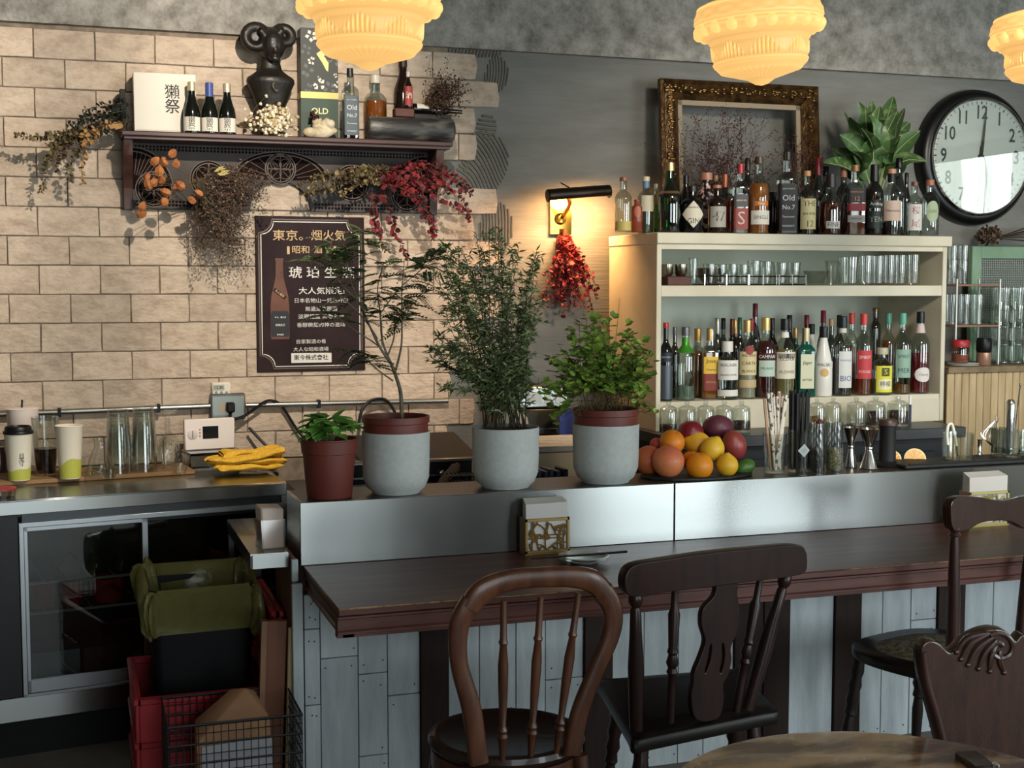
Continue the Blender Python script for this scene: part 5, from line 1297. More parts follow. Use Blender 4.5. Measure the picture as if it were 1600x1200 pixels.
def bottle(desc, px, w_, ytop, Y, bz, shape='std', glass='clear', liq=None, lvl=.5, cap='#111111', capm=0, capz=.9, lab=None, rz=None, grp='bottles on top of the ivory unit', neck=None, sleeve=None, name='spirit_bottle', sq=None, capr=1.12, band=None):
    """lab: list of (z0,z1,colour,text,text colour,half angle[,text size])"""
    c = PY(px, 350, Y); s = MPP((c.x, Y, bz+.1)); h = PY(px, ytop, Y).z-bz; r = w_/2*s
    q = thing(name, desc, 'bottle', (c.x, Y, bz), R_(-15+random.uniform(-6, 6)) if rz is None else rz, grp)
    sq = (.5 if shape == 'box' else 0) if sq is None else sq
    pr = SH[shape]; P = [(a*r, z*h*.985) for a, z in pr]+[(0, h*.985)]
    if sq: P = [(a*(.88 if z/h < .72 else 1), z) for a, z in P]
    MB().lathe(P, 24, sq=sq).build('glass_body', GL[glass], q)
    if liq:
        k = .93*(.88 if sq else 1); ZZ = [z for a, z in pr if z < lvl]+[lvl]
        L_ = [(0, .012*h)]+[(rad_at(pr, max(z, .015))*r*k, max(z*h*.985, .012*h)) for z in ZZ]+[(0, lvl*h*.985)]
        MB().lathe(L_, 20, sq=sq).build('liquid', liquid('drink_'+liq, liq, .30), q)
    rn = max(rad_at(pr, (capz+1)/2), rad_at(pr, capz))*r*capr
    mc = mat('cap_%s_%s' % (cap, capm), cap, .35, capm)
    MB().lathe([(rn, capz*h), (rn*1.02, capz*h+.003), (rn*1.0, h*.995), (rn*.9, h), (0, h)], 16).build('cap', mc, q)
    if neck: MB().lathe([(rad_at(pr, neck[0])*r*1.03, neck[0]*h), (rad_at(pr, neck[1])*r*1.03, neck[1]*h)], 16).build('neck_wrap', mat('neck_'+neck[2], neck[2], .5), q)
    if sleeve:
        zs = [sleeve[0]]+[z for a, z in pr if sleeve[0] < z < sleeve[1]]+[sleeve[1]]
        MB().lathe([(rad_at(pr, z)*r*1.025, z*h*.985) for z in zs], 22).build('sleeve', mat('sleeve_'+sleeve[2], sleeve[2], .35, sleeve[3] if len(sleeve) > 3 else 0), q)
    for l in lab or ():
        z0, z1, col, tx, tcol, ha = l[:6]; a0, a1 = -PI/2-R_(ha), -PI/2+R_(ha)
        rl = max(rad_at(pr, z0), rad_at(pr, z1))*r*1.02*(.88 if sq else 1)
        lbm = mat('lbl_'+col, col, .55)
        if l[6:] and l[6] in ('diamond', 'oval'):
            b = MB(); n_ = 16
            for i in range(n_+1):
                a = -R_(ha)+2*R_(ha)*i/n_; e = 1-abs(a)/R_(ha)
                if l[6] == 'oval': e = math.sqrt(max(0, 1-(a/R_(ha))**2))
                for sg in (-1, 1): b.v.append((rl*math.sin(a), -rl*math.cos(a), ((z0+z1)/2+sg*(z1-z0)/2*e)*h))
            b.f = [(2*i, 2*i+2, 2*i+3, 2*i+1) for i in range(n_)]; b.m = [0]*n_
            lb = b.build('label', lbm, q)
        else:
            lb = MB().lathe([(rl, z0*h), (rl, z1*h)], 12, a0=a0, a1=a1, sq=sq).build('label', lbm, q)
        if tx:
            lines = tx.split('|'); n = len(lines)
            b = MB()
            for i, t in enumerate(lines):
                v, f = text_geo(t, 1.0)
                tw2 = max(a[0] for a in v)-min(a[0] for a in v); th = max(a[1] for a in v)-min(a[1] for a in v)
                avail = 2*rl*math.sin(min(R_(ha), 1.2))*(.86 if not (l[6:] and l[6] in ('diamond', 'oval')) else .6); cell = (z1-z0)*h/n
                k = min(avail/tw2, cell*.62/max(th, .3)); zc = (z1-(z1-z0)*(i+.5)/n)*h
                rt = rl+.0006
                if sq: b.add([(a[0]*k, -rt*1.0-.0005, zc+a[1]*k) for a in v], f)
                else: b.add([(rt*math.sin(a[0]*k/rt), -rt*math.cos(a[0]*k/rt), zc+a[1]*k) for a in v], f)
            tag(b.build('lettering', mat('ink_'+tcol, tcol, .6), lb), kind='stuff')
    return q
random.seed(11)
GT = 'bottles on top of the ivory unit'; GLW = 'bottles in the lower shelf of the ivory unit'
FT, BT = -.52, -.40      # front and back rows on top
T = UZ+.001
cork = '#a06a48'
bottle('clear gin bottle with cork and yellow label at the left end of the unit top', 974, 27, 277, FT, T, 'squat', 'clear', None, cap='#8a5238', capz=.93, lab=[(.03, .2, '#b8a458', '', '', 75)])
bottle('rust coloured embossed bottle second on the unit top', 995, 17, 312, -.55, T, 'tube', 'rust', None, cap='#7a3a2a', capz=.95, lab=[(.45, .8, '#a8604a', '', '', 40, 'oval')])
bottle('pale bottle with cream stopper and teal neck left of the big green one', 1009, 26, 276, -.47, T, 'squat', 'clear', '#4a4a3c', .45, cap='#c9b896', capz=.92, neck=(.80, .92, '#5a7f94'), lab=[(.38, .66, '#b9b096', '', '', 45)])
bottle('small greenish bottle with pale stopper hugging the big green one', 1024, 16, 287, -.41, T, 'std', 'clear', '#8fae6a', .6, cap='#c8c0a0', capz=.92, lab=[(.1, .6, '#9ab58a', '', '', 60)])
bottle('tall green gin bottle with gold cap and gold collar band', 1046, 36, 254, -.54, T, 'bell', 'green', None, cap='#c9a878', capm=.9, capz=.88, sleeve=(.56, .60, '#c9a070', .9))
bottle('dark bottle with white cap mark behind the diamond label bottle', 1071, 20, 274, -.38, T, 'slim', 'black', cap='#14110f', capz=.85, lab=[(.88, .95, '#d8d4c8', '', '', 50)])
bottle('black apothecary bottle with a pale diamond label', 1081, 36, 291, -.55, T, 'squat', 'black', cap='#15100e', capz=.88, lab=[(.1, .68, '#c8c0aa', "HENDRICK'S|GIN", '#3a3630', 62, 'diamond')], rz=R_(-18))
bottle('leopard patterned bottle with broad cork stopper', 1103, 31, 270, -.42, T, 'squat', 'leopard', cap='#a3705a', capz=.88, capr=1.5)
bottle('small bottle with pale cork behind the brown apothecary bottle', 1118, 16, 274, -.36, T, 'std', 'smoke', cap='#a87a5c', capz=.9)
bottle('brown apothecary bottle with grey crest label and cork', 1120, 29, 289, -.55, T, 'squat', 'brown', cap=cork, capz=.93, lab=[(.12, .55, '#9a968c', '47', '#4a4640', 58)])
bottle('copper capped slim bottle behind the red gin', 1132, 18, 272, -.435, T, 'slim', 'smoke', '#5a2418', .5, cap='#9c5a3e', capm=.5, capz=.78)
bottle('bottle of bright red liqueur beside the red capped gin', 1141, 18, 296, -.48, T, 'tube', 'clear', '#c02a1c', .78, cap='#b0a8a0', capz=.93)
bottle('square clear gin bottle with red cap and red printed label', 1156, 26, 256, -.55, T, 'box', 'clear', '#a8988c', .5, cap='#b02838', capz=.86, lab=[(.06, .36, '#8a4038', 'S', '#c8a8a0', 50), (.38, .56, '#4a4644', 'BEEFEATER', '#d8d0c8', 50)])
bottle('dark capped bottle behind the amber whisky', 1167, 22, 247, -.36, T, 'std', 'smoke', '#2a1810', .5, cap='#2a221c', capz=.84)
bottle('amber whisky bottle with a low white label', 1185, 33, 245, -.54, T, 'std', 'clear', '#b86a1c', .66, cap='#4a3426', capz=.91, lab=[(.12, .3, '#d0cabc', 'SINGLE', '#5a5650', 60), (.36, .42, '#b86a1c', 'Glen', '#d8d0c0', 40)])
bottle('dark bottle tucked behind the black label whisky', 1207, 20, 300, -.42, T, 'tube', 'black', cap='#14100e', capz=.9)
bottle('large square whisky bottle with ornate black label and black cap', 1229, 34, 237, -.55, T, 'box', 'clear', '#38180c', .62, cap='#121212', capz=.90, lab=[(.04, .6, '#1c1c1e', "JACK DANIEL'S|Old|No.7|Tennessee|WHISKEY", '#c8c8c4', 46)])
bottle('whisky bottle with cork and big cream label', 1260, 28, 267, -.55, T, 'std', 'clear', '#3a2012', .55, cap='#b8875c', capz=.92, lab=[(.08, .56, '#cdbf8e', 'THE|BALVENIE|12', '#5a4a30', 62)])
bottle('tall red waxed bottle behind the cream label whisky', 1277, 18, 247, -.36, T, 'slim', 'smoke', '#3a1414', .5, cap='#6a1a22', capz=.78)
bottle('black capped bottle behind the round cognac', 1289, 22, 260, -.30, T, 'std', 'smoke', '#4a2418', .5, cap='#0f0f10', capz=.86)
bottle('round cognac bottle with dark neck and small white label', 1297, 34, 272, -.55, T, 'bell', 'clear', '#5a1f10', .55, cap='#2a1c1c', capz=.78, lab=[(.1, .22, '#cfcac0', 'FINE', '#3a3430', 38)])
bottle('cork topped bottle behind the square twelve year whisky', 1317, 22, 262, -.37, T, 'squat', 'smoke', '#6a4a34', .5, cap='#a07058', capz=.86)
bottle('square whisky bottle with black and red label marked 12', 1335, 33, 258, -.55, T, 'box', 'clear', '#7a3c1e', .34, cap=cork, capz=.91, lab=[(.46, .66, '#1c1a1a', 'MORTLACH|12', '#d08a4a', 48), (.34, .45, '#7a1c22', '', '', 48), (.18, .28, '#8a8680', 'DISTILLED', '#2a2624', 45)])
bottle('dark green whisky bottle with black capsule', 1365, 28, 257, -.55, T, 'std', 'dgreen', '#0c140c', .9, cap='#101010', capz=.76, lab=[(.38, .5, '#10150f', 'Ardbeg', '#c8ccc4', 60), (.1, .34, '#16201a', 'TEN', '#8a948c', 60)])
bottle('clear bottle with cork, black neck ring and pink cream label', 1392, 30, 264, -.55, T, 'squat', 'clear', '#141012', .2, cap='#b07a62', capz=.93, neck=(.8, .93, '#141214'), lab=[(.22, .52, '#c0a898', 'Hennessy', '#5a4640', 60)])
bottle('tall frosted bottle with black cap behind the pink label', 1403, 24, 247, -.40, T, 'slim', 'smoke', cap='#0e0e10', capz=.88)
bottle('small dark bottle head beside the frosted bottle', 1415, 14, 270, -.34, T, 'slim', 'black', cap='#1a1614', capz=.85)
bottle('slim clear bottle with a tall white floral label', 1428, 24, 284, -.55, T, 'squat', 'clear', cap='#6a4238', capz=.92, lab=[(.1, .58, '#cbc5c0', '桜|尾', '#8a5a5e', 60)])
bottle('clear gin bottle with cork and green print at the right end of the unit top', 1452, 29, 281, -.53, T, 'squat', 'clear', cap='#9c5f44', capz=.9, lab=[(.25, .62, '#9aa888', 'GIN', '#5a6a4a', 42, 'oval')])
# lower shelf
L = zE+.001; LF, LB = -.53, -.40
bottle('dark gin bottle with red pourer and quilted glass at the left of the lower shelf', 1042, 22, 504, LF, L, 'std', 'black', cap='#a8242c', capz=.93, sleeve=(.02, .46, '#4a5058', .4), lab=[(.5, .62, '#1a1e28', 'BOMBAY', '#9aa0a8', 60)], grp=GLW)
bottle('green bottle with grey cap behind the green sleeved bottle', 1056, 16, 511, LB, L, 'std', 'dgreen', cap='#5a5a5c', capm=.5, capz=.88, grp=GLW)
bottle('clear liqueur bottle with a shiny green sleeve and silver cap', 1073, 31, 511, LF, L, 'std', 'clear', '#7c8a80', .2, cap='#6a6a6c', capm=.6, capz=.88, sleeve=(.66, .87, '#3f8a2a', .3), grp=GLW)
bottle('gold capped tequila bottle, left of the two golden ones', 1092, 26, 513, -.41, L, 'std', 'clear', '#a8661c', .68, cap='#b08a4a', capm=.7, capz=.82, grp=GLW)
bottle('gold capped tequila bottle with yellow and red label', 1111, 28, 513, -.505, L, 'box', 'clear', '#a8621a', .66, cap='#b08a4a', capm=.7, capz=.82, lab=[(.36, .6, '#d8b038', 'Jose|Cuervo', '#3a2414', 45), (.12, .36, '#7a2e24', 'ESPECIAL', '#c89a6a', 45)], grp=GLW)
bottle('silver capped bottle behind the white label gin', 1123, 18, 497, -.34, L, 'slim', 'smoke', '#2a1c14', .5, cap='#a8a8a4', capm=.7, capz=.8, grp=GLW)
bottle('black capped bottle behind the white label gin', 1132, 18, 497, -.28, L, 'std', 'smoke', cap='#121214', capz=.85, grp=GLW)
bottle('clear gin bottle with white cap and large white label', 1139, 34, 533, LF-.02, L, 'squat', 'clear', None, cap='#d0ccc6', capz=.82, lab=[(.34, .68, '#d6d3cc', 'BERLINER|BRANDSTIFTER', '#4a4a48', 66), (.06, .17, '#d6d3cc', '', '', 66)], grp=GLW, capr=1.3)
bottle('dark red capped bottle behind the rum', 1146, 16, 498, -.34, L, 'std', 'brown', cap='#5a1c20', capz=.78, grp=GLW)
bottle('gold capped dark bottle left of the rum', 1151, 18, 500, -.42, L, 'std', 'brown', cap='#a88a58', capm=.7, capz=.82, grp=GLW)
bottle('green topped bottle behind the gold capped dark bottle', 1158, 16, 496, -.30, L, 'std', 'dgreen', cap='#2c5a34', capz=.84, grp=GLW)
bottle('rum bottle with gold cap and cream bat label', 1170, 29, 500, LF, L, 'std', 'clear', '#c8bfa8', .5, cap='#c0a46c', capm=.7, capz=.84, lab=[(.3, .6, '#c9b98e', 'BACARDI|CARTA|BLANCA', '#2a2420', 66), (.56, .68, '#8a2e2c', '', '', 28, 'oval'), (.14, .24, '#b8a078', '', '', 66)], grp=GLW)
bottle('red capped bottle right behind the rum', 1177, 18, 498, -.36, L, 'std', 'dgreen', cap='#9a2028', capz=.84, grp=GLW)
bottle('tallest bottle with dark red capsule and green glass in the lower shelf', 1182, 18, 474, -.24, L, 'slim', 'dgreen', cap='#6a1c24', capz=.85, grp=GLW)
bottle('dark red aperitif bottle with gold cap and pale label', 1199, 34, 496, LF, L, 'std', 'clear', '#4a0c14', .72, cap='#c8ae74', capm=.6, capz=.84, lab=[(.47, .56, '#3a0a14', 'CAMPARI', '#e0dcd4', 66), (.27, .47, '#a9bcae', 'MILANO', '#3a5a4a', 45)], grp=GLW)
bottle('black capped bottle behind the dark red aperitif', 1209, 20, 497, -.34, L, 'std', 'black', cap='#131315', capz=.84, grp=GLW)
bottle('vermouth bottle with white neck and pale picture label', 1229, 33, 498, LF, L, 'std', 'clear', '#9a8a5c', .62, cap='#16161a', capz=.85, neck=(.76, .83, '#d8d4cc'), lab=[(.24, .58, '#cfc8b4', 'ELDER|FLOWER', '#4a4640', 62), (.5, .56, '#3a3836', '', '', 56)], grp=GLW)
bottle('dark plum capped bottle behind the vermouth', 1236, 18, 492, -.30, L, 'slim', 'brown', cap='#2c1820', capz=.8, grp=GLW)
bottle('gold capped green bottle half hidden behind the herbal liqueur', 1246, 20, 512, -.38, L, 'std', 'teal', cap='#b89a6a', capm=.6, capz=.84, grp=GLW)
bottle('deep green herbal liqueur bottle with gold cap and ivory label', 1262, 31, 512, LF, L, 'box', 'teal', cap='#c0a478', capm=.5, capz=.80, lab=[(.12, .62, '#c8c8ac', 'Jäger|BITTER', '#3a3a2c', 38)], grp=GLW)
bottle('crimson capped bottle behind the green herbal liqueur', 1263, 18, 492, -.28, L, 'slim', 'brown', cap='#7a1c28', capz=.86, grp=GLW)
bottle('black capped white bottle behind the coconut rum', 1271, 22, 506, -.36, L, 'cone', 'white', cap='#151517', capz=.85, grp=GLW)
bottle('white coconut rum bottle with black cap and palm print', 1290, 29, 510, LF, L, 'cone', 'white', cap='#131315', capz=.84, lab=[(.40, .50, '#d8d6cf', 'MALIBU', '#3a3430', 70), (.28, .40, '#c8a464', '', '', 26, 'oval')], grp=GLW)
bottle('red capped bottle standing tall behind the coconut rum', 1289, 18, 485, -.26, L, 'slim', 'smoke', cap='#8a1c26', capz=.84, grp=GLW)
bottle('clear bottle with cork right of the coconut rum', 1302, 20, 498, -.38, L, 'std', 'smoke', cap='#b08a64', capz=.9, grp=GLW)
bottle('black topped bottle behind the blueberry liqueur', 1314, 18, 492, -.30, L, 'std', 'smoke', cap='#1c1c20', capz=.84, grp=GLW)
bottle('blueberry liqueur bottle of very dark liquid with narrow white label', 1320, 32, 494, LF, L, 'std', 'clear', '#120c12', .48, cap='#1c2628', capz=.85, neck=(.79, .85, '#c8c4bc'), lab=[(.1, .56, '#cfd0cc', 'MYRTILLE|BIO', '#3a4a8a', 40)], grp=GLW)
bottle('orange liqueur bottle with red cap behind the red label bottle', 1334, 22, 489, -.40, L, 'std', 'clear', '#b8541c', .6, cap='#b83a34', capz=.86, grp=GLW)
bottle('clear bottle with red cap and square red label', 1353, 28, 490, LF, L, 'std', 'clear', '#8a3a1c', .2, cap='#c0403c', capz=.86, lab=[(.2, .55, '#b83a40', 'SPIRIT|ROUGE', '#e0c8c0', 52)], grp=GLW)
bottle('tall grey tube bottle with gold top behind the yellow label', 1371, 17, 481, -.30, L, 'tube', 'smoke', cap='#8a6a38', capm=.7, capz=.96, grp=GLW)
bottle('small squat bottle with yellow patterned label and pale cap', 1383, 31, 543, -.56, L, 'squat', 'clear', '#8a8f6a', .35, cap='#b8b096', capz=.86, lab=[(.06, .62, '#d8d23c', '', '', 55), (.12, .34, '#e0dcc8', '檸檬', '#3a3a2c', 40), (.40, .58, '#24241c', 'S', '#d8d23c', 24)], grp=GLW, capr=1.4)
bottle('amber bottle with teal cap left of the sea green label', 1392, 24, 489, -.40, L, 'std', 'clear', '#8a4a14', .66, cap='#4a8a74', capz=.86, grp=GLW)
bottle('clear bottle with teal cap and sea green label', 1414, 28, 489, LF, L, 'std', 'clear', '#8a5a24', .12, cap='#58a088', capz=.86, lab=[(.2, .55, '#8aa896', 'SPIRIT|MER', '#2a4a5a', 52)], grp=GLW)
bottle('pale pink topped bottle behind the cherry liqueur', 1427, 20, 491, -.34, L, 'std', 'smoke', cap='#b89a94', capz=.84, grp=GLW)
bottle('cherry red liqueur bottle with black cap and oval white label', 1442, 30, 487, LF, L, 'std', 'clear', '#7a1220', .5, cap='#15151a', capz=.86, neck=(.74, .85, '#c8b8b4'), lab=[(.14, .32, '#d6d0cc', 'Cherry', '#6a4a4a', 55, 'oval')], grp=GLW)
# shelf end bottles on the wall shelf
G2 = 'bottles at the right end of the wall shelf'
bottle('square whisky bottle with black label on the wall shelf', 549, 28, 107, -.15, SHZ, 'box', 'clear', '#2a140c', .6, cap='#121212', capz=.88, lab=[(.05, .6, '#4a5458', "JACK DANIEL'S|Old|No.7|Tennessee|WHISKEY", '#c8ccd0', 46)], grp=G2, rz=0)
bottle('amber whisky decanter behind the mottled log', 588, 36, 118, -.06, SHZ, 'squat', 'clear', '#a85a1c', .62, cap='#c0b8a4', capz=.88, grp=G2, rz=0, name='decanter')
bottle('tall dark brown bottle standing at the back of the wall shelf', 631, 30, 84, -.035, SHZ, 'slim', 'brown', cap='#2a1a12', capz=.85, grp=G2, rz=0, name='wine_bottle')
bottle('small brown bottle with red and white label on the wooden block', 639, 14, 112, -.14, SHZ+.034+.0985, 'slim', 'brown', cap='#c8c0b4', capz=.86, lab=[(.1, .6, '#9a3a34', '酒', '#e0d8c8', 60)], grp=G2, rz=0, name='small_bottle')

# ------------------------------------------------------------ glasses on the middle shelf
GM = 'glasses on the middle shelf'
def mid_glass(px, w_, ytop, label, Y=-.50, m=m_glass, taper=.8, nm='tumbler'):
    c = PY(px, 440, Y); s = MPP((c.x, Y, zC)); h = PY(px, ytop, Y).z-zC; r = w_/2*s
    o = thing(nm, label, 'glass', (c.x, Y, zC+.0005), 0, GM)
    MB().lathe(glass_prof(r*taper, r, h, .0018, .01), 20).build('glass_wall', m, o)
    MB().tube([(r*math.cos(a), r*math.sin(a), h) for a in [k*PI/10 for k in range(20)]], .0011, 4, closed=True).build('rim', m_glass, o)
q = thing('wooden_stand', 'small red brown wooden stand at the left of the middle shelf', 'stand', (PY(1053, 440, -.5).x, -.5, zC))
c = PY(1053, 440, -.5); MB().box(c.x-.052, c.x+.052, -.55, -.45, zC, PY(1053, 432, -.5).z).build('stand_block', MATS['red_brown_wood'], q, world=True, bevel=.003)
zst = PY(1053, 432, -.5).z
for i, px in enumerate((1042, 1064)):
    c = PY(px, 430, -.5); o = thing('silver_cup', ['silver cup on the wooden stand, left', 'silver cup on the wooden stand, right'][i], 'cup', (c.x, -.5, zst+.0005), 0, 'silver cups on the wooden stand')
    MB().lathe([(0, 0), (.018, 0), (.026, .012), (.027, .05), (.025, .05), (.024, .014), (0, .004)], 20).build('cup_wall', mat('silver', '#a89f8c', .2, 1), o)
mid_glass(1083, 15, 404, 'slim tall shot glass right of the silver cups', taper=.7)
q = thing('amber_bowl', 'amber glass bowl behind the shot glasses', 'bowl', (PY(1112, 440, -.38).x, -.38, zC))
MB().lathe([(0, 0), (.03, 0), (.06, .04), (.062, .075), (.059, .075), (.055, .04), (.028, .006), (0, .006)], 24).build('bowl_wall', thin_glass('amber_thin', '#c08a30', .15), q)
xs_ = [(1108, 22, 413), (1126, 20, 414), (1143, 20, 413), (1160, 20, 414), (1178, 22, 408), (1196, 22, 409), (1219, 24, 411), (1240, 22, 411)]
nth = ['first', 'second', 'third', 'fourth', 'fifth', 'sixth', 'seventh', 'eighth']
for i, (px, w_, yt) in enumerate(xs_): mid_glass(px, w_, yt, 'short clear tumbler, %s from the left in the wire trays' % nth[i])
for i, (px, w_, yt) in enumerate(((1275, 40, 424), (1300, 24, 408))): mid_glass(px, w_, yt, ['wide low glass bowl in the middle of the shelf', 'clear goblet left of the tall tumblers'][i], taper=.6)
for i, (px, w_, yt) in enumerate(((1326, 34, 402), (1352, 24, 400), (1370, 22, 400), (1388, 22, 399), (1405, 22, 399), (1425, 24, 398))): mid_glass(px, w_, yt, ['faceted wide tumbler starting the right group', 'tall straight tumbler, second of the right group', 'tall straight tumbler, third of the right group', 'tall straight tumbler, fourth of the right group', 'tall straight tumbler, fifth of the right group', 'tall straight tumbler, last of the right group'][i], taper=.92)
for i, (pa, pb) in enumerate(((1100, 1168), (1170, 1212), (1216, 1258))):
    x0, x1 = PY(pa, 440, -.55).x, PY(pb, 440, -.55).x
    q = thing('wire_tray', ['long black wire tray around the left tumblers', 'black wire tray around the middle tumblers', 'black wire tray around the right tumblers'][i], 'tray', ((x0+x1)/2, -.5, zC), 0, 'wire trays on the middle shelf')
    for k, z in enumerate((zC+.004, zC+.038)): MB().tube([(x0, -.555, z), (x1, -.555, z), (x1, -.44, z), (x0, -.44, z)], .0022, 5, closed=True).build('hoop', m_wire, q, world=True)
    n = max(2, int((x1-x0)/.07))
    for k in range(n+1): MB().tube([(x0+(x1-x0)*k/n, -.555, zC+.002), (x0+(x1-x0)*k/n, -.555, zC+.046)], .003, 5).build('upright', m_chrome, q, world=True)

# ------------------------------------------------------------ glass jars in front of the unit
GJ = 'lidded glass jars on the back counter'
def jar(px, w_, ytop, ybot, fill, lvl, label, Y):
    c = PY(px, ybot, Y); bz = CZ+.0005; s = MPP((c.x, Y, bz)); h = PY(px, ytop, Y).z-bz; r = w_/2*s
    o = thing('glass_jar', label, 'jar', (c.x, Y, bz), 0, GJ)
    MB().lathe([(0, 0), (r*.95, 0), (r, .006), (r, h*.66), (r*.92, h*.72), (r*.90, h*.74), (r*.86, h*.74), (r*.95, h*.64), (r*.95, .01), (0, .01)], 24).build('jar_wall', m_glass, o)
    li = MB().lathe([(r*.96, h*.74), (r*.96, h*.77), (r*.6, h*.84), (r*.25, h*.87), (r*.2, h*.89), (r*.3, h*.93), (r*.26, h*.98), (0, h)], 22).build('lid', m_glass, o)
    if fill:
        MB().lathe([(0, .011), (r*.93, .011), (r*.93, h*lvl), (0, h*lvl*1.04)], 20).build('contents', mat('fill_'+fill, fill, .8, col2='#2a1a12', vs=80, bump=.8, bs=120), o)
jy = -.72
for i, (px, f_, lv_) in enumerate(((1044, '#3a2218', .3), (1073, None, 0), (1102, '#8a7a4a', .1), (1131, None, 0), (1158, '#4a3020', .35))):
    jar(px, 29, 626, 690, f_, lv_, ['lidded glass jar of dark spice beside the herb pot', 'empty lidded glass jar, second behind the fruit', 'lidded glass jar with a little pale spice behind the fruit', 'empty lidded glass jar, fourth behind the fruit', 'lidded glass jar of brown spice behind the mango'][i], jy)
for i, (px, f_, lv_) in enumerate(((1276, '#c0922c', .4), (1301, '#b8a888', .15), (1337, '#d0ccc0', .12), (1367, '#5a3a34', .5), (1402, '#5a3a34', .5))):
    jar(px, [26, 26, 30, 32, 34][i], 622-i*.8, 680, f_, lv_, ['lidded glass jar of yellow preserve behind the pepper tumbler', 'lidded glass jar with pale contents behind the seed tumbler', 'lidded glass jar with white sugar behind the jiggers', 'lidded glass jar of brown nuts behind the black grinder', 'lidded glass jar of brown beans right of the black grinder'][i], jy)
o = thing('marker_pen', 'dark blue marker pen standing at the right of the jars', 'pen', (PY(1421, 670, -.68).x, -.68, CZ))
MB().lathe([(.007, 0), (.007, PY(1421, 632, -.68).z-CZ)], 10).build('pen_barrel', mat('navy_pen', '#23264a', .4), o)
MB().lathe([(.0072, PY(1421, 632, -.68).z-CZ), (.006, PY(1421, 618, -.68).z-CZ), (0, PY(1421, 617, -.68).z-CZ)], 10).build('pen_cap', m_white, o)
# ============================================================ things on the bar top
BT_ = SZ+.0005
pc = PZ(1088, 745, SZ); tr_c = Vector((PY(1088, 740, -1.40).x, -1.40, SZ))
tray = thing('fruit_tray', 'flat black slate tray carrying the pile of fruit', 'tray', tr_c)
rr = random.Random(6)
rT = 92*MPP(tr_c)
b = MB(); n = 40; ro = [1+rr.uniform(-.02, .02) for _ in range(n)]
poly = [(rT*ro[i]*math.cos(2*PI*i/n), .118*ro[i]*math.sin(2*PI*i/n)) for i in range(n)]
b.prism(poly, 0, .010); b.build('slate', mat('black_slate', '#141414', .5, bump=.4, bs=40), tray, bevel=.002)
FZb = SZ+.0105
def fruit(kind, label, px, py, r, col, col2, Y, shape=(1, 1, 1), nub=0, rot=(0, 0, 0), rough=.45, stem=True, vs=6):
    c = PY(px, py, Y); s = MPP(c); R2 = r*s
    o = thing(kind, label, kind.split('_')[-1], c, 0)
    o.rotation_euler = rot
    b = MB(); seg, rg = 22, 14; vs_ = []
    prof = []
    for i in range(rg+1):
        t = -PI/2+PI*i/rg; z = math.sin(t); x = math.cos(t)
        if nub:
            z2 = z
            if z > .8: x *= 1-.0*(z); z2 = z+nub*(z-.8)/.2*.5
            if z > .9: x = max(x*.75, 0)
            prof.append((x*R2*shape[0], z2*R2*shape[2]))
        else:
            d = .10*math.exp(-((1-abs(z))/.05)) if kind in ('red_apple', 'orange', 'ripe_tomato') else 0
            prof.append((x*R2*shape[0], (z-d*(1 if z > 0 else -1))*R2*shape[2]))
    b.lathe([(0, prof[0][1])]+prof[1:-1]+[(0, prof[-1][1])], seg, sy=shape[1]/shape[0])
    b.build('skin', mat('skin_%s_%s' % (kind, label[:14]), col, rough, col2=col2, vs=vs, bump=.12, bs=300, coat=.1), o)
    if stem: MB().lathe([(0, prof[-1][1]-.002), (.003, prof[-1][1]-.001), (.002, prof[-1][1]+.002), (0, prof[-1][1]+.002)], 8).build('stem_end', mat('stem_brown', '#4a3a22', .8), o)
    return o
fruit('grapefruit', 'pink grapefruit at the left edge of the fruit tray', 1014, 719, 23, '#c9753c', '#c85c40', -1.345, rough=.5)
fruit('grapefruit', 'large pink grapefruit at the front of the fruit pile', 1044, 721, 25.5, '#cf8448', '#c86a4a', -1.43, rough=.5)
fruit('orange', 'orange perched on top of the grapefruits', 1050, 691, 20, '#e08a1c', '#d67c14', -1.36, rot=(.4, .3, 0))
fruit('peach', 'small red peach peeking out behind the top orange', 1026, 695, 11, '#b84a3a', '#a83a30', -1.31)
fruit('red_apple', 'dark red apple at the back left of the fruit pile', 1079, 677, 21, '#7c1f28', '#6a1820', -1.30, rough=.3)
fruit('red_cabbage', 'purple round cabbage-like fruit at the back of the pile', 1122, 668, 23, '#4a1c2a', '#5a2a3a', -1.27, (1.1, 1, .85), rough=.5, vs=20)
fruit('lemon', 'large yellow lemon lying in the middle of the fruit pile', 1090, 694, 20, '#d9a92c', '#d49c24', -1.33, (1, 1, 1.12), .25, (0, -1.2, 0))
fruit('lemon', 'yellow lemon with pointed tip at the centre of the pile', 1113, 702, 19, '#dfb634', '#d9ac2c', -1.41, (1, 1, 1.05), .3, (.3, .35, 0))
fruit('mango', 'red mango at the right of the fruit pile', 1147, 696, 21, '#8a3236', '#7a3a2c', -1.36, (.92, .9, 1.15), 0, (0, -.35, 0), .35)
fruit('orange', 'small orange between the grapefruit and the front orange', 1080, 719, 15, '#e0861c', '#d87814', -1.40)
fruit('orange', 'orange at the very front of the fruit tray', 1093, 728, 21.5, '#e8941c', '#e08814', -1.46, rot=(.2, 0, 0))
fruit('lemon', 'small yellow lemon with a nub at the front right', 1136, 727, 17.5, '#dfb02c', '#d8a424', -1.465, (1, 1, 1), .4, (.15, -.05, 0))
fruit('avocado', 'dark green avocado at the right end of the fruit tray', 1164, 730, 14, '#3f6a24', '#34581e', -1.42, (.85, .85, 1.25), 0, (0, 1.2, 0), .35)

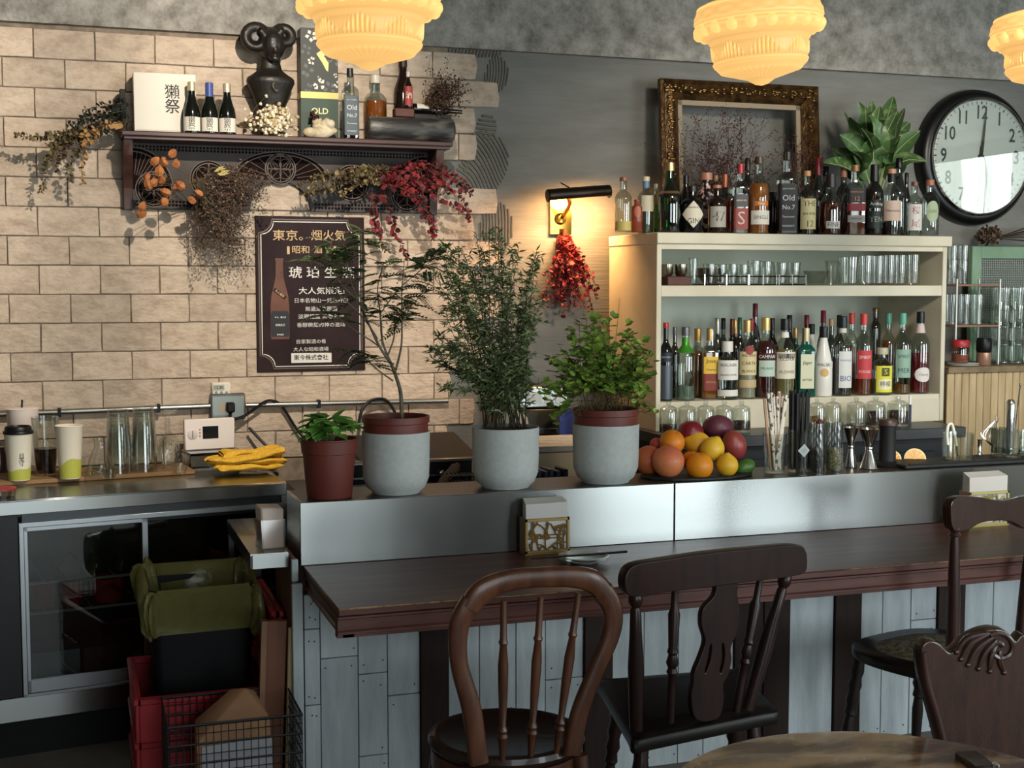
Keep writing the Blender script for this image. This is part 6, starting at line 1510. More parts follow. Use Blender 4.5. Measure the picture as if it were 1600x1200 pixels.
# glass of paper straws
def bt(px, Y=-1.42): return Vector((PY(px, 735, Y).x, Y, BT_))
p = bt(1210); s = MPP(p); r = 19*s; h = 62*s
o = thing('straw_glass', 'tall glass holding white dotted paper straws beside the fruit', 'glass', p)
MB().lathe(glass_prof(r*.82, r, h), 24).build('glass_wall', m_glass, o)
rr = random.Random(12)
m_ps = mat('paper_straw', '#cfc8bc', .7, col2='#55504c', vs=55, contrast=(.60, .64), det=0); m_ps2 = mat('paper_straw_kraft', '#b0917c', .7)
for i in range(16):
    a = rr.uniform(0, 2*PI); d0 = r*.5*rr.random(); tx = (i/15-.5)*2*r*.95
    b = MB(); q0 = Vector((math.cos(a)*d0, math.sin(a)*d0, .011)); q1 = Vector((tx, rr.uniform(-.5, .5)*r, (120+rr.uniform(-5, 7))*s))
    b.tube([q0, q1], .0052, 8)
    k = tag(b.build('paper_straw', m_ps2 if i in (0, 9) else m_ps), 'white dotted paper straw standing in the straw glass' if i not in (0, 9) else 'brown paper straw standing in the straw glass', 'straw', 'straws in the straw glass'); k.location = p
# black straws in a tube
p = bt(1247); s = MPP(p); r = 17*s; h = 66*s
o = thing('straw_tube', 'clear cylinder of black straws with a grey diamond sticker', 'glass', p)
MB().lathe(glass_prof(r*.96, r, h), 24).build('glass_wall', m_glass, o)
c = [(-.024, .5), (0, 0), (.024, .5), (0, 1)]
MB().add([(x*1.0, -r*1.02-.0006-(0 if abs(x) < .01 else -.004), .055+v*.048) for x, v in c], [(0, 1, 2, 3)]).build('sticker', mat('sticker_grey', '#8f9a9a', .5), o)
k_ = 0
for ring_n, rr_ in ((1, 0), (6, r*.42), (11, r*.82)):
    for i in range(ring_n):
        a = 2*PI*i/ring_n; b = MB(); b.tube([(math.cos(a)*rr_*.92, math.sin(a)*rr_*.92, .011), (math.cos(a)*rr_*1.0, math.sin(a)*rr_*1.0, (126+rr.uniform(-4, 3))*s)], .0058, 8)
        t_ = tag(b.build('black_straw', mat('black_straw', '#0c0d0e', .45)), 'black drinking straw bundled in the clear cylinder', 'straw', 'black straws in the cylinder'); t_.location = p
# crystal tumblers
m_cry = thin_glass('cut_crystal', '#d8dcd8', .10, .15)
for i, (px, col, lab) in enumerate(((1275, '#0c0c10', 'cut crystal tumbler half full of black pepper'), (1303, '#a8a070', 'cut crystal tumbler half full of pale seeds'))):
    p = bt(px, -1.44); s = MPP(p); r = 13.2*s; h = 76*s
    o = thing('crystal_tumbler', lab, 'glass', p)
    b = MB(); n = 20
    def cw(u, v):
        a = u*2*PI; f = 1+.016*math.cos(10*a+v*14)*math.cos(6*v*PI) if .03 < v < .95 else 1
        return (r*f*math.cos(a), r*f*math.sin(a), h*v)
    b.grid(cw, 60, 26, wrapu=True); b.lathe([(0, .004), (r*.95, .004)], 20)
    b.build('cut_glass', m_cry, o, smooth=25)
    MB().lathe([(0, .006), (r*.9, .006), (r*.9, h*.46), (0, h*.46)], 18).build('contents', mat('grain_'+col, col, .7, col2='#55554a' if i else '#22222a', vs=150, bump=1, bs=220), o)
    q = thing('bitters_pourer', ['dark spiked pourer standing behind the pepper tumbler', 'brown spiked pourer standing behind the seed tumbler'][i], 'pourer', (p.x+.005, -1.33, BT_))
    MB().lathe([(0, 0), (.018, 0), (.02, .03), (.02, .135), (.012, .15), (.008, .155)], 16).build('small_bottle', GL['smoke'], q)
    MB().lathe([(.008, .15), (.018, .158), (.016, .166), (.004, .172), (.002, .20), (0, .201)], 14).build('pour_spout', mat('spout_%d' % i, ['#1c1614', '#4a2a20'][i], .3), q)
# jiggers
def jigger(px, wt, h, label, Y=-1.43):
    p = bt(px, Y); s = MPP(p); r = wt/2*s; h = h*s
    o = thing('jigger', label, 'jigger', p, 0, 'steel jiggers on the bar')
    MB().lathe([(r*.82, 0), (r*.86, .001), (r*.34, h*.44), (r*.30, h*.52), (r*.36, h*.56), (r*.98, h*.99), (r, h), (r*.93, h), (r*.3, h*.6), (0, h*.58)], 28).build('jigger_body', m_chrome, o)
    MB().lathe([(r*.36, h*.47), (r*.40, h*.50), (r*.36, h*.54)], 20).build('waist_ring', m_chrome, o)
jigger(1329, 24, 62, 'slim double ended steel jigger behind the larger one', -1.38); jigger(1357, 33, 62, 'larger double ended steel jigger in front')
# black pepper mill and fruit halves
p = bt(1386, -1.40); s = MPP(p)
o = thing('black_mill', 'tall matt black mill with a base ring right of the jiggers', 'mill', p)
MB().lathe([(0, 0), (22*s, 0), (23*s, .006), (16*s, .014), (13*s, .02), (12.5*s, 60*s), (14*s, 66*s), (13*s, 72*s), (0, 72*s)], 26).build('mill_body', mat('matt_black', '#0d0d0f', .55), o)
MB().lathe([(12.8*s, 62*s), (15*s, 64*s), (15*s, 70*s), (13*s, 73*s), (0, 73*s)], 24).build('mill_top', mat('brown_lid', '#3a2a24', .4), o)
m_flesh = mat('orange_flesh', '#e8a02c', .4, col2='#dc8c1c', vs=30); m_peel = mat('orange_peel', '#e0901c', .5, bump=.2, bs=300); m_pith = mat('orange_pith', '#e8d8a8', .6)
m_mat = mat('bar_mat', '#0f1012', .5, bump=.3, bs=200)
x0, x1 = PY(1415, 722, -1.5).x, 4.4
bm_ = thing('bar_mat', 'long black rubber bar mat along the right part of the bar top', 'mat', ((x0+x1)/2, -1.42, BT_))
MB().add([(x0, -1.50, BT_), (x1, -1.50, BT_), (x1, -1.33, BT_), (x0-.01, -1.33, BT_), (x0, -1.50, BT_+.014), (x1, -1.50, BT_+.014), (x1, -1.33, BT_+.014), (x0-.01, -1.33, BT_+.014)], [(0, 3, 2, 1), (4, 5, 6, 7), (0, 1, 5, 4), (1, 2, 6, 5), (2, 3, 7, 6), (3, 0, 4, 7)]).build('mat_body', m_mat, bm_, world=True, bevel=.003)
MB().tube([(x0+.02, -1.493, BT_+.015), (x1, -1.493, BT_+.015)], .004, 6).build('mat_rim', m_mat, bm_, world=True)
def half(px, py, r, label, Y, rz):
    c = PY(px, py, Y); s = MPP(c); R2 = r*s
    o = thing('orange_wedge', label, 'orange', (c.x, Y, BT_+.0145), rz)
    M = Matrix.Translation((0, 0, .001)) @ Matrix.Rotation(R_(72), 4, 'X')
    MB().lathe([(0, -R2*.8)]+[(R2*math.cos(t), R2*.8*math.sin(t)) for t in [-PI/2+PI/2*i/7 for i in range(1, 8)]], 18, M=M, a0=0, a1=PI).build('peel', m_peel, o)
    MB().lathe([(R2, 0), (R2*.92, .0015), (0, .001)], 18, M=M, a0=0, a1=PI).build('pith', m_pith, o)
    for k in range(5):
        a0, a1 = PI*k/5+.06, PI*(k+1)/5-.06; MB().add([(R2*.08*math.cos((a0+a1)/2), R2*.08*math.sin((a0+a1)/2), .003)]+[(R2*.87*math.cos(a0+(a1-a0)*t/3), R2*.87*math.sin(a0+(a1-a0)*t/3), .003) for t in range(4)], [(0, 1, 2), (0, 2, 3), (0, 3, 4)], M=M).build('segment', m_flesh, o)
half(1430, 712, 17, 'cut orange wedge standing on the bar mat beside the tongs glass', -1.37, -.4); half(1394, 719, 14, 'cut orange wedge partly hidden behind the black mill', -1.345, -.5)
# glass with white handled tongs
MZ = BT_+.0145
def mg(px, Y): return Vector((PY(px, 720, Y).x, Y, MZ))
p = mg(1496, -1.40); s = MPP(p); r = 24*s; h = 40*s
o = thing('mixing_glass', 'wide clear glass with white tongs leaning in it on the bar mat', 'glass', p); MB().lathe(glass_prof(r*.95, r, h, .003, .01), 28).build('glass_wall', m_glass, o)
o = thing('tongs', 'white handled steel tongs standing against the wide glass', 'tongs', p+Vector((-.05, -.02, 0)))
b = MB(); q0 = p+Vector((-24*s, -.03, 0)); s0 = s
tp = [q0+Vector((-4*s, 0, 24*s)), q0+Vector((-6*s, 0, 42*s)), q0+Vector((-4*s, 0, 54*s)), q0+Vector((2*s, 0, 56*s)), q0+Vector((6*s, 0, 46*s)), q0+Vector((12*s, .0, 22*s))]
b.tube(smooth_path(tp, 6), .0055, 8); b.build('handle', mat('tongs_white', '#dcdccb', .4), o, world=True)
for a_, c_ in ((tp[0], q0+Vector((-2*s, 0, 1*s))), (tp[-1], q0+Vector((15*s, 0, 1*s)))): MB().tube([a_, c_], [.004, .003], 8).build('steel_arm', m_chrome, o, world=True)
p = mg(1530, -1.36); o = thing('shot_measure', 'small slim steel shot measure right of the tongs glass', 'measure', p); s = MPP(p); MB().lathe([(0, 0), (5*s, 0), (5.5*s, .003), (3*s, 6*s), (3*s, 24*s), (4*s, 26*s), (0, 26*s)], 16).build('measure_body', m_chrome, o)
for i, (px, Y, w_, h_) in enumerate(((1560, -1.38, 26, 44), (1580, -1.42, 30, 42), (1604, -1.40, 30, 38))):
    p = mg(px, Y); s = MPP(p); o = thing('bar_glass', ['ribbed glass of tools on the bar mat, left of the group', 'clear glass with a steel muddler on the bar mat', 'clear glass at the right frame edge on the bar mat'][i], 'glass', p, 0, 'glasses on the bar mat')
    MB().lathe(glass_prof(w_*s*.46, w_*s/2, h_*s, .003, .012), 26).build('glass_wall', m_glass if i else m_cry, o)
    MB().lathe([(0, .013), (w_*s*.42, .013), (w_*s*.43, .03), (0, .03)], 18).build('water', thin_glass('water', '#dfe8e8', .2), o)
p = mg(1577, -1.415); s = MPP(p); o = thing('steel_muddler', 'round ended steel muddler standing in the clear glass', 'muddler', p+Vector((0, 0, .013)))
MB().lathe([(0, 0), (5*s, 0), (6*s, 40*s), (7*s, 72*s), (6.5*s, 80*s), (4*s, 84*s), (0, 85*s)], 20).build('muddler_body', m_chrome, o)
o = thing('bar_spoon', 'long thin bar spoon leaning in the clear glass', 'spoon', p+Vector((.02, 0, .013)))
MB().tube([p+Vector((.012, 0, .016)), p+Vector((.04, .0, 110*s))], .0025, 8).build('shaft', m_chrome, o, world=True); MB().ball(p+Vector((.0405, 0, 112*s)), .005, 10, 8).build('knob', m_chrome, o, world=True)
p = mg(1558, -1.37); o = thing('wire_whisk', 'wire whisk leaning out of the ribbed glass', 'whisk', p+Vector((-.02, 0, .013))); b = MB(); s = MPP(p)
for i in range(7): b.tube(smooth_path([p+Vector((-.005, 0, .02)), p+Vector((-.03-.006*i, .004*(i-3), 20*s+i*2*s)), p+Vector((-.02-.004*i, .004*(i-3), 44*s)), p+Vector((0, 0, 58*s))], 5), .0012, 5)
tag(b.build('wires', m_chrome, o, world=True), kind='stuff'); MB().tube([p+Vector((0, 0, 40*s)), p+Vector((-.012, 0, 62*s))], .004, 8).build('handle', mat('whisk_handle', '#c8bca8', .5), o, world=True)

# ============================================================ napkin holders, plates, chopsticks on the ledge
def napkin_holder(pxl, pxr, yt, yb, label, col, seed):
    Yf = PZ(pxl, yb, LZ).y; Yf = max(min(Yf, BY-.075), BY-.12)
    x0, x1 = PY(pxl+9, yb, Yf).x, PY(pxr, yb, Yf).x; z1 = PY(pxl, yt, Yf).z; rr = random.Random(seed)
    o = thing('napkin_holder', label, 'napkin holder', ((x0+x1)/2, Yf+.03, LZ))
    m = mat('holder_'+col, col, .45, .5); t = .004; zf = LZ+(z1-LZ)*.66
    MB().box(x0, x1, Yf, Yf+.062, LZ+.0005, LZ+.006).build('base', m, o, world=True)
    MB().box(x0, x0+.004, Yf+.004, Yf+.058, LZ+.006, zf).build('side_plate', mat('holder_side', '#8a6f52', .6), o, world=True); MB().box(x1-.004, x1, Yf+.004, Yf+.058, LZ+.006, zf).build('side_plate', mat('holder_side', '#8a6f52', .6), o, world=True)
    b = MB(); b.box(x0, x1, Yf, Yf+t, LZ+.004, LZ+.014); b.box(x0, x1, Yf, Yf+t, zf-.010, zf); b.box(x0, x0+.008, Yf, Yf+t, LZ+.004, zf); b.box(x1-.008, x1, Yf, Yf+t, LZ+.004, zf)
    b.build('front_frame', m, o, world=True, bevel=.001)
    b = MB(); wz = zf-LZ
    P = [(x0+rr.uniform(.08, .92)*(x1-x0), LZ+rr.uniform(.1, .9)*wz) for _ in range(48)]
    for i, a in enumerate(P):
        near = sorted(P, key=lambda q: (q[0]-a[0])**2+(q[1]-a[1])**2)[1:4]
        for c in near: b.tube([(a[0], Yf+.002, a[1]), ((a[0]+c[0])/2+rr.uniform(-.004, .004), Yf+.002, (a[1]+c[1])/2+rr.uniform(-.004, .004)), (c[0], Yf+.002, c[1])], .0021, 4)
    for i in range(12):
        a = P[i]; e = rr.choice([(x0+.004, a[1]), (x1-.004, a[1]), (a[0], LZ+.008), (a[0], zf-.006)]); b.tube([(a[0], Yf+.002, a[1]), (e[0], Yf+.002, e[1])], .0021, 4)
    tag(b.build('pierced_front', m, o, world=True), kind='stuff')
    nap = MB(); nap.add([(x0+.006, Yf+.006, LZ+.007), (x1-.006, Yf+.006, LZ+.007), (x1-.006, Yf+.056, LZ+.007), (x0+.006, Yf+.056, LZ+.007), (x0+.004, Yf+.008, z1-.014), (x1-.004, Yf+.008, z1-.012), (x1-.008, Yf+.052, z1), (x0+.010, Yf+.052, z1)], [(0, 3, 2, 1), (4, 5, 6, 7), (0, 1, 5, 4), (1, 2, 6, 5), (2, 3, 7, 6), (3, 0, 4, 7)])
    q = tag(nap.build('paper_napkins', mat('napkin', '#bdbab6', .8)), 'stack of white napkins in the '+('left' if seed == 1 else 'right')+' pierced holder', 'napkins')
napkin_holder(812, 890, 783, 862, 'golden pierced napkin holder standing on the bar ledge left of the plates', '#8a7040', 1)
napkin_holder(1504, 1575, 742, 862, 'pale gold pierced napkin holder behind the tall back chair', '#a39a62', 2)
# plates and chopsticks
c = PZ(912, 879, LZ); s = MPP(c)
for i in range(2):
    o = lathe_thing('small_plate', ['lower white plate of the small stack on the bar ledge', 'upper white plate under the black chopsticks'][i], 'plate', (c.x, c.y, LZ+.0005+i*.009), [(0, 0), (20*s, 0), (22*s, .003), (39*s, .013), (40*s, .0145), (38*s, .015), (24*s, .006), (0, .005)], mat('plate_glaze', '#b9bdb6', .2, col2='#a8aca4', vs=5), 40, 'small plates on the ledge')
zc = LZ+.0255
a_, b_ = PZ(832, 873, zc), PZ(978, 861, zc)
for i in range(2):
    d = Vector((0, -.011*i+.004, .0)); q = tag(MB().tube([a_+d*(.3 if i else 1), b_+d], [.0022, .0052], 6, flat=.9).build('chopstick', mat('black_lacquer', '#171313', .3)), ['black chopstick lying across the plates, rear one', 'black chopstick lying across the plates, front one'][i], 'chopstick', 'chopsticks on the plates')

# ============================================================ pendant lamps
LYp = -2.2
m_shade = mat('lit_opal_glass', '#ffc873', .4, emit=.0)
nt = m_shade.node_tree; pb = nt.nodes['Principled BSDF']; pb.inputs['Base Color'].default_value = (.35, .22, .09, 1)
lw = nt.nodes.new('ShaderNodeLayerWeight'); lw.inputs['Blend'].default_value = .3
pb.inputs['Emission Color'].default_value = (1.0, .56, .17, 1); pb.inputs['Emission Strength'].default_value = .7
gm = nt.nodes.new('ShaderNodeNewGeometry'); mrp = nt.nodes.new('ShaderNodeMapRange'); mrp.inputs['From Min'].default_value = .45; mrp.inputs['From Max'].default_value = .55; mrp.inputs['To Min'].default_value = .44; mrp.inputs['To Max'].default_value = .86
nt.links.new(gm.outputs['Pointiness'], mrp.inputs['Value']); nt.links.new(mrp.outputs[0], pb.inputs['Emission Strength'])  # rib shading put into the glow: dimmer in creases, brighter on ridges
m_brass = mat('aged_brass', '#8a6a34', .3, 1)
def pendant(px, ybot, wpx, label, tilt=(0, 0)):
    c0 = PY(px, ybot, LYp); s = MPP(c0); R2 = wpx/2*s
    o = thing('pendant_lamp', label, 'lamp', c0, 0, 'opal glass pendants over the bar'); o.rotation_euler = (tilt[0], tilt[1], 0)
    k = R2
    prof = [(0, 0), (.10*k, .025*k), (.22*k, .10*k), (.42*k, .16*k), (.62*k, .22*k), (.72*k, .32*k), (.74*k, .36*k), (.72*k, .40*k), (.74*k, .62*k), (.80*k, .72*k), (.93*k, .80*k), (.985*k, .90*k), (.97*k, .95*k), (1.0*k, 1.0*k), (.985*k, 1.10*k), (.94*k, 1.20*k), (.85*k, 1.27*k), (.6*k, 1.34*k), (.38*k, 1.42*k), (.34*k, 1.55*k)]
    def wall_(u, v):
        i = v*(len(prof)-1); j = min(int(i), len(prof)-2); t = i-j; r = prof[j][0]+(prof[j+1][0]-prof[j][0])*t; z = prof[j][1]+(prof[j+1][1]-prof[j][1])*t
        zz_ = z/k
        if .40 < zz_ < .66:
            ph = (u*8) % 1; tri = abs(ph-.5)*2
            if zz_ < .40+.26*(1-tri): r *= 1+.034*math.cos(u*2*PI*72)
        if .10 < zz_ < .24: r *= 1+.012*math.cos(u*2*PI*40)
        if 1.0 < zz_ < 1.2: r *= 1+.008*math.cos(u*2*PI*18)*math.cos((zz_-1.0)*30)
        return (r*math.cos(2*PI*u), r*math.sin(2*PI*u), z)
    sh = MB().grid(wall_, 288, 76, wrapu=True).build('shade', m_shade, o, smooth=60)
    for i in range(20):
        a = 2*PI*i/20; MB().ball((.93*k*math.cos(a), .93*k*math.sin(a), .865*k), .098*k, 10, 8, sc=(1, 1, 1)).build('bead', m_shade, sh)
    for zz_, rr_ in ((.955, .975), (1.22, .935)): MB().tube([(rr_*k*math.cos(a), rr_*k*math.sin(a), zz_*k) for a in [i*PI/24 for i in range(48)]], .012*k, 6, closed=True).build('ridge', m_shade, sh)
    MB().lathe([(.40*k, 1.44*k), (.42*k, 1.5*k), (.40*k, 1.7*k), (.2*k, 1.8*k), (.1*k, 1.95*k), (0, 1.96*k)], 24).build('gallery', m_brass, o)
    MB().tube([(0, 0, 1.9*k), (0, 0, 3.25-c0.z)], .006, 8).build('rod', m_brass, o)
    l = bpy.data.lights.new('pendant_glow', 'POINT'); l.energy = 9; l.color = (1, .68, .34); l.shadow_soft_size = R2*.95
    lo = bpy.data.objects.new('pendant_glow', l); COL.objects.link(lo); lo.location = c0+Vector((0, 0, -R2*1.3))
    bpy.data.objects.remove(lo)
pendant(578, 111, 224, 'lit opal glass pendant lamp over the left of the bar', (0, 0)); pendant(1190, 134, 200, 'lit opal glass pendant lamp in front of the gilt frame', (0, R_(-4))); pendant(1640, 143, 182, 'lit opal glass pendant lamp at the right frame edge')

# ============================================================ picture lamp on the wall
pl_ = thing('picture_lamp', 'brass wall lamp with a dark bronze tubular shade above the red bunch', 'lamp', PY(876, 340, 0))
a_, b_ = PY(859, 308, -.004), PY(893, 367, -.004); MB().box(a_.x, b_.x, -.006, .011, b_.z, a_.z).build('wall_plate', mat('polished_brass', '#b59a4a', .18, 1), pl_, world=True, bevel=.002)
c = PY(876, 342, -.01)
ya = -.17; e0, e1 = PY(857, 306, ya), PY(951, 299, ya)
MB().tube(smooth_path([c, c+Vector((0, -.05, .02)), c+Vector((.0, -.11, .06)), Vector(((e0.x*.7+e1.x*.3), ya, e0.z+.01))], 6), .009, 10).build('arm', MATS['polished_brass'], pl_, world=True)
MB().lathe([(.022, 0), (.026, .004), (.018, .018), (0, .02)], 18, M=Matrix.Translation(c) @ Matrix.Rotation(PI/2, 4, 'X')).build('boss', MATS['polished_brass'], pl_, world=True)
mbz = mat('dark_bronze', '#241c14', .35, .6); rS = .029; d = (e1-e0); Ls = d.length
M = Matrix.Translation(e0) @ d.to_track_quat('Z', 'X').to_matrix().to_4x4()
# tube open below
b = MB(); n = 18
up = Vector((0, 0, 1)); ax = d.normalized(); sd = ax.cross(up).normalized()
vs = []
for q0 in (e0, e1):
    for rr_ in (rS, rS-.003):
        for i in range(n+1): t = R_(-40)+R_(260)*i/n; vs.append(q0+sd*math.cos(t)*rr_+up*math.sin(t)*rr_)
k = n+1; fs = []
for i in range(n): fs += [(i, i+1, 2*k+i+1, 2*k+i), (k+i, 3*k+i, 3*k+i+1, k+i+1)]
fs += [(0, 2*k, 3*k, k), (n, k+n, 3*k+n, 2*k+n)]
b.add(vs, fs); b.build('tube_shade', mbz, pl_, world=True)
for q0 in (e0, e1): MB().lathe([(rS, 0), (rS*.9, .006), (0, .007)], 22, M=Matrix.Translation(q0) @ (ax if q0 is e1 else -ax).to_track_quat('Z', 'X').to_matrix().to_4x4()).build('end_cap', mbz, pl_, world=True)
MB().tube([e0+ax*.02-up*.006, e1-ax*.02-up*.006], .009, 10).build('bulb', mat('lamp_bulb', '#ffd9a0', .4, emit=6), pl_, world=True)
MB().tube([e0+ax*.10+up*.026, e0+ax*.05+up*.05+sd*.02], .003, 6).build('switch', mbz, pl_, world=True)
l = bpy.data.lights.new('picture_lamp_light', 'AREA'); l.shape = 'RECTANGLE'; l.size = Ls*.8; l.size_y = .03; l.energy = 8; l.color = (1, .52, .2)
lo = bpy.data.objects.new('picture_lamp_light', l); COL.objects.link(lo); lo.location = (e0+e1)/2-up*.024; lo.rotation_euler = (R_(38), 0, 0)

# ============================================================ gilt frame, clock, foliage on the unit
Yf = -.165
f0, f1 = PY(1034, 200, Yf).x, PY(1281, 200, Yf).x; fz1 = PY(1034, 121, Yf).z; fz0 = UZ+.001
gf = thing('gilt_frame', 'ornate empty gilt picture frame standing behind the bottles', 'picture frame', ((f0+f1)/2, Yf, fz0)); gf.rotation_euler = (R_(-4), 0, 0)
m_gilt = mat('aged_gilt', '#6b4f2c', .35, .7, col2='#3a2818', vs=25, bump=.5, bs=60); m_giltb = mat('bright_gilt', '#8a6a40', .25, .9); m_slip = mat('beige_slip', '#8f7f68', .7); m_fdark = mat('frame_dark', '#2a1c12', .5)
fw, fh = f1-f0, fz1-fz0; wq = .088
pr = [(0, 0), (0, .03), (.012, .036), (.02, .028), (.05, .04), (.062, .028), (.068, .034), (wq, .018), (wq, 0)]
def side(p0, p1, inn, name):
    """mitred frame side from p0 to p1 (x,z), inwards direction inn"""
    d = (Vector((p1[0]-p0[0], 0, p1[1]-p0[1]))).normalized(); iv = Vector((inn[0], 0, inn[1]))
    b = MB(); n = len(pr); vs = []
    for t, sg in ((p0, 1), (p1, -1)):
        for w2, y in pr: vs.append(Vector((t[0], -y, t[1]))+iv*w2+d*w2*sg)
    b.add(vs, [tuple(range(n)), tuple(range(2*n-1, n-1, -1))]+[(i, (i+1) % n, n+(i+1) % n, n+i) for i in range(n)])
    o = b.build(name, m_gilt, gf, smooth=50)
    L_ = math.hypot(p1[0]-p0[0], p1[1]-p0[1]); k = MB(); nb = int(L_/.03); r3 = random.Random(1)
    for i in range(1, nb):
        c = Vector((p0[0], -.038, p0[1]))+iv*.042+d*(L_*i/nb)
        for q in range(3): k.ball(c+d*r3.uniform(-.012, .012)+iv*r3.uniform(-.014, .014), r3.uniform(.005, .009), 6, 5, sc=(1, .7, 1))
    tag(k.build('gilt_ornament', m_giltb, o), kind='stuff')
A, B, C_, D = (-fw/2, fh), (fw/2, fh), (fw/2, 0), (-fw/2, 0)
side(A, B, (0, -1), 'top_side'); side(B, C_, (-1, 0), 'right_side'); side(C_, D, (0, 1), 'bottom_side'); side(D, A, (1, 0), 'left_side')
w3 = wq+.022
for nm, x0, x1, z0, z1 in (('slip_top', -fw/2+wq, fw/2-wq, fh-w3, fh-wq+.002), ('slip_left', -fw/2+wq-.002, -fw/2+w3, wq, fh-wq), ('slip_right', fw/2-w3, fw/2-wq+.002, wq, fh-wq), ('slip_bottom', -fw/2+wq, fw/2-wq, wq-.002, w3)):
    MB().box(x0, x1, -.014, 0, z0, z1).build(nm, m_slip, gf)
# dry reddish twigs behind the bottles
q = bunch('dried_twigs', 'wispy reddish brown dried twigs standing inside the gilt frame', (PY(1130, 300, -.27).x, -.27, UZ+.001)); st, lv = MB(), MB(); rr = random.Random(5)
for i in range(96):
    bx_ = rr.gauss(1130, 25); e = (rr.gauss(1125, 38), 165+rr.random()*105)
    if i > 74: bx_, e = 1250, (rr.uniform(1215, 1295), rr.uniform(215, 262))
    dd = -.272+rr.uniform(-.03, .02); path = smooth_path([PY(bx_, 335, -.275), PY((bx_+e[0])/2+rr.uniform(-12, 12), (320+e[1])/2, dd), PY(e[0], e[1], dd)], 5); st.tube(path, .001, 3)
    for k in range(22): p_ = path[rr.randint(3, 10)]+rv(rr, .02); add_leaf(lv, p_, rv(rr), rv(rr), .013, .007, .2, mi=rr.randint(0, 1))
    for k in range(3): p_ = path[rr.randint(4, 9)]; st.tube([p_, p_+Vector((rr.uniform(-.05, .05), rr.uniform(-.02, .02), rr.uniform(0, .06)))], .0007, 3)
tag(st.build('twigs', mat('twig_brown', '#3c2320', .8), q, world=True), kind='stuff'); tag(lv.build('dry_buds', [mat('bud_red', '#4a2422', .8), mat('bud_brown', '#5a3a30', .8)], q, world=True), kind='stuff')
# broad leaf plant
Yp = -.30; pb_ = Vector((PY(1368, 300, Yp).x, Yp, UZ+.001))
q = thing('brown_plant_pot', 'brown pot of the broad leaved plant hidden behind the bottles', 'pot', pb_); MB().lathe([(0, 0), (.055, 0), (.075, .12), (.08, .125), (.08, .14), (.072, .14), (.068, .12), (0, .118)], 26).build('pot_wall', m_terra, q)
q = thing('dieffenbachia', 'broad leaved green plant with pale midribs above the bottles', 'plant', pb_+Vector((0, 0, .12)))
base = pb_+Vector((0, 0, .14)); rr = random.Random(19)
m_dl = mat('broad_leaf', '#476439', .35, col2='#8ea26c', vs=9, stretch=(3, 1, 3), contrast=(.52, .75), rnd=.15); m_dm = mat('pale_midrib', '#9aa878', .5)
tips = [(1340, 158, .02), (1362, 156, .1), (1396, 150, .05), (1328, 182, -.1), (1312, 210, -.08), (1287, 254, -.12), (1300, 232, .05), (1414, 168, .08), (1438, 204, -.02), (1448, 252, -.12), (1428, 226, .08), (1346, 200, -.18), (1384, 188, -.12), (1403, 172, -.02), (1352, 166, -.05), (1330, 236, -.15), (1408, 212, -.15), (1422, 190, .1), (1318, 172, .08), (1375, 165, .0), (1398, 238, -.18), (1358, 180, -.14)]
for tx, ty, dd in tips:
    tip = PY(tx, ty, Yp+dd); v = tip-base; L_ = v.length
    mid = base+v*.5+Vector((0, 0, .06+.07*rr.random()))+rv(rr, .018)
    path = smooth_path([base+rv(rr, .01), mid*.5+base*.5+Vector((0, 0, .015)), mid, tip], 5); n = len(path)-1
    i0 = int(n*.34); lp = path[i0:]; m_ = len(lp)-1; W_ = rr.uniform(.085, .125)
    view = (CAM-mid).normalized()*.7+Vector((0, 0, .6))+rv(rr, .6)
    b = MB(); vs = []
    for i, c in enumerate(lp):
        t = i/m_; d = (lp[min(i+1, m_)]-lp[max(i-1, 0)]).normalized(); sdv = d.cross(view).normalized(); nn_ = sdv.cross(d); w2 = W_*(math.sin(PI*min(1, (t*.97+.03)**.75))**.9)*.5+.0006
        vs += [c-sdv*w2+nn_*w2*.3, c-sdv*w2*.5+nn_*w2*.08, c, c+sdv*w2*.5+nn_*w2*.08, c+sdv*w2+nn_*w2*.3]
    fs = [(i*5+k, i*5+k+1, i*5+k+6, i*5+k+5) for i in range(m_) for k in range(4)]
    lf = b.add(vs, fs).build('leaf', m_dl, q, world=True, smooth=80)
    MB().tube(path, [.0045-.0036*i/n for i in range(n+1)], 6).build('midrib', m_dm, lf, world=True)
# clock
Yc = -.012; cc = PY(1519, 247, 0); rO = 105*MPP(cc)
ck = thing('wall_clock', 'large round black wall clock with chrome rim showing six o\'clock', 'clock', (cc.x, .012, cc.z))
Mr = Matrix.Rotation(PI/2, 4, 'X')
MB().lathe([(0, 0), (rO, 0), (rO*1.0, .02), (rO*.985, .045), (rO*.93, .066), (rO*.88, .07), (0, .07)], 64, M=Mr).build('case', mat('clock_black', '#0c0c0d', .35), ck)
rf = 91*MPP(cc)
MB().lathe([(rf*.95, .066), (rf*1.0, .07), (rf*1.0, .085), (rf*.975, .09), (rf*.95, .083), (rf*.95, .066)], 64, M=Mr).build('chrome_rim', m_chrome, ck)
fc = MB().lathe([(rf*.96, .070), (rf*.96, .073), (0, .073)], 64, M=Mr).build('dial', mat('dial_paper', '#dfe2e0', .6), ck)
yd = -.0742
for i in range(12):
    n = i+1; a = PI/2-n*PI/6; v, f = text_geo(str(n), .092, .0014); 
    MB().add([(x*.82, y, z) for x, y, z in v], f, 0, facing((rf*.74*math.cos(a), yd, rf*.74*math.sin(a)))).build('numeral', mat('clock_ink', '#23262a', .6), fc)
b = MB()
for i in range(60):
    a = i*PI/30; w2 = .0035 if i % 5 == 0 else .0014; M = Matrix.Translation((0, yd, 0)) @ Matrix.Rotation(-a, 4, 'Y'); b.box(-w2, w2, -.0005, .0005, rf*.885, rf*.93, M=M)
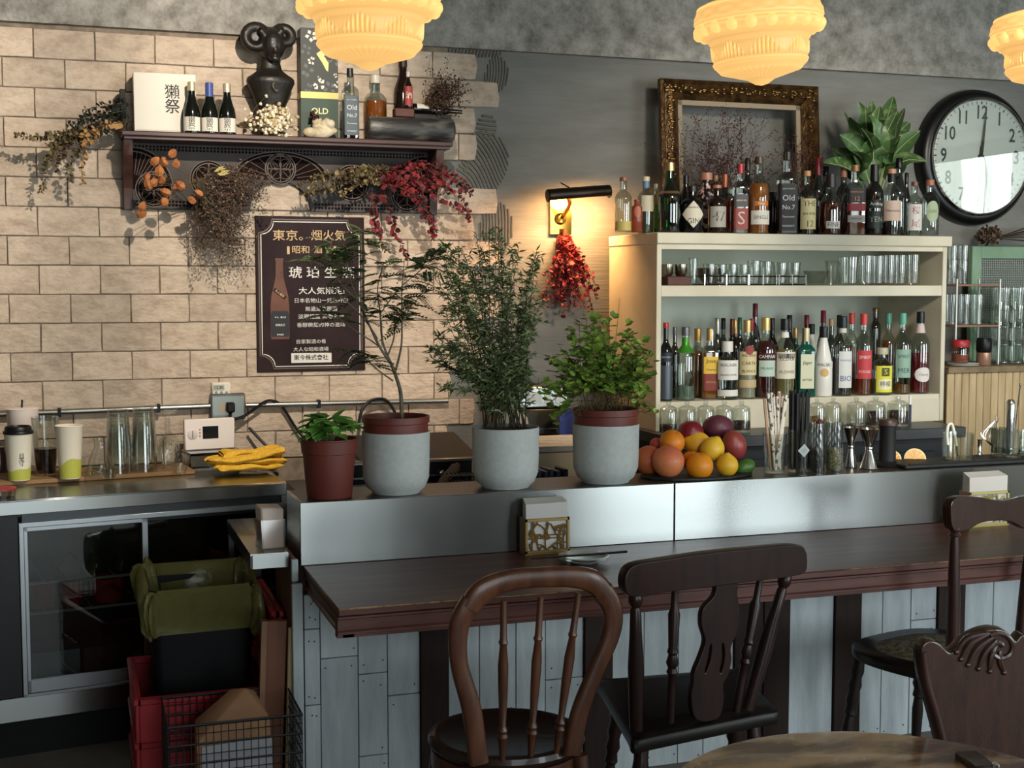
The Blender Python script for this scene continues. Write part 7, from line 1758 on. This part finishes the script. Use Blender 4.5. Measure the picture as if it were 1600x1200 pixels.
tag(b.build('minute_marks', MATS['clock_ink'], fc), kind='stuff')
def hand(a, L_, w_, tail, nm):
    M = Matrix.Translation((0, yd-.004-(.003 if nm == 'minute_hand' else 0), 0)) @ Matrix.Rotation(a, 4, 'Y')
    b = MB(); b.prism([(-w_*.5, -tail), (w_*.5, -tail), (w_, L_*.1), (w_*.6, L_*.7), (0, L_), (-w_*.6, L_*.7), (-w_, L_*.1)], 0, .0015); b.v = [(p[0], -p[2], p[1]) for p in b.v]; b.v = [tuple(M @ Vector(p)) for p in b.v]; b.build(nm, m_ink, ck)
hand(R_(6), rf*.86, .008, .03, 'minute_hand'); hand(R_(181), rf*.62, .011, .05, 'hour_hand')
MB().lathe([(.014, .074), (.014, .084), (0, .086)], 16, M=Mr).build('hub', m_ink, ck)
MB().lathe([(rf*.955, .088), (rf*.7, .092), (rf*.35, .0945), (0, .095)], 48, M=Mr).build('crystal', thin_glass('clock_glass', '#f2f4f2', .05, .0), ck)

# ============================================================ right end: panelled cabinet, racks, glasses
m_bead = mat('beadboard_paint', '#c0aa84', .65, col2='#a8916c', vs=7, stretch=(4, 4, .6), bump=.15, bs=40, rnd=.05)
RY = -.42; RZ1 = PY(1530, 572, RY).z; rx0 = PY(1478, 640, RY).x
cb = thing('beadboard_cabinet', 'cream beadboard cabinet right of the shelf unit', 'cabinet', (4.2, RY, 0))
MB().box(rx0+.01, 5.2, RY+.006, -.03, 0, RZ1-.02).build('carcass', m_bead, cb, world=True)
sw = .0405
for i in range(30):
    x0 = rx0+i*sw
    MB().box(x0+.0012, x0+sw-.0012, RY-.006, RY+.006, .02, RZ1-.03).build('slat', m_bead, cb, world=True, bevel=.003)
MB().box(rx0-.005, 5.22, RY-.02, -.03, RZ1-.03, RZ1).build('cabinet_top', mat('cabinet_top', '#8a7656', .6, col2='#6a5a42', vs=20), cb, world=True, bevel=.003)
# green framed mesh panel leaning on the wall
gx0, gx1 = PY(1515, 450, -.1).x, 5.1; gz1 = PY(1540, 385, -.1).z
gp = thing('green_mesh_door', 'pale green wooden frame with wire mesh standing behind the glasses', 'panel', ((gx0+gx1)/2, -.1, RZ1))
m_gr = mat('sage_green_paint', '#7d9a80', .6, col2='#6c8a70', vs=8)
MB().box(gx0, gx0+.055, -.115, -.085, RZ1, gz1).build('stile', m_gr, gp, world=True, bevel=.003); MB().box(gx1-.055, gx1, -.115, -.085, RZ1, gz1).build('stile', m_gr, gp, world=True, bevel=.003)
MB().box(gx0+.055, gx1-.055, -.113, -.087, gz1-.06, gz1).build('rail', m_gr, gp, world=True, bevel=.003); MB().box(gx0+.055, gx1-.055, -.113, -.087, RZ1, RZ1+.06).build('rail', m_gr, gp, world=True, bevel=.003)
b = MB()
for i in range(64): x = gx0+.055+i*.0115; b.box(x-.0012, x+.0012, -.101, -.099, RZ1+.06, gz1-.06)
for i in range(46):
    z = RZ1+.06+i*.0115
    if z < gz1-.06: b.box(gx0+.055, gx1-.055, -.1015, -.0995, z-.0012, z+.0012)
tag(b.build('wire_mesh', mat('mesh_wire', '#8f938a', .5, .6), gp, world=True), kind='stuff')
MB().box(gx0+.05, gx1-.05, -.088, -.086, RZ1+.05, gz1-.05).build('mesh_back', mat('mesh_back', '#56605a', .8), gp, world=True)
# two tier glass rack with stacked tumblers
ry = -.26; r0, r1 = PY(1478, 450, ry).x, PY(1547, 450, ry).x
rk = thing('glass_rack', 'small two tier rack with brown shelves beside the unit', 'rack', ((r0+r1)/2, ry, RZ1))
zs = [PY(1510, 444, ry).z, PY(1510, 507, ry).z]
for z in zs: MB().box(r0, r1, ry-.08, ry+.08, z-.010, z).build('rack_shelf', mat('rack_wood', '#8a6a58', .6), rk, world=True, bevel=.002)
for x_, y_ in ((r0+.004, ry-.076), (r1-.004, ry-.076), (r0+.004, ry+.076), (r1-.004, ry+.076)): MB().tube([(x_, y_, RZ1), (x_, y_, PY(1546, 436, ry).z)], .0055, 8).build('post', mat('rack_post', '#b8bab6', .35, .7), rk, world=True)
def stackglass(px, Y, bz, r, h, n, desc, step, nm='stacked_tumbler', grp='stacked tumblers at the right'):
    x = PY(px, 500, Y).x
    for i in range(n):
        o = thing(nm, desc % ['lowest', 'second', 'third', 'fourth', 'fifth', 'sixth'][i], 'glass', (x, Y, bz+.0005+i*step), 0, grp)
        MB().lathe(glass_prof(r*.85, r, h, .002, .012), 20).build('glass_wall', m_glass, o)
        MB().tube([(r*math.cos(a), r*math.sin(a), h) for a in [k*PI/9 for k in range(18)]], .0018, 4, closed=True).build('rim', m_glass, o)
        MB().lathe([(r*.86, .0), (r*.88, .006), (r*.86, .012)], 18).build('foot', m_glass, o)
hh = PY(1490, 384, ry).z-zs[0]
for i, px in enumerate((1485, 1502)): stackglass(px, ry-.02*i, zs[0], .030, hh*.62, 2, ['%s tall tumbler of the left stack on the rack top', '%s tall tumbler of the right stack on the rack top'][i], hh*.38)
for i, px in enumerate((1484, 1506, 1526)): stackglass(px, ry-.02, zs[1], .033, PY(1490, 460, ry).z-zs[1], 1, ['%s tumbler on the middle tier, left', '%s tumbler on the middle tier, centre', '%s tumbler on the middle tier, right'][i], 0)
st_h = (PY(1580, 450, -.30).z-RZ1)
for i, (px, Y) in enumerate(((1566, -.30), (1588, -.32), (1606, -.28), (1560, -.185), (1582, -.18))): stackglass(px, Y, RZ1, .042, st_h*.30, 4, ['%s glass of the leftmost stack on the cabinet', '%s glass of the second stack on the cabinet', '%s glass of the stack cut by the frame edge', '%s glass of the left rear stack on the cabinet', '%s glass of the right rear stack on the cabinet'][i], st_h*.235)
c = PY(1500, 560, -.385); s = MPP(c)
o = thing('red_lid_jar', 'small clear jar with a red lid on the beadboard cabinet', 'jar', (c.x, -.385, RZ1+.014)); MB().lathe([(0, 0), (12*s, 0), (13*s, .006), (13*s, 22*s), (12*s, 26*s)], 20).build('jar_wall', thin_glass('jar_pinkish', '#d8b8ac', .12), o); MB().lathe([(13*s, 25*s), (13.5*s, 27*s), (13.5*s, 34*s), (12*s, 36*s), (0, 36*s)], 20).build('lid', mat('red_lid2', '#a82a30', .4), o)
MB().lathe([(0, .004), (12*s, .004), (12*s, 14*s), (0, 14*s)], 16).build('contents', mat('spice_pink', '#b08a78', .8), o)
c = PY(1537, 562, -.38); s = MPP(c); o = thing('black_top_shaker', 'copper shaker with a black rounded top on the beadboard cabinet', 'shaker', (c.x, -.38, RZ1+.0005)); MB().lathe([(0, 0), (10*s, 0), (11*s, .004), (10*s, 20*s), (0, 20*s)], 20).build('shaker_body', mat('copper_pink', '#a8806a', .3, .4), o); MB().lathe([(10*s, 20*s), (12*s, 24*s), (12*s, 38*s), (10*s, 43*s), (0, 43*s)], 20).build('shaker_top', m_black, o)
c = PY(1508, 568, -.40); s = MPP(c)
for i in range(2): lathe_thing('saucer', ['lower white saucer under the red lidded jar', 'upper white saucer under the red lidded jar'][i], 'saucer', (c.x, -.385, RZ1+.0005+i*.007), [(0, 0), (16*s, 0), (24*s, .005), (24*s, .0065), (15*s, .003), (0, .003)], m_white, 24, 'saucers on the cabinet')
q = bunch('dried_hydrangea', 'brown dried hydrangea head lying on the green mesh door', PY(1545, 370, -.1)); fl, st = MB(), MB(); rr = random.Random(23)
for i in range(190):
    d = rv(rr).normalized()*rr.uniform(.5, 1); p_ = PY(1545, 368, -.1)+Vector((d.x*.062, d.y*.04, d.z*.045)); add_leaf(fl, p_, d+rv(rr, .5), rv(rr), .018, .016, .3, rnd=True, mi=rr.randint(0, 1))
for i in range(24): st.tube([PY(1555, 372, -.1), PY(1600+rr.uniform(0, 30), 366+rr.uniform(-14, 12), -.1+rr.uniform(-.05, .05))], .0014, 4)
tag(fl.build('florets', [mat('hyd_brown', '#5a4634', .85), mat('hyd_dark', '#40301f', .85)], q, world=True), kind='stuff'); tag(st.build('stems', mat('hyd_stem', '#3a2e22', .8), q, world=True), kind='stuff')
# ============================================================ chairs and table
def curve_shape(outer, holes, depth):
    """flat plate with holes from 2-D outlines, thickness depth, in XY"""
    c = bpy.data.curves.new('s', 'CURVE'); c.dimensions = '2D'; c.fill_mode = 'BOTH'; c.extrude = depth/2; c.bevel_depth = .0025; c.bevel_resolution = 1; c.resolution_u = 4
    for pts in [outer]+holes:
        sp_ = c.splines.new('POLY'); sp_.points.add(len(pts)-1); sp_.use_cyclic_u = True
        for i, p in enumerate(pts): sp_.points[i].co = (p[0], p[1], 0, 1)
    o = bpy.data.objects.new('s', c); COL.objects.link(o); dg = bpy.context.evaluated_depsgraph_get(); me = o.evaluated_get(dg).to_mesh()
    r = ([tuple(v.co) for v in me.vertices], [tuple(p.vertices) for p in me.polygons]); o.evaluated_get(dg).to_mesh_clear(); bpy.data.objects.remove(o); bpy.data.curves.remove(c); return r
def smooth2(pts, n=4):
    P = [Vector((p[0], p[1], 0)) for p in pts]; m = len(P); o = []
    for i in range(m):
        a, b, c, d = P[i-1], P[i], P[(i+1) % m], P[(i+2) % m]
        for k in range(n):
            t = k/n; q = .5*((2*b)+(c-a)*t+(2*a-5*b+4*c-d)*t*t+(3*b-a-3*c+d)*t**3); o.append((q.x, q.y))
    return o
class Plane:
    """upright back plane of a chair: photo points to plane coordinates (u along, z up)"""
    def __init__(s, p, ang, lean=0):
        s.p = Vector(p); s.d = Vector((math.cos(ang), math.sin(ang), 0)); s.up = Vector((math.sin(ang)*-math.sin(lean)*-1, 0, 0)); n0 = Vector((math.sin(ang), -math.cos(ang), 0))
        s.up = (Vector((0, 0, 1))*math.cos(lean)+n0*math.sin(lean)).normalized(); s.n = s.d.cross(s.up).normalized()
    def w(s, px, py, off=0): 
        d = ray(px, py); q = CAM+d*((s.p-CAM).dot(s.n)/d.dot(s.n)); return q+s.n*off
    def uv(s, px, py): q = s.w(px, py)-s.p; return (q.dot(s.d), q.dot(s.up))
    def M(s, off=0):
        m = Matrix((s.d, s.up, s.n)).transposed().to_4x4(); m.translation = s.p+s.n*off; return m
def plate(pl, outline, holes, th, name, m, par, sm=True, off=0):
    f = (lambda q: smooth2(q)) if sm else (lambda q: q)
    v, fs = curve_shape(f([pl.uv(*p) for p in outline]), [f([pl.uv(*p) for p in h]) for h in holes], th)
    return MB().add(v, fs, 0, pl.M(off)).build(name, m, par, world=True, smooth=35)
def turned(p0, p1, prof, seg=14):
    """lathe prof [(t,r)] along the line p0-p1"""
    p0, p1 = Vector(p0), Vector(p1); d = p1-p0; L_ = d.length
    M = Matrix.Translation(p0) @ d.to_track_quat('Z', 'X').to_matrix().to_4x4()
    return MB().lathe([(0, 0)]+[(r, t*L_) for t, r in prof]+[(0, L_)], seg, M=M)
def ribbon(pl, pts, wd, th, name, m, par):
    """bent wood strip in plane pl following photo points, width list in photo px"""
    path = [Vector((*pl.uv(*p), 0)) for p in pts]; path = smooth_path(path, 6); n = len(path)
    s = MPP(pl.p); b = MB(); vs = []
    for i, c in enumerate(path):
        t = (path[min(i+1, n-1)]-path[max(i-1, 0)]).normalized(); sd = Vector((-t.y, t.x, 0)); f = i/(n-1)*(len(wd)-1); j = min(int(f), len(wd)-2); w2 = (wd[j]+(wd[j+1]-wd[j])*(f-j))*s/2
        h = th/2; e = min(w2, h)*.5
        for a, z in ((-w2+e, -h), (w2-e, -h), (w2, -h+e), (w2, h-e), (w2-e, h), (-w2+e, h), (-w2, h-e), (-w2, -h+e)): vs.append(c+sd*a+Vector((0, 0, z)))
    fs = [(i*8+k, i*8+(k+1) % 8, (i+1)*8+(k+1) % 8, (i+1)*8+k) for i in range(n-1) for k in range(8)]+[tuple(range(7, -1, -1)), tuple((n-1)*8+k for k in range(8))]
    return b.add(vs, fs, 0, pl.M()).build(name, m, par, world=True, smooth=50)
# ---- balloon back chair
m_c1 = mat('brown_bentwood', '#54301d', .35, col2='#3e2013', vs=7, stretch=(6, 6, 1), coat=.1); m_c1s = mat('brown_seat', '#2c1a13', .35, col2='#22130e', vs=8, coat=.2)
p1 = Plane((1.05, -2.515, .46), 0, R_(4))
ch = thing('balloon_back_chair', 'brown bentwood chair with balloon back and three spindles at the bar', 'chair', (1.04, -2.33, 0))
ribbon(p1, [(748, 1192), (737, 1110), (717, 1035), (718, 975), (738, 940)], [30, 30, 26, 30, 36], .026, 'left_post', m_c1, ch)
ribbon(p1, [(893, 1178), (905, 1115), (930, 1050), (955, 990), (956, 950), (940, 922)], [30, 28, 26, 28, 32, 36], .026, 'right_post', m_c1, ch)
ribbon(p1, [(733, 950), (752, 925), (790, 908), (838, 902), (890, 901), (925, 908), (946, 930)], [30, 36, 32, 30, 32, 36, 30], .030, 'crest_rail', m_c1, ch)
spn = [(0, .007), (.08, .009), (.14, .011), (.15, .014), (.17, .010), (.19, .013), (.22, .008), (.45, .012), (.6, .013), (.72, .0085), (.74, .012), (.76, .009), (1, .0075)]
for a, b_ in (((785, 1188), (787, 938)), ((829, 1182), (845, 932)), ((869, 1176), (904, 926))): turned(p1.w(*a), p1.w(*b_), spn).build('spindle', m_c1, ch, world=True)
sc_ = (1.045, -2.33); 
b = MB(); b.lathe([(0, .425), (.17, .425), (.195, .43), (.205, .445), (.20, .458), (.185, .461), (.17, .456), (0, .452)], 48, c=(sc_[0], sc_[1], 0)); b.build('seat', m_c1s, ch, world=True)
MB().lathe([(.188, .38), (.196, .38), (.196, .426), (.188, .426)], 48, c=(sc_[0], sc_[1], 0)).build('apron', m_c1, ch, world=True)
lg = [(0, .013), (.3, .016), (.75, .021), (.9, .019), (1, .02)]
for x, y in ((-.15, -.14), (.15, -.14), (-.14, .14), (.14, .14)): turned((sc_[0]+x*1.25, sc_[1]+y*1.2, 0), (sc_[0]+x, sc_[1]+y, .43), lg).build('leg', m_c1, ch, world=True)
MB().tube([(sc_[0]+.155*math.cos(a), sc_[1]+.15*math.sin(a), .2) for a in [i*PI/16 for i in range(32)]], .010, 8, closed=True).build('hoop_stretcher', m_c1, ch, world=True)
# ---- dark splat back chair
m_c2 = mat('black_brown_wood', '#2a1611', .32, col2='#1c0e0b', vs=7, stretch=(6, 6, 1), coat=.0, spec=.35)
p2 = Plane((1.34, -2.475, .46), R_(10), R_(3))
ch = thing('splat_back_chair', 'almost black wooden chair with shaped splat and broad crest rail at the bar', 'chair', (1.6, -2.23, 0), 0)
plate(p2, [(976, 925), (973, 900), (988, 882), (1040, 873), (1100, 864), (1170, 857), (1236, 851), (1251, 858), (1254, 880), (1249, 892), (1225, 898), (1170, 905), (1100, 914), (1040, 921), (1000, 928)], [], .030, 'crest_rail', m_c2, ch)
pst = [(0, .017), (.1, .018), (.45, .021), (.7, .016), (.86, .014), (.88, .011), (.91, .018), (.95, .019), (.985, .012), (1, .01)]
turned(p2.w(994, 1140), p2.w(993, 922), pst).build('left_post', m_c2, ch, world=True); turned(p2.w(1168, 1108), p2.w(1230, 892), pst).build('right_post', m_c2, ch, world=True)
sp2 = [(0, .011), (.25, .012), (.35, .010), (.37, .015), (.40, .011), (.44, .017), (.50, .011), (.52, .015), (.55, .012), (.8, .016), (.84, .010), (1, .009)]
turned(p2.w(1047, 1128), p2.w(1055, 916), sp2).build('spindle', m_c2, ch, world=True); turned(p2.w(1150, 1112), p2.w(1188, 902), sp2).build('spindle', m_c2, ch, world=True)
plate(p2, [(1122, 902), (1114, 930), (1097, 950), (1094, 975), (1100, 1000), (1093, 1025), (1083, 1050), (1081, 1068), (1078, 1090), (1086, 1122), (1118, 1120), (1127, 1092), (1126, 1068), (1134, 1052), (1139, 1030), (1138, 1010), (1148, 985), (1152, 955), (1148, 930), (1147, 902)], [[(1106, 1005), (1101, 1030), (1097, 1048), (1101, 1050), (1108, 1030), (1110, 1008)], [(1124, 1004), (1124, 1028), (1120, 1048), (1125, 1050), (1130, 1028), (1129, 1006)]], .014, 'back_splat', m_c2, ch)
A_, B_, C2, D_ = Vector((1.33, -2.50, 0)), Vector((1.80, -2.41, 0)), Vector((1.89, -2.02, 0)), Vector((1.44, -1.99, 0))
def rounded(q, k=.16):
    o = []
    for i in range(4):
        a, b, c = q[i-1], q[i], q[(i+1) % 4]
        for t in (k, 0, -k):
            o.append(b.lerp(a, t) if t > 0 else (b if t == 0 else b.lerp(c, -t)))
    return o
ol = smooth2([(p.x, p.y) for p in rounded([A_, B_, C2, D_])])
b = MB(); b.prism(ol, .425, .462); b.build('seat', mat('black_seat', '#151110', .4, spec=.3), ch, world=True, bevel=.006, smooth=50)
lg2 = [(0, .012), (.2, .016), (.4, .019), (.5, .014), (.52, .02), (.58, .016), (.62, .022), (.68, .017), (.74, .022), (.80, .017), (.85, .022), (.9, .019), (1, .02)]
for p, dx, dy in ((A_, .05, .06), (B_, -.05, .06), (C2, -.05, -.05), (D_, .05, -.05)): turned((p.x+dx*.2, p.y+dy*.2, 0), (p.x+dx, p.y+dy, .43), lg2).build('leg', m_c2, ch, world=True)
MB().tube([(A_.x+.035, A_.y+.04, .18), (D_.x+.035, D_.y-.03, .18)], .010, 8).build('stretcher', m_c2, ch, world=True); MB().tube([(B_.x-.035, B_.y+.04, .18), (C2.x-.035, C2.y-.03, .18)], .010, 8).build('stretcher', m_c2, ch, world=True)
# ---- rail back chair at the right
m_c3 = mat('mahogany_wood', '#3a1e16', .3, col2='#2c1510', vs=7, stretch=(6, 6, 1), coat=.3); m_c3d = mat('mahogany_dark', '#1f1614', .35)
p3 = Plane((2.478, -2.24, .46), R_(15), R_(2))
ch = thing('rail_back_chair', 'mahogany chair with scalloped top rail and woven cushion at the right', 'chair', (2.52, -2.2, 0))
plate(p3, [(1480, 795), (1484, 781), (1500, 776), (1530, 778), (1562, 783), (1595, 778), (1625, 772), (1645, 776), (1650, 800), (1640, 822), (1618, 826), (1596, 824), (1575, 813), (1550, 811), (1525, 815), (1505, 826), (1484, 825)], [], .026, 'top_rail', m_c3, ch)
pst3 = [(0, .019), (.1, .021), (.5, .019), (.85, .014), (.9, .012), (.91, .018), (.93, .013), (.95, .018), (.97, .014), (1, .014)]
turned(p3.w(1488, 1045), p3.w(1492, 815), pst3).build('left_post', m_c3, ch, world=True); turned(p3.w(1592, 1035), p3.w(1612, 815), pst3).build('right_post', m_c3, ch, world=True)
cx_, cy_ = 2.60, -2.03
n3 = Vector((-math.sin(R_(15)), math.cos(R_(15)), 0)); d3 = p3.d
def s3(a, c): q = Vector((cx_, cy_, 0))+n3*a+d3*c; return (q.x, q.y)
ol = smooth2([s3(-.22, -.19), s3(-.1, -.235), (s3(.1, -.24)), s3(.215, -.16), s3(.24, 0), s3(.215, .16), s3(.1, .24), s3(-.1, .235), s3(-.22, .19)])
b = MB(); b.prism(ol, .425, .458); b.build('seat_frame', m_c3d, ch, world=True, bevel=.006, smooth=50)
il = [((x-cx_)*.78+cx_, (y-cy_)*.78+cy_) for x, y in ol]
m_cane = mat('woven_cane', '#83785f', .7, col2='#5f563f', vs=55, contrast=(.45, .55), det=1, bump=.6, bs=90)
b = MB(); N = len(il); b.add([(x, y, .456) for x, y in il]+[((x-cx_)*.6+cx_, (y-cy_)*.6+cy_, .472) for x, y in il]+[(cx_, cy_, .476)], [(i, (i+1) % N, N+(i+1) % N, N+i) for i in range(N)]+[(N+i, N+(i+1) % N, 2*N) for i in range(N)]); b.build('woven_cushion', m_cane, ch, world=True, smooth=70)
for a, c in ((.19, -.15), (.19, .15), (-.19, -.16), (-.19, .16)):
    q0, q1 = s3(a*1.25, c*1.25), s3(a, c); turned((*q0, 0), (*q1, .43), lg2).build('leg', m_c3d, ch, world=True)
# ---- carved chair, near right
m_c4 = mat('carved_oak', '#3c231a', .33, col2='#2c1812', vs=8, stretch=(6, 6, 1.2), coat=.35, bump=.1, bs=80)
p4 = Plane((1.8, -3.22, .46), R_(-8), R_(6))
ch = thing('carved_back_chair', 'dark oak chair with carved scroll crest at the lower right', 'chair', (1.78, -3.4, 0))
cxp = 1592
half_ = [(1437, 1022), (1437, 1008), (1446, 1000), (1460, 1003), (1478, 1018), (1492, 1010), (1505, 997), (1525, 986), (1548, 981), (1568, 986), (1581, 1000)]
lower = [(1500, 1290), (1480, 1200), (1462, 1120), (1448, 1070)]
out_ = half_+[(cxp, 990)]+[(2*cxp-x, y-3) for x, y in half_[::-1]]+[(2*cxp-x, y) for x, y in lower[::-1]]+lower
plate(p4, out_, [], .026, 'back_panel', m_c4, ch)
ribbon(p4, [(1500, 1290), (1480, 1200), (1460, 1120), (1443, 1060), (1437, 1015)], [14, 14, 13, 12, 10], .040, 'left_edge', m_c3, ch); ribbon(p4, [(2*cxp-1500, 1290), (2*cxp-1480, 1200), (2*cxp-1460, 1120), (2*cxp-1443, 1060), (2*cxp-1437, 1015)], [14, 14, 13, 12, 10], .040, 'right_edge', m_c3, ch)
def carve(mir, nm):
    b = MB(); X = (lambda x: 2*cxp-x) if mir else (lambda x: x); f = .016
    def path(pts, r): b.tube(smooth_path([p4.w(X(x), y, f) for x, y in pts], 6), r, 7)
    sp_ = [(1555+26*(1-i/20)*math.cos(-2.2+i*.5), 1008+24*(1-i/20)*math.sin(-2.2+i*.5)) for i in range(17)]
    path(sp_, .006)
    for i, (x0, y0, x1, y1, x2, y2) in enumerate(((1540, 985, 1510, 1000, 1495, 1025), (1545, 990, 1520, 1008, 1506, 1034), (1550, 996, 1532, 1015, 1522, 1040), (1552, 1000, 1542, 1022, 1540, 1044), (1556, 1012, 1556, 1030, 1562, 1046), (1538, 984, 1505, 992, 1488, 1014))):
        path([(x0, y0), (x1, y1), (x2, y2)], [.0035+.0035*math.sin(PI*k/12) for k in range(13)]); b.ball(p4.w(X(x2), y2, f), .0065, 8, 6)
    tag(b.build(nm, m_c4, ch, world=True), kind='stuff')
carve(False, 'scroll_carving'); carve(True, 'scroll_carving')
b = MB(); b.prism([(1.62, -3.24), (2.06, -3.30), (2.02, -3.66), (1.60, -3.62)], .43, .465); b.build('seat', m_c4, ch, world=True, bevel=.006)
for x, y in ((1.65, -3.27), (2.03, -3.33), (1.99, -3.62), (1.63, -3.59)): turned((x, y, 0), (x, y, .43), lg2).build('leg', m_c4, ch, world=True)
# ---- round table
tb = thing('round_table', 'round table with glossy burl wood top at the bottom of the picture', 'table', (1.27, -3.70, 0))
m_burl = mat('burl_wood', '#b8936a', .25, col2='#5a3c26', vs=5.5, stretch=(1, 2.4, 1), contrast=(.42, .60), coat=.25, det=9)
MB().lathe([(0, .722), (.36, .722), (.378, .730), (.384, .74), (.378, .75), (.365, .752), (0, .752)], 72, c=(1.27, -3.70, .006)).build('table_top', m_burl, tb, world=True)
turned((1.27, -3.70, .03), (1.27, -3.70, .722), [(0, .06), (.1, .05), (.3, .035), (.5, .045), (.7, .03), (.95, .05), (1, .12)], 20).build('pedestal', m_c4, tb, world=True)
for i in range(4): a = i*PI/2+.5; MB().tube(smooth_path([(1.27, -3.70, .1), (1.27+.14*math.cos(a), -3.70+.14*math.sin(a), .09), (1.27+.28*math.cos(a), -3.70+.28*math.sin(a), .018)], 5), [.03]*6+[.02]*5, 8).build('foot', m_c4, tb, world=True)
c = PZ(1530, 1196, .752); q = thing('condiment_box', 'dark wooden condiment box with a chrome side on the round table', 'box', (c.x-.015, c.y-.01, .7525), R_(-12))
MB().box(-.022, .022, -.04, .04, 0, .018).build('box_body', m_walnut, q, bevel=.003); MB().box(.012, .024, -.042, -.03, .002, .022).build('chrome_corner', m_chrome, q, bevel=.002)
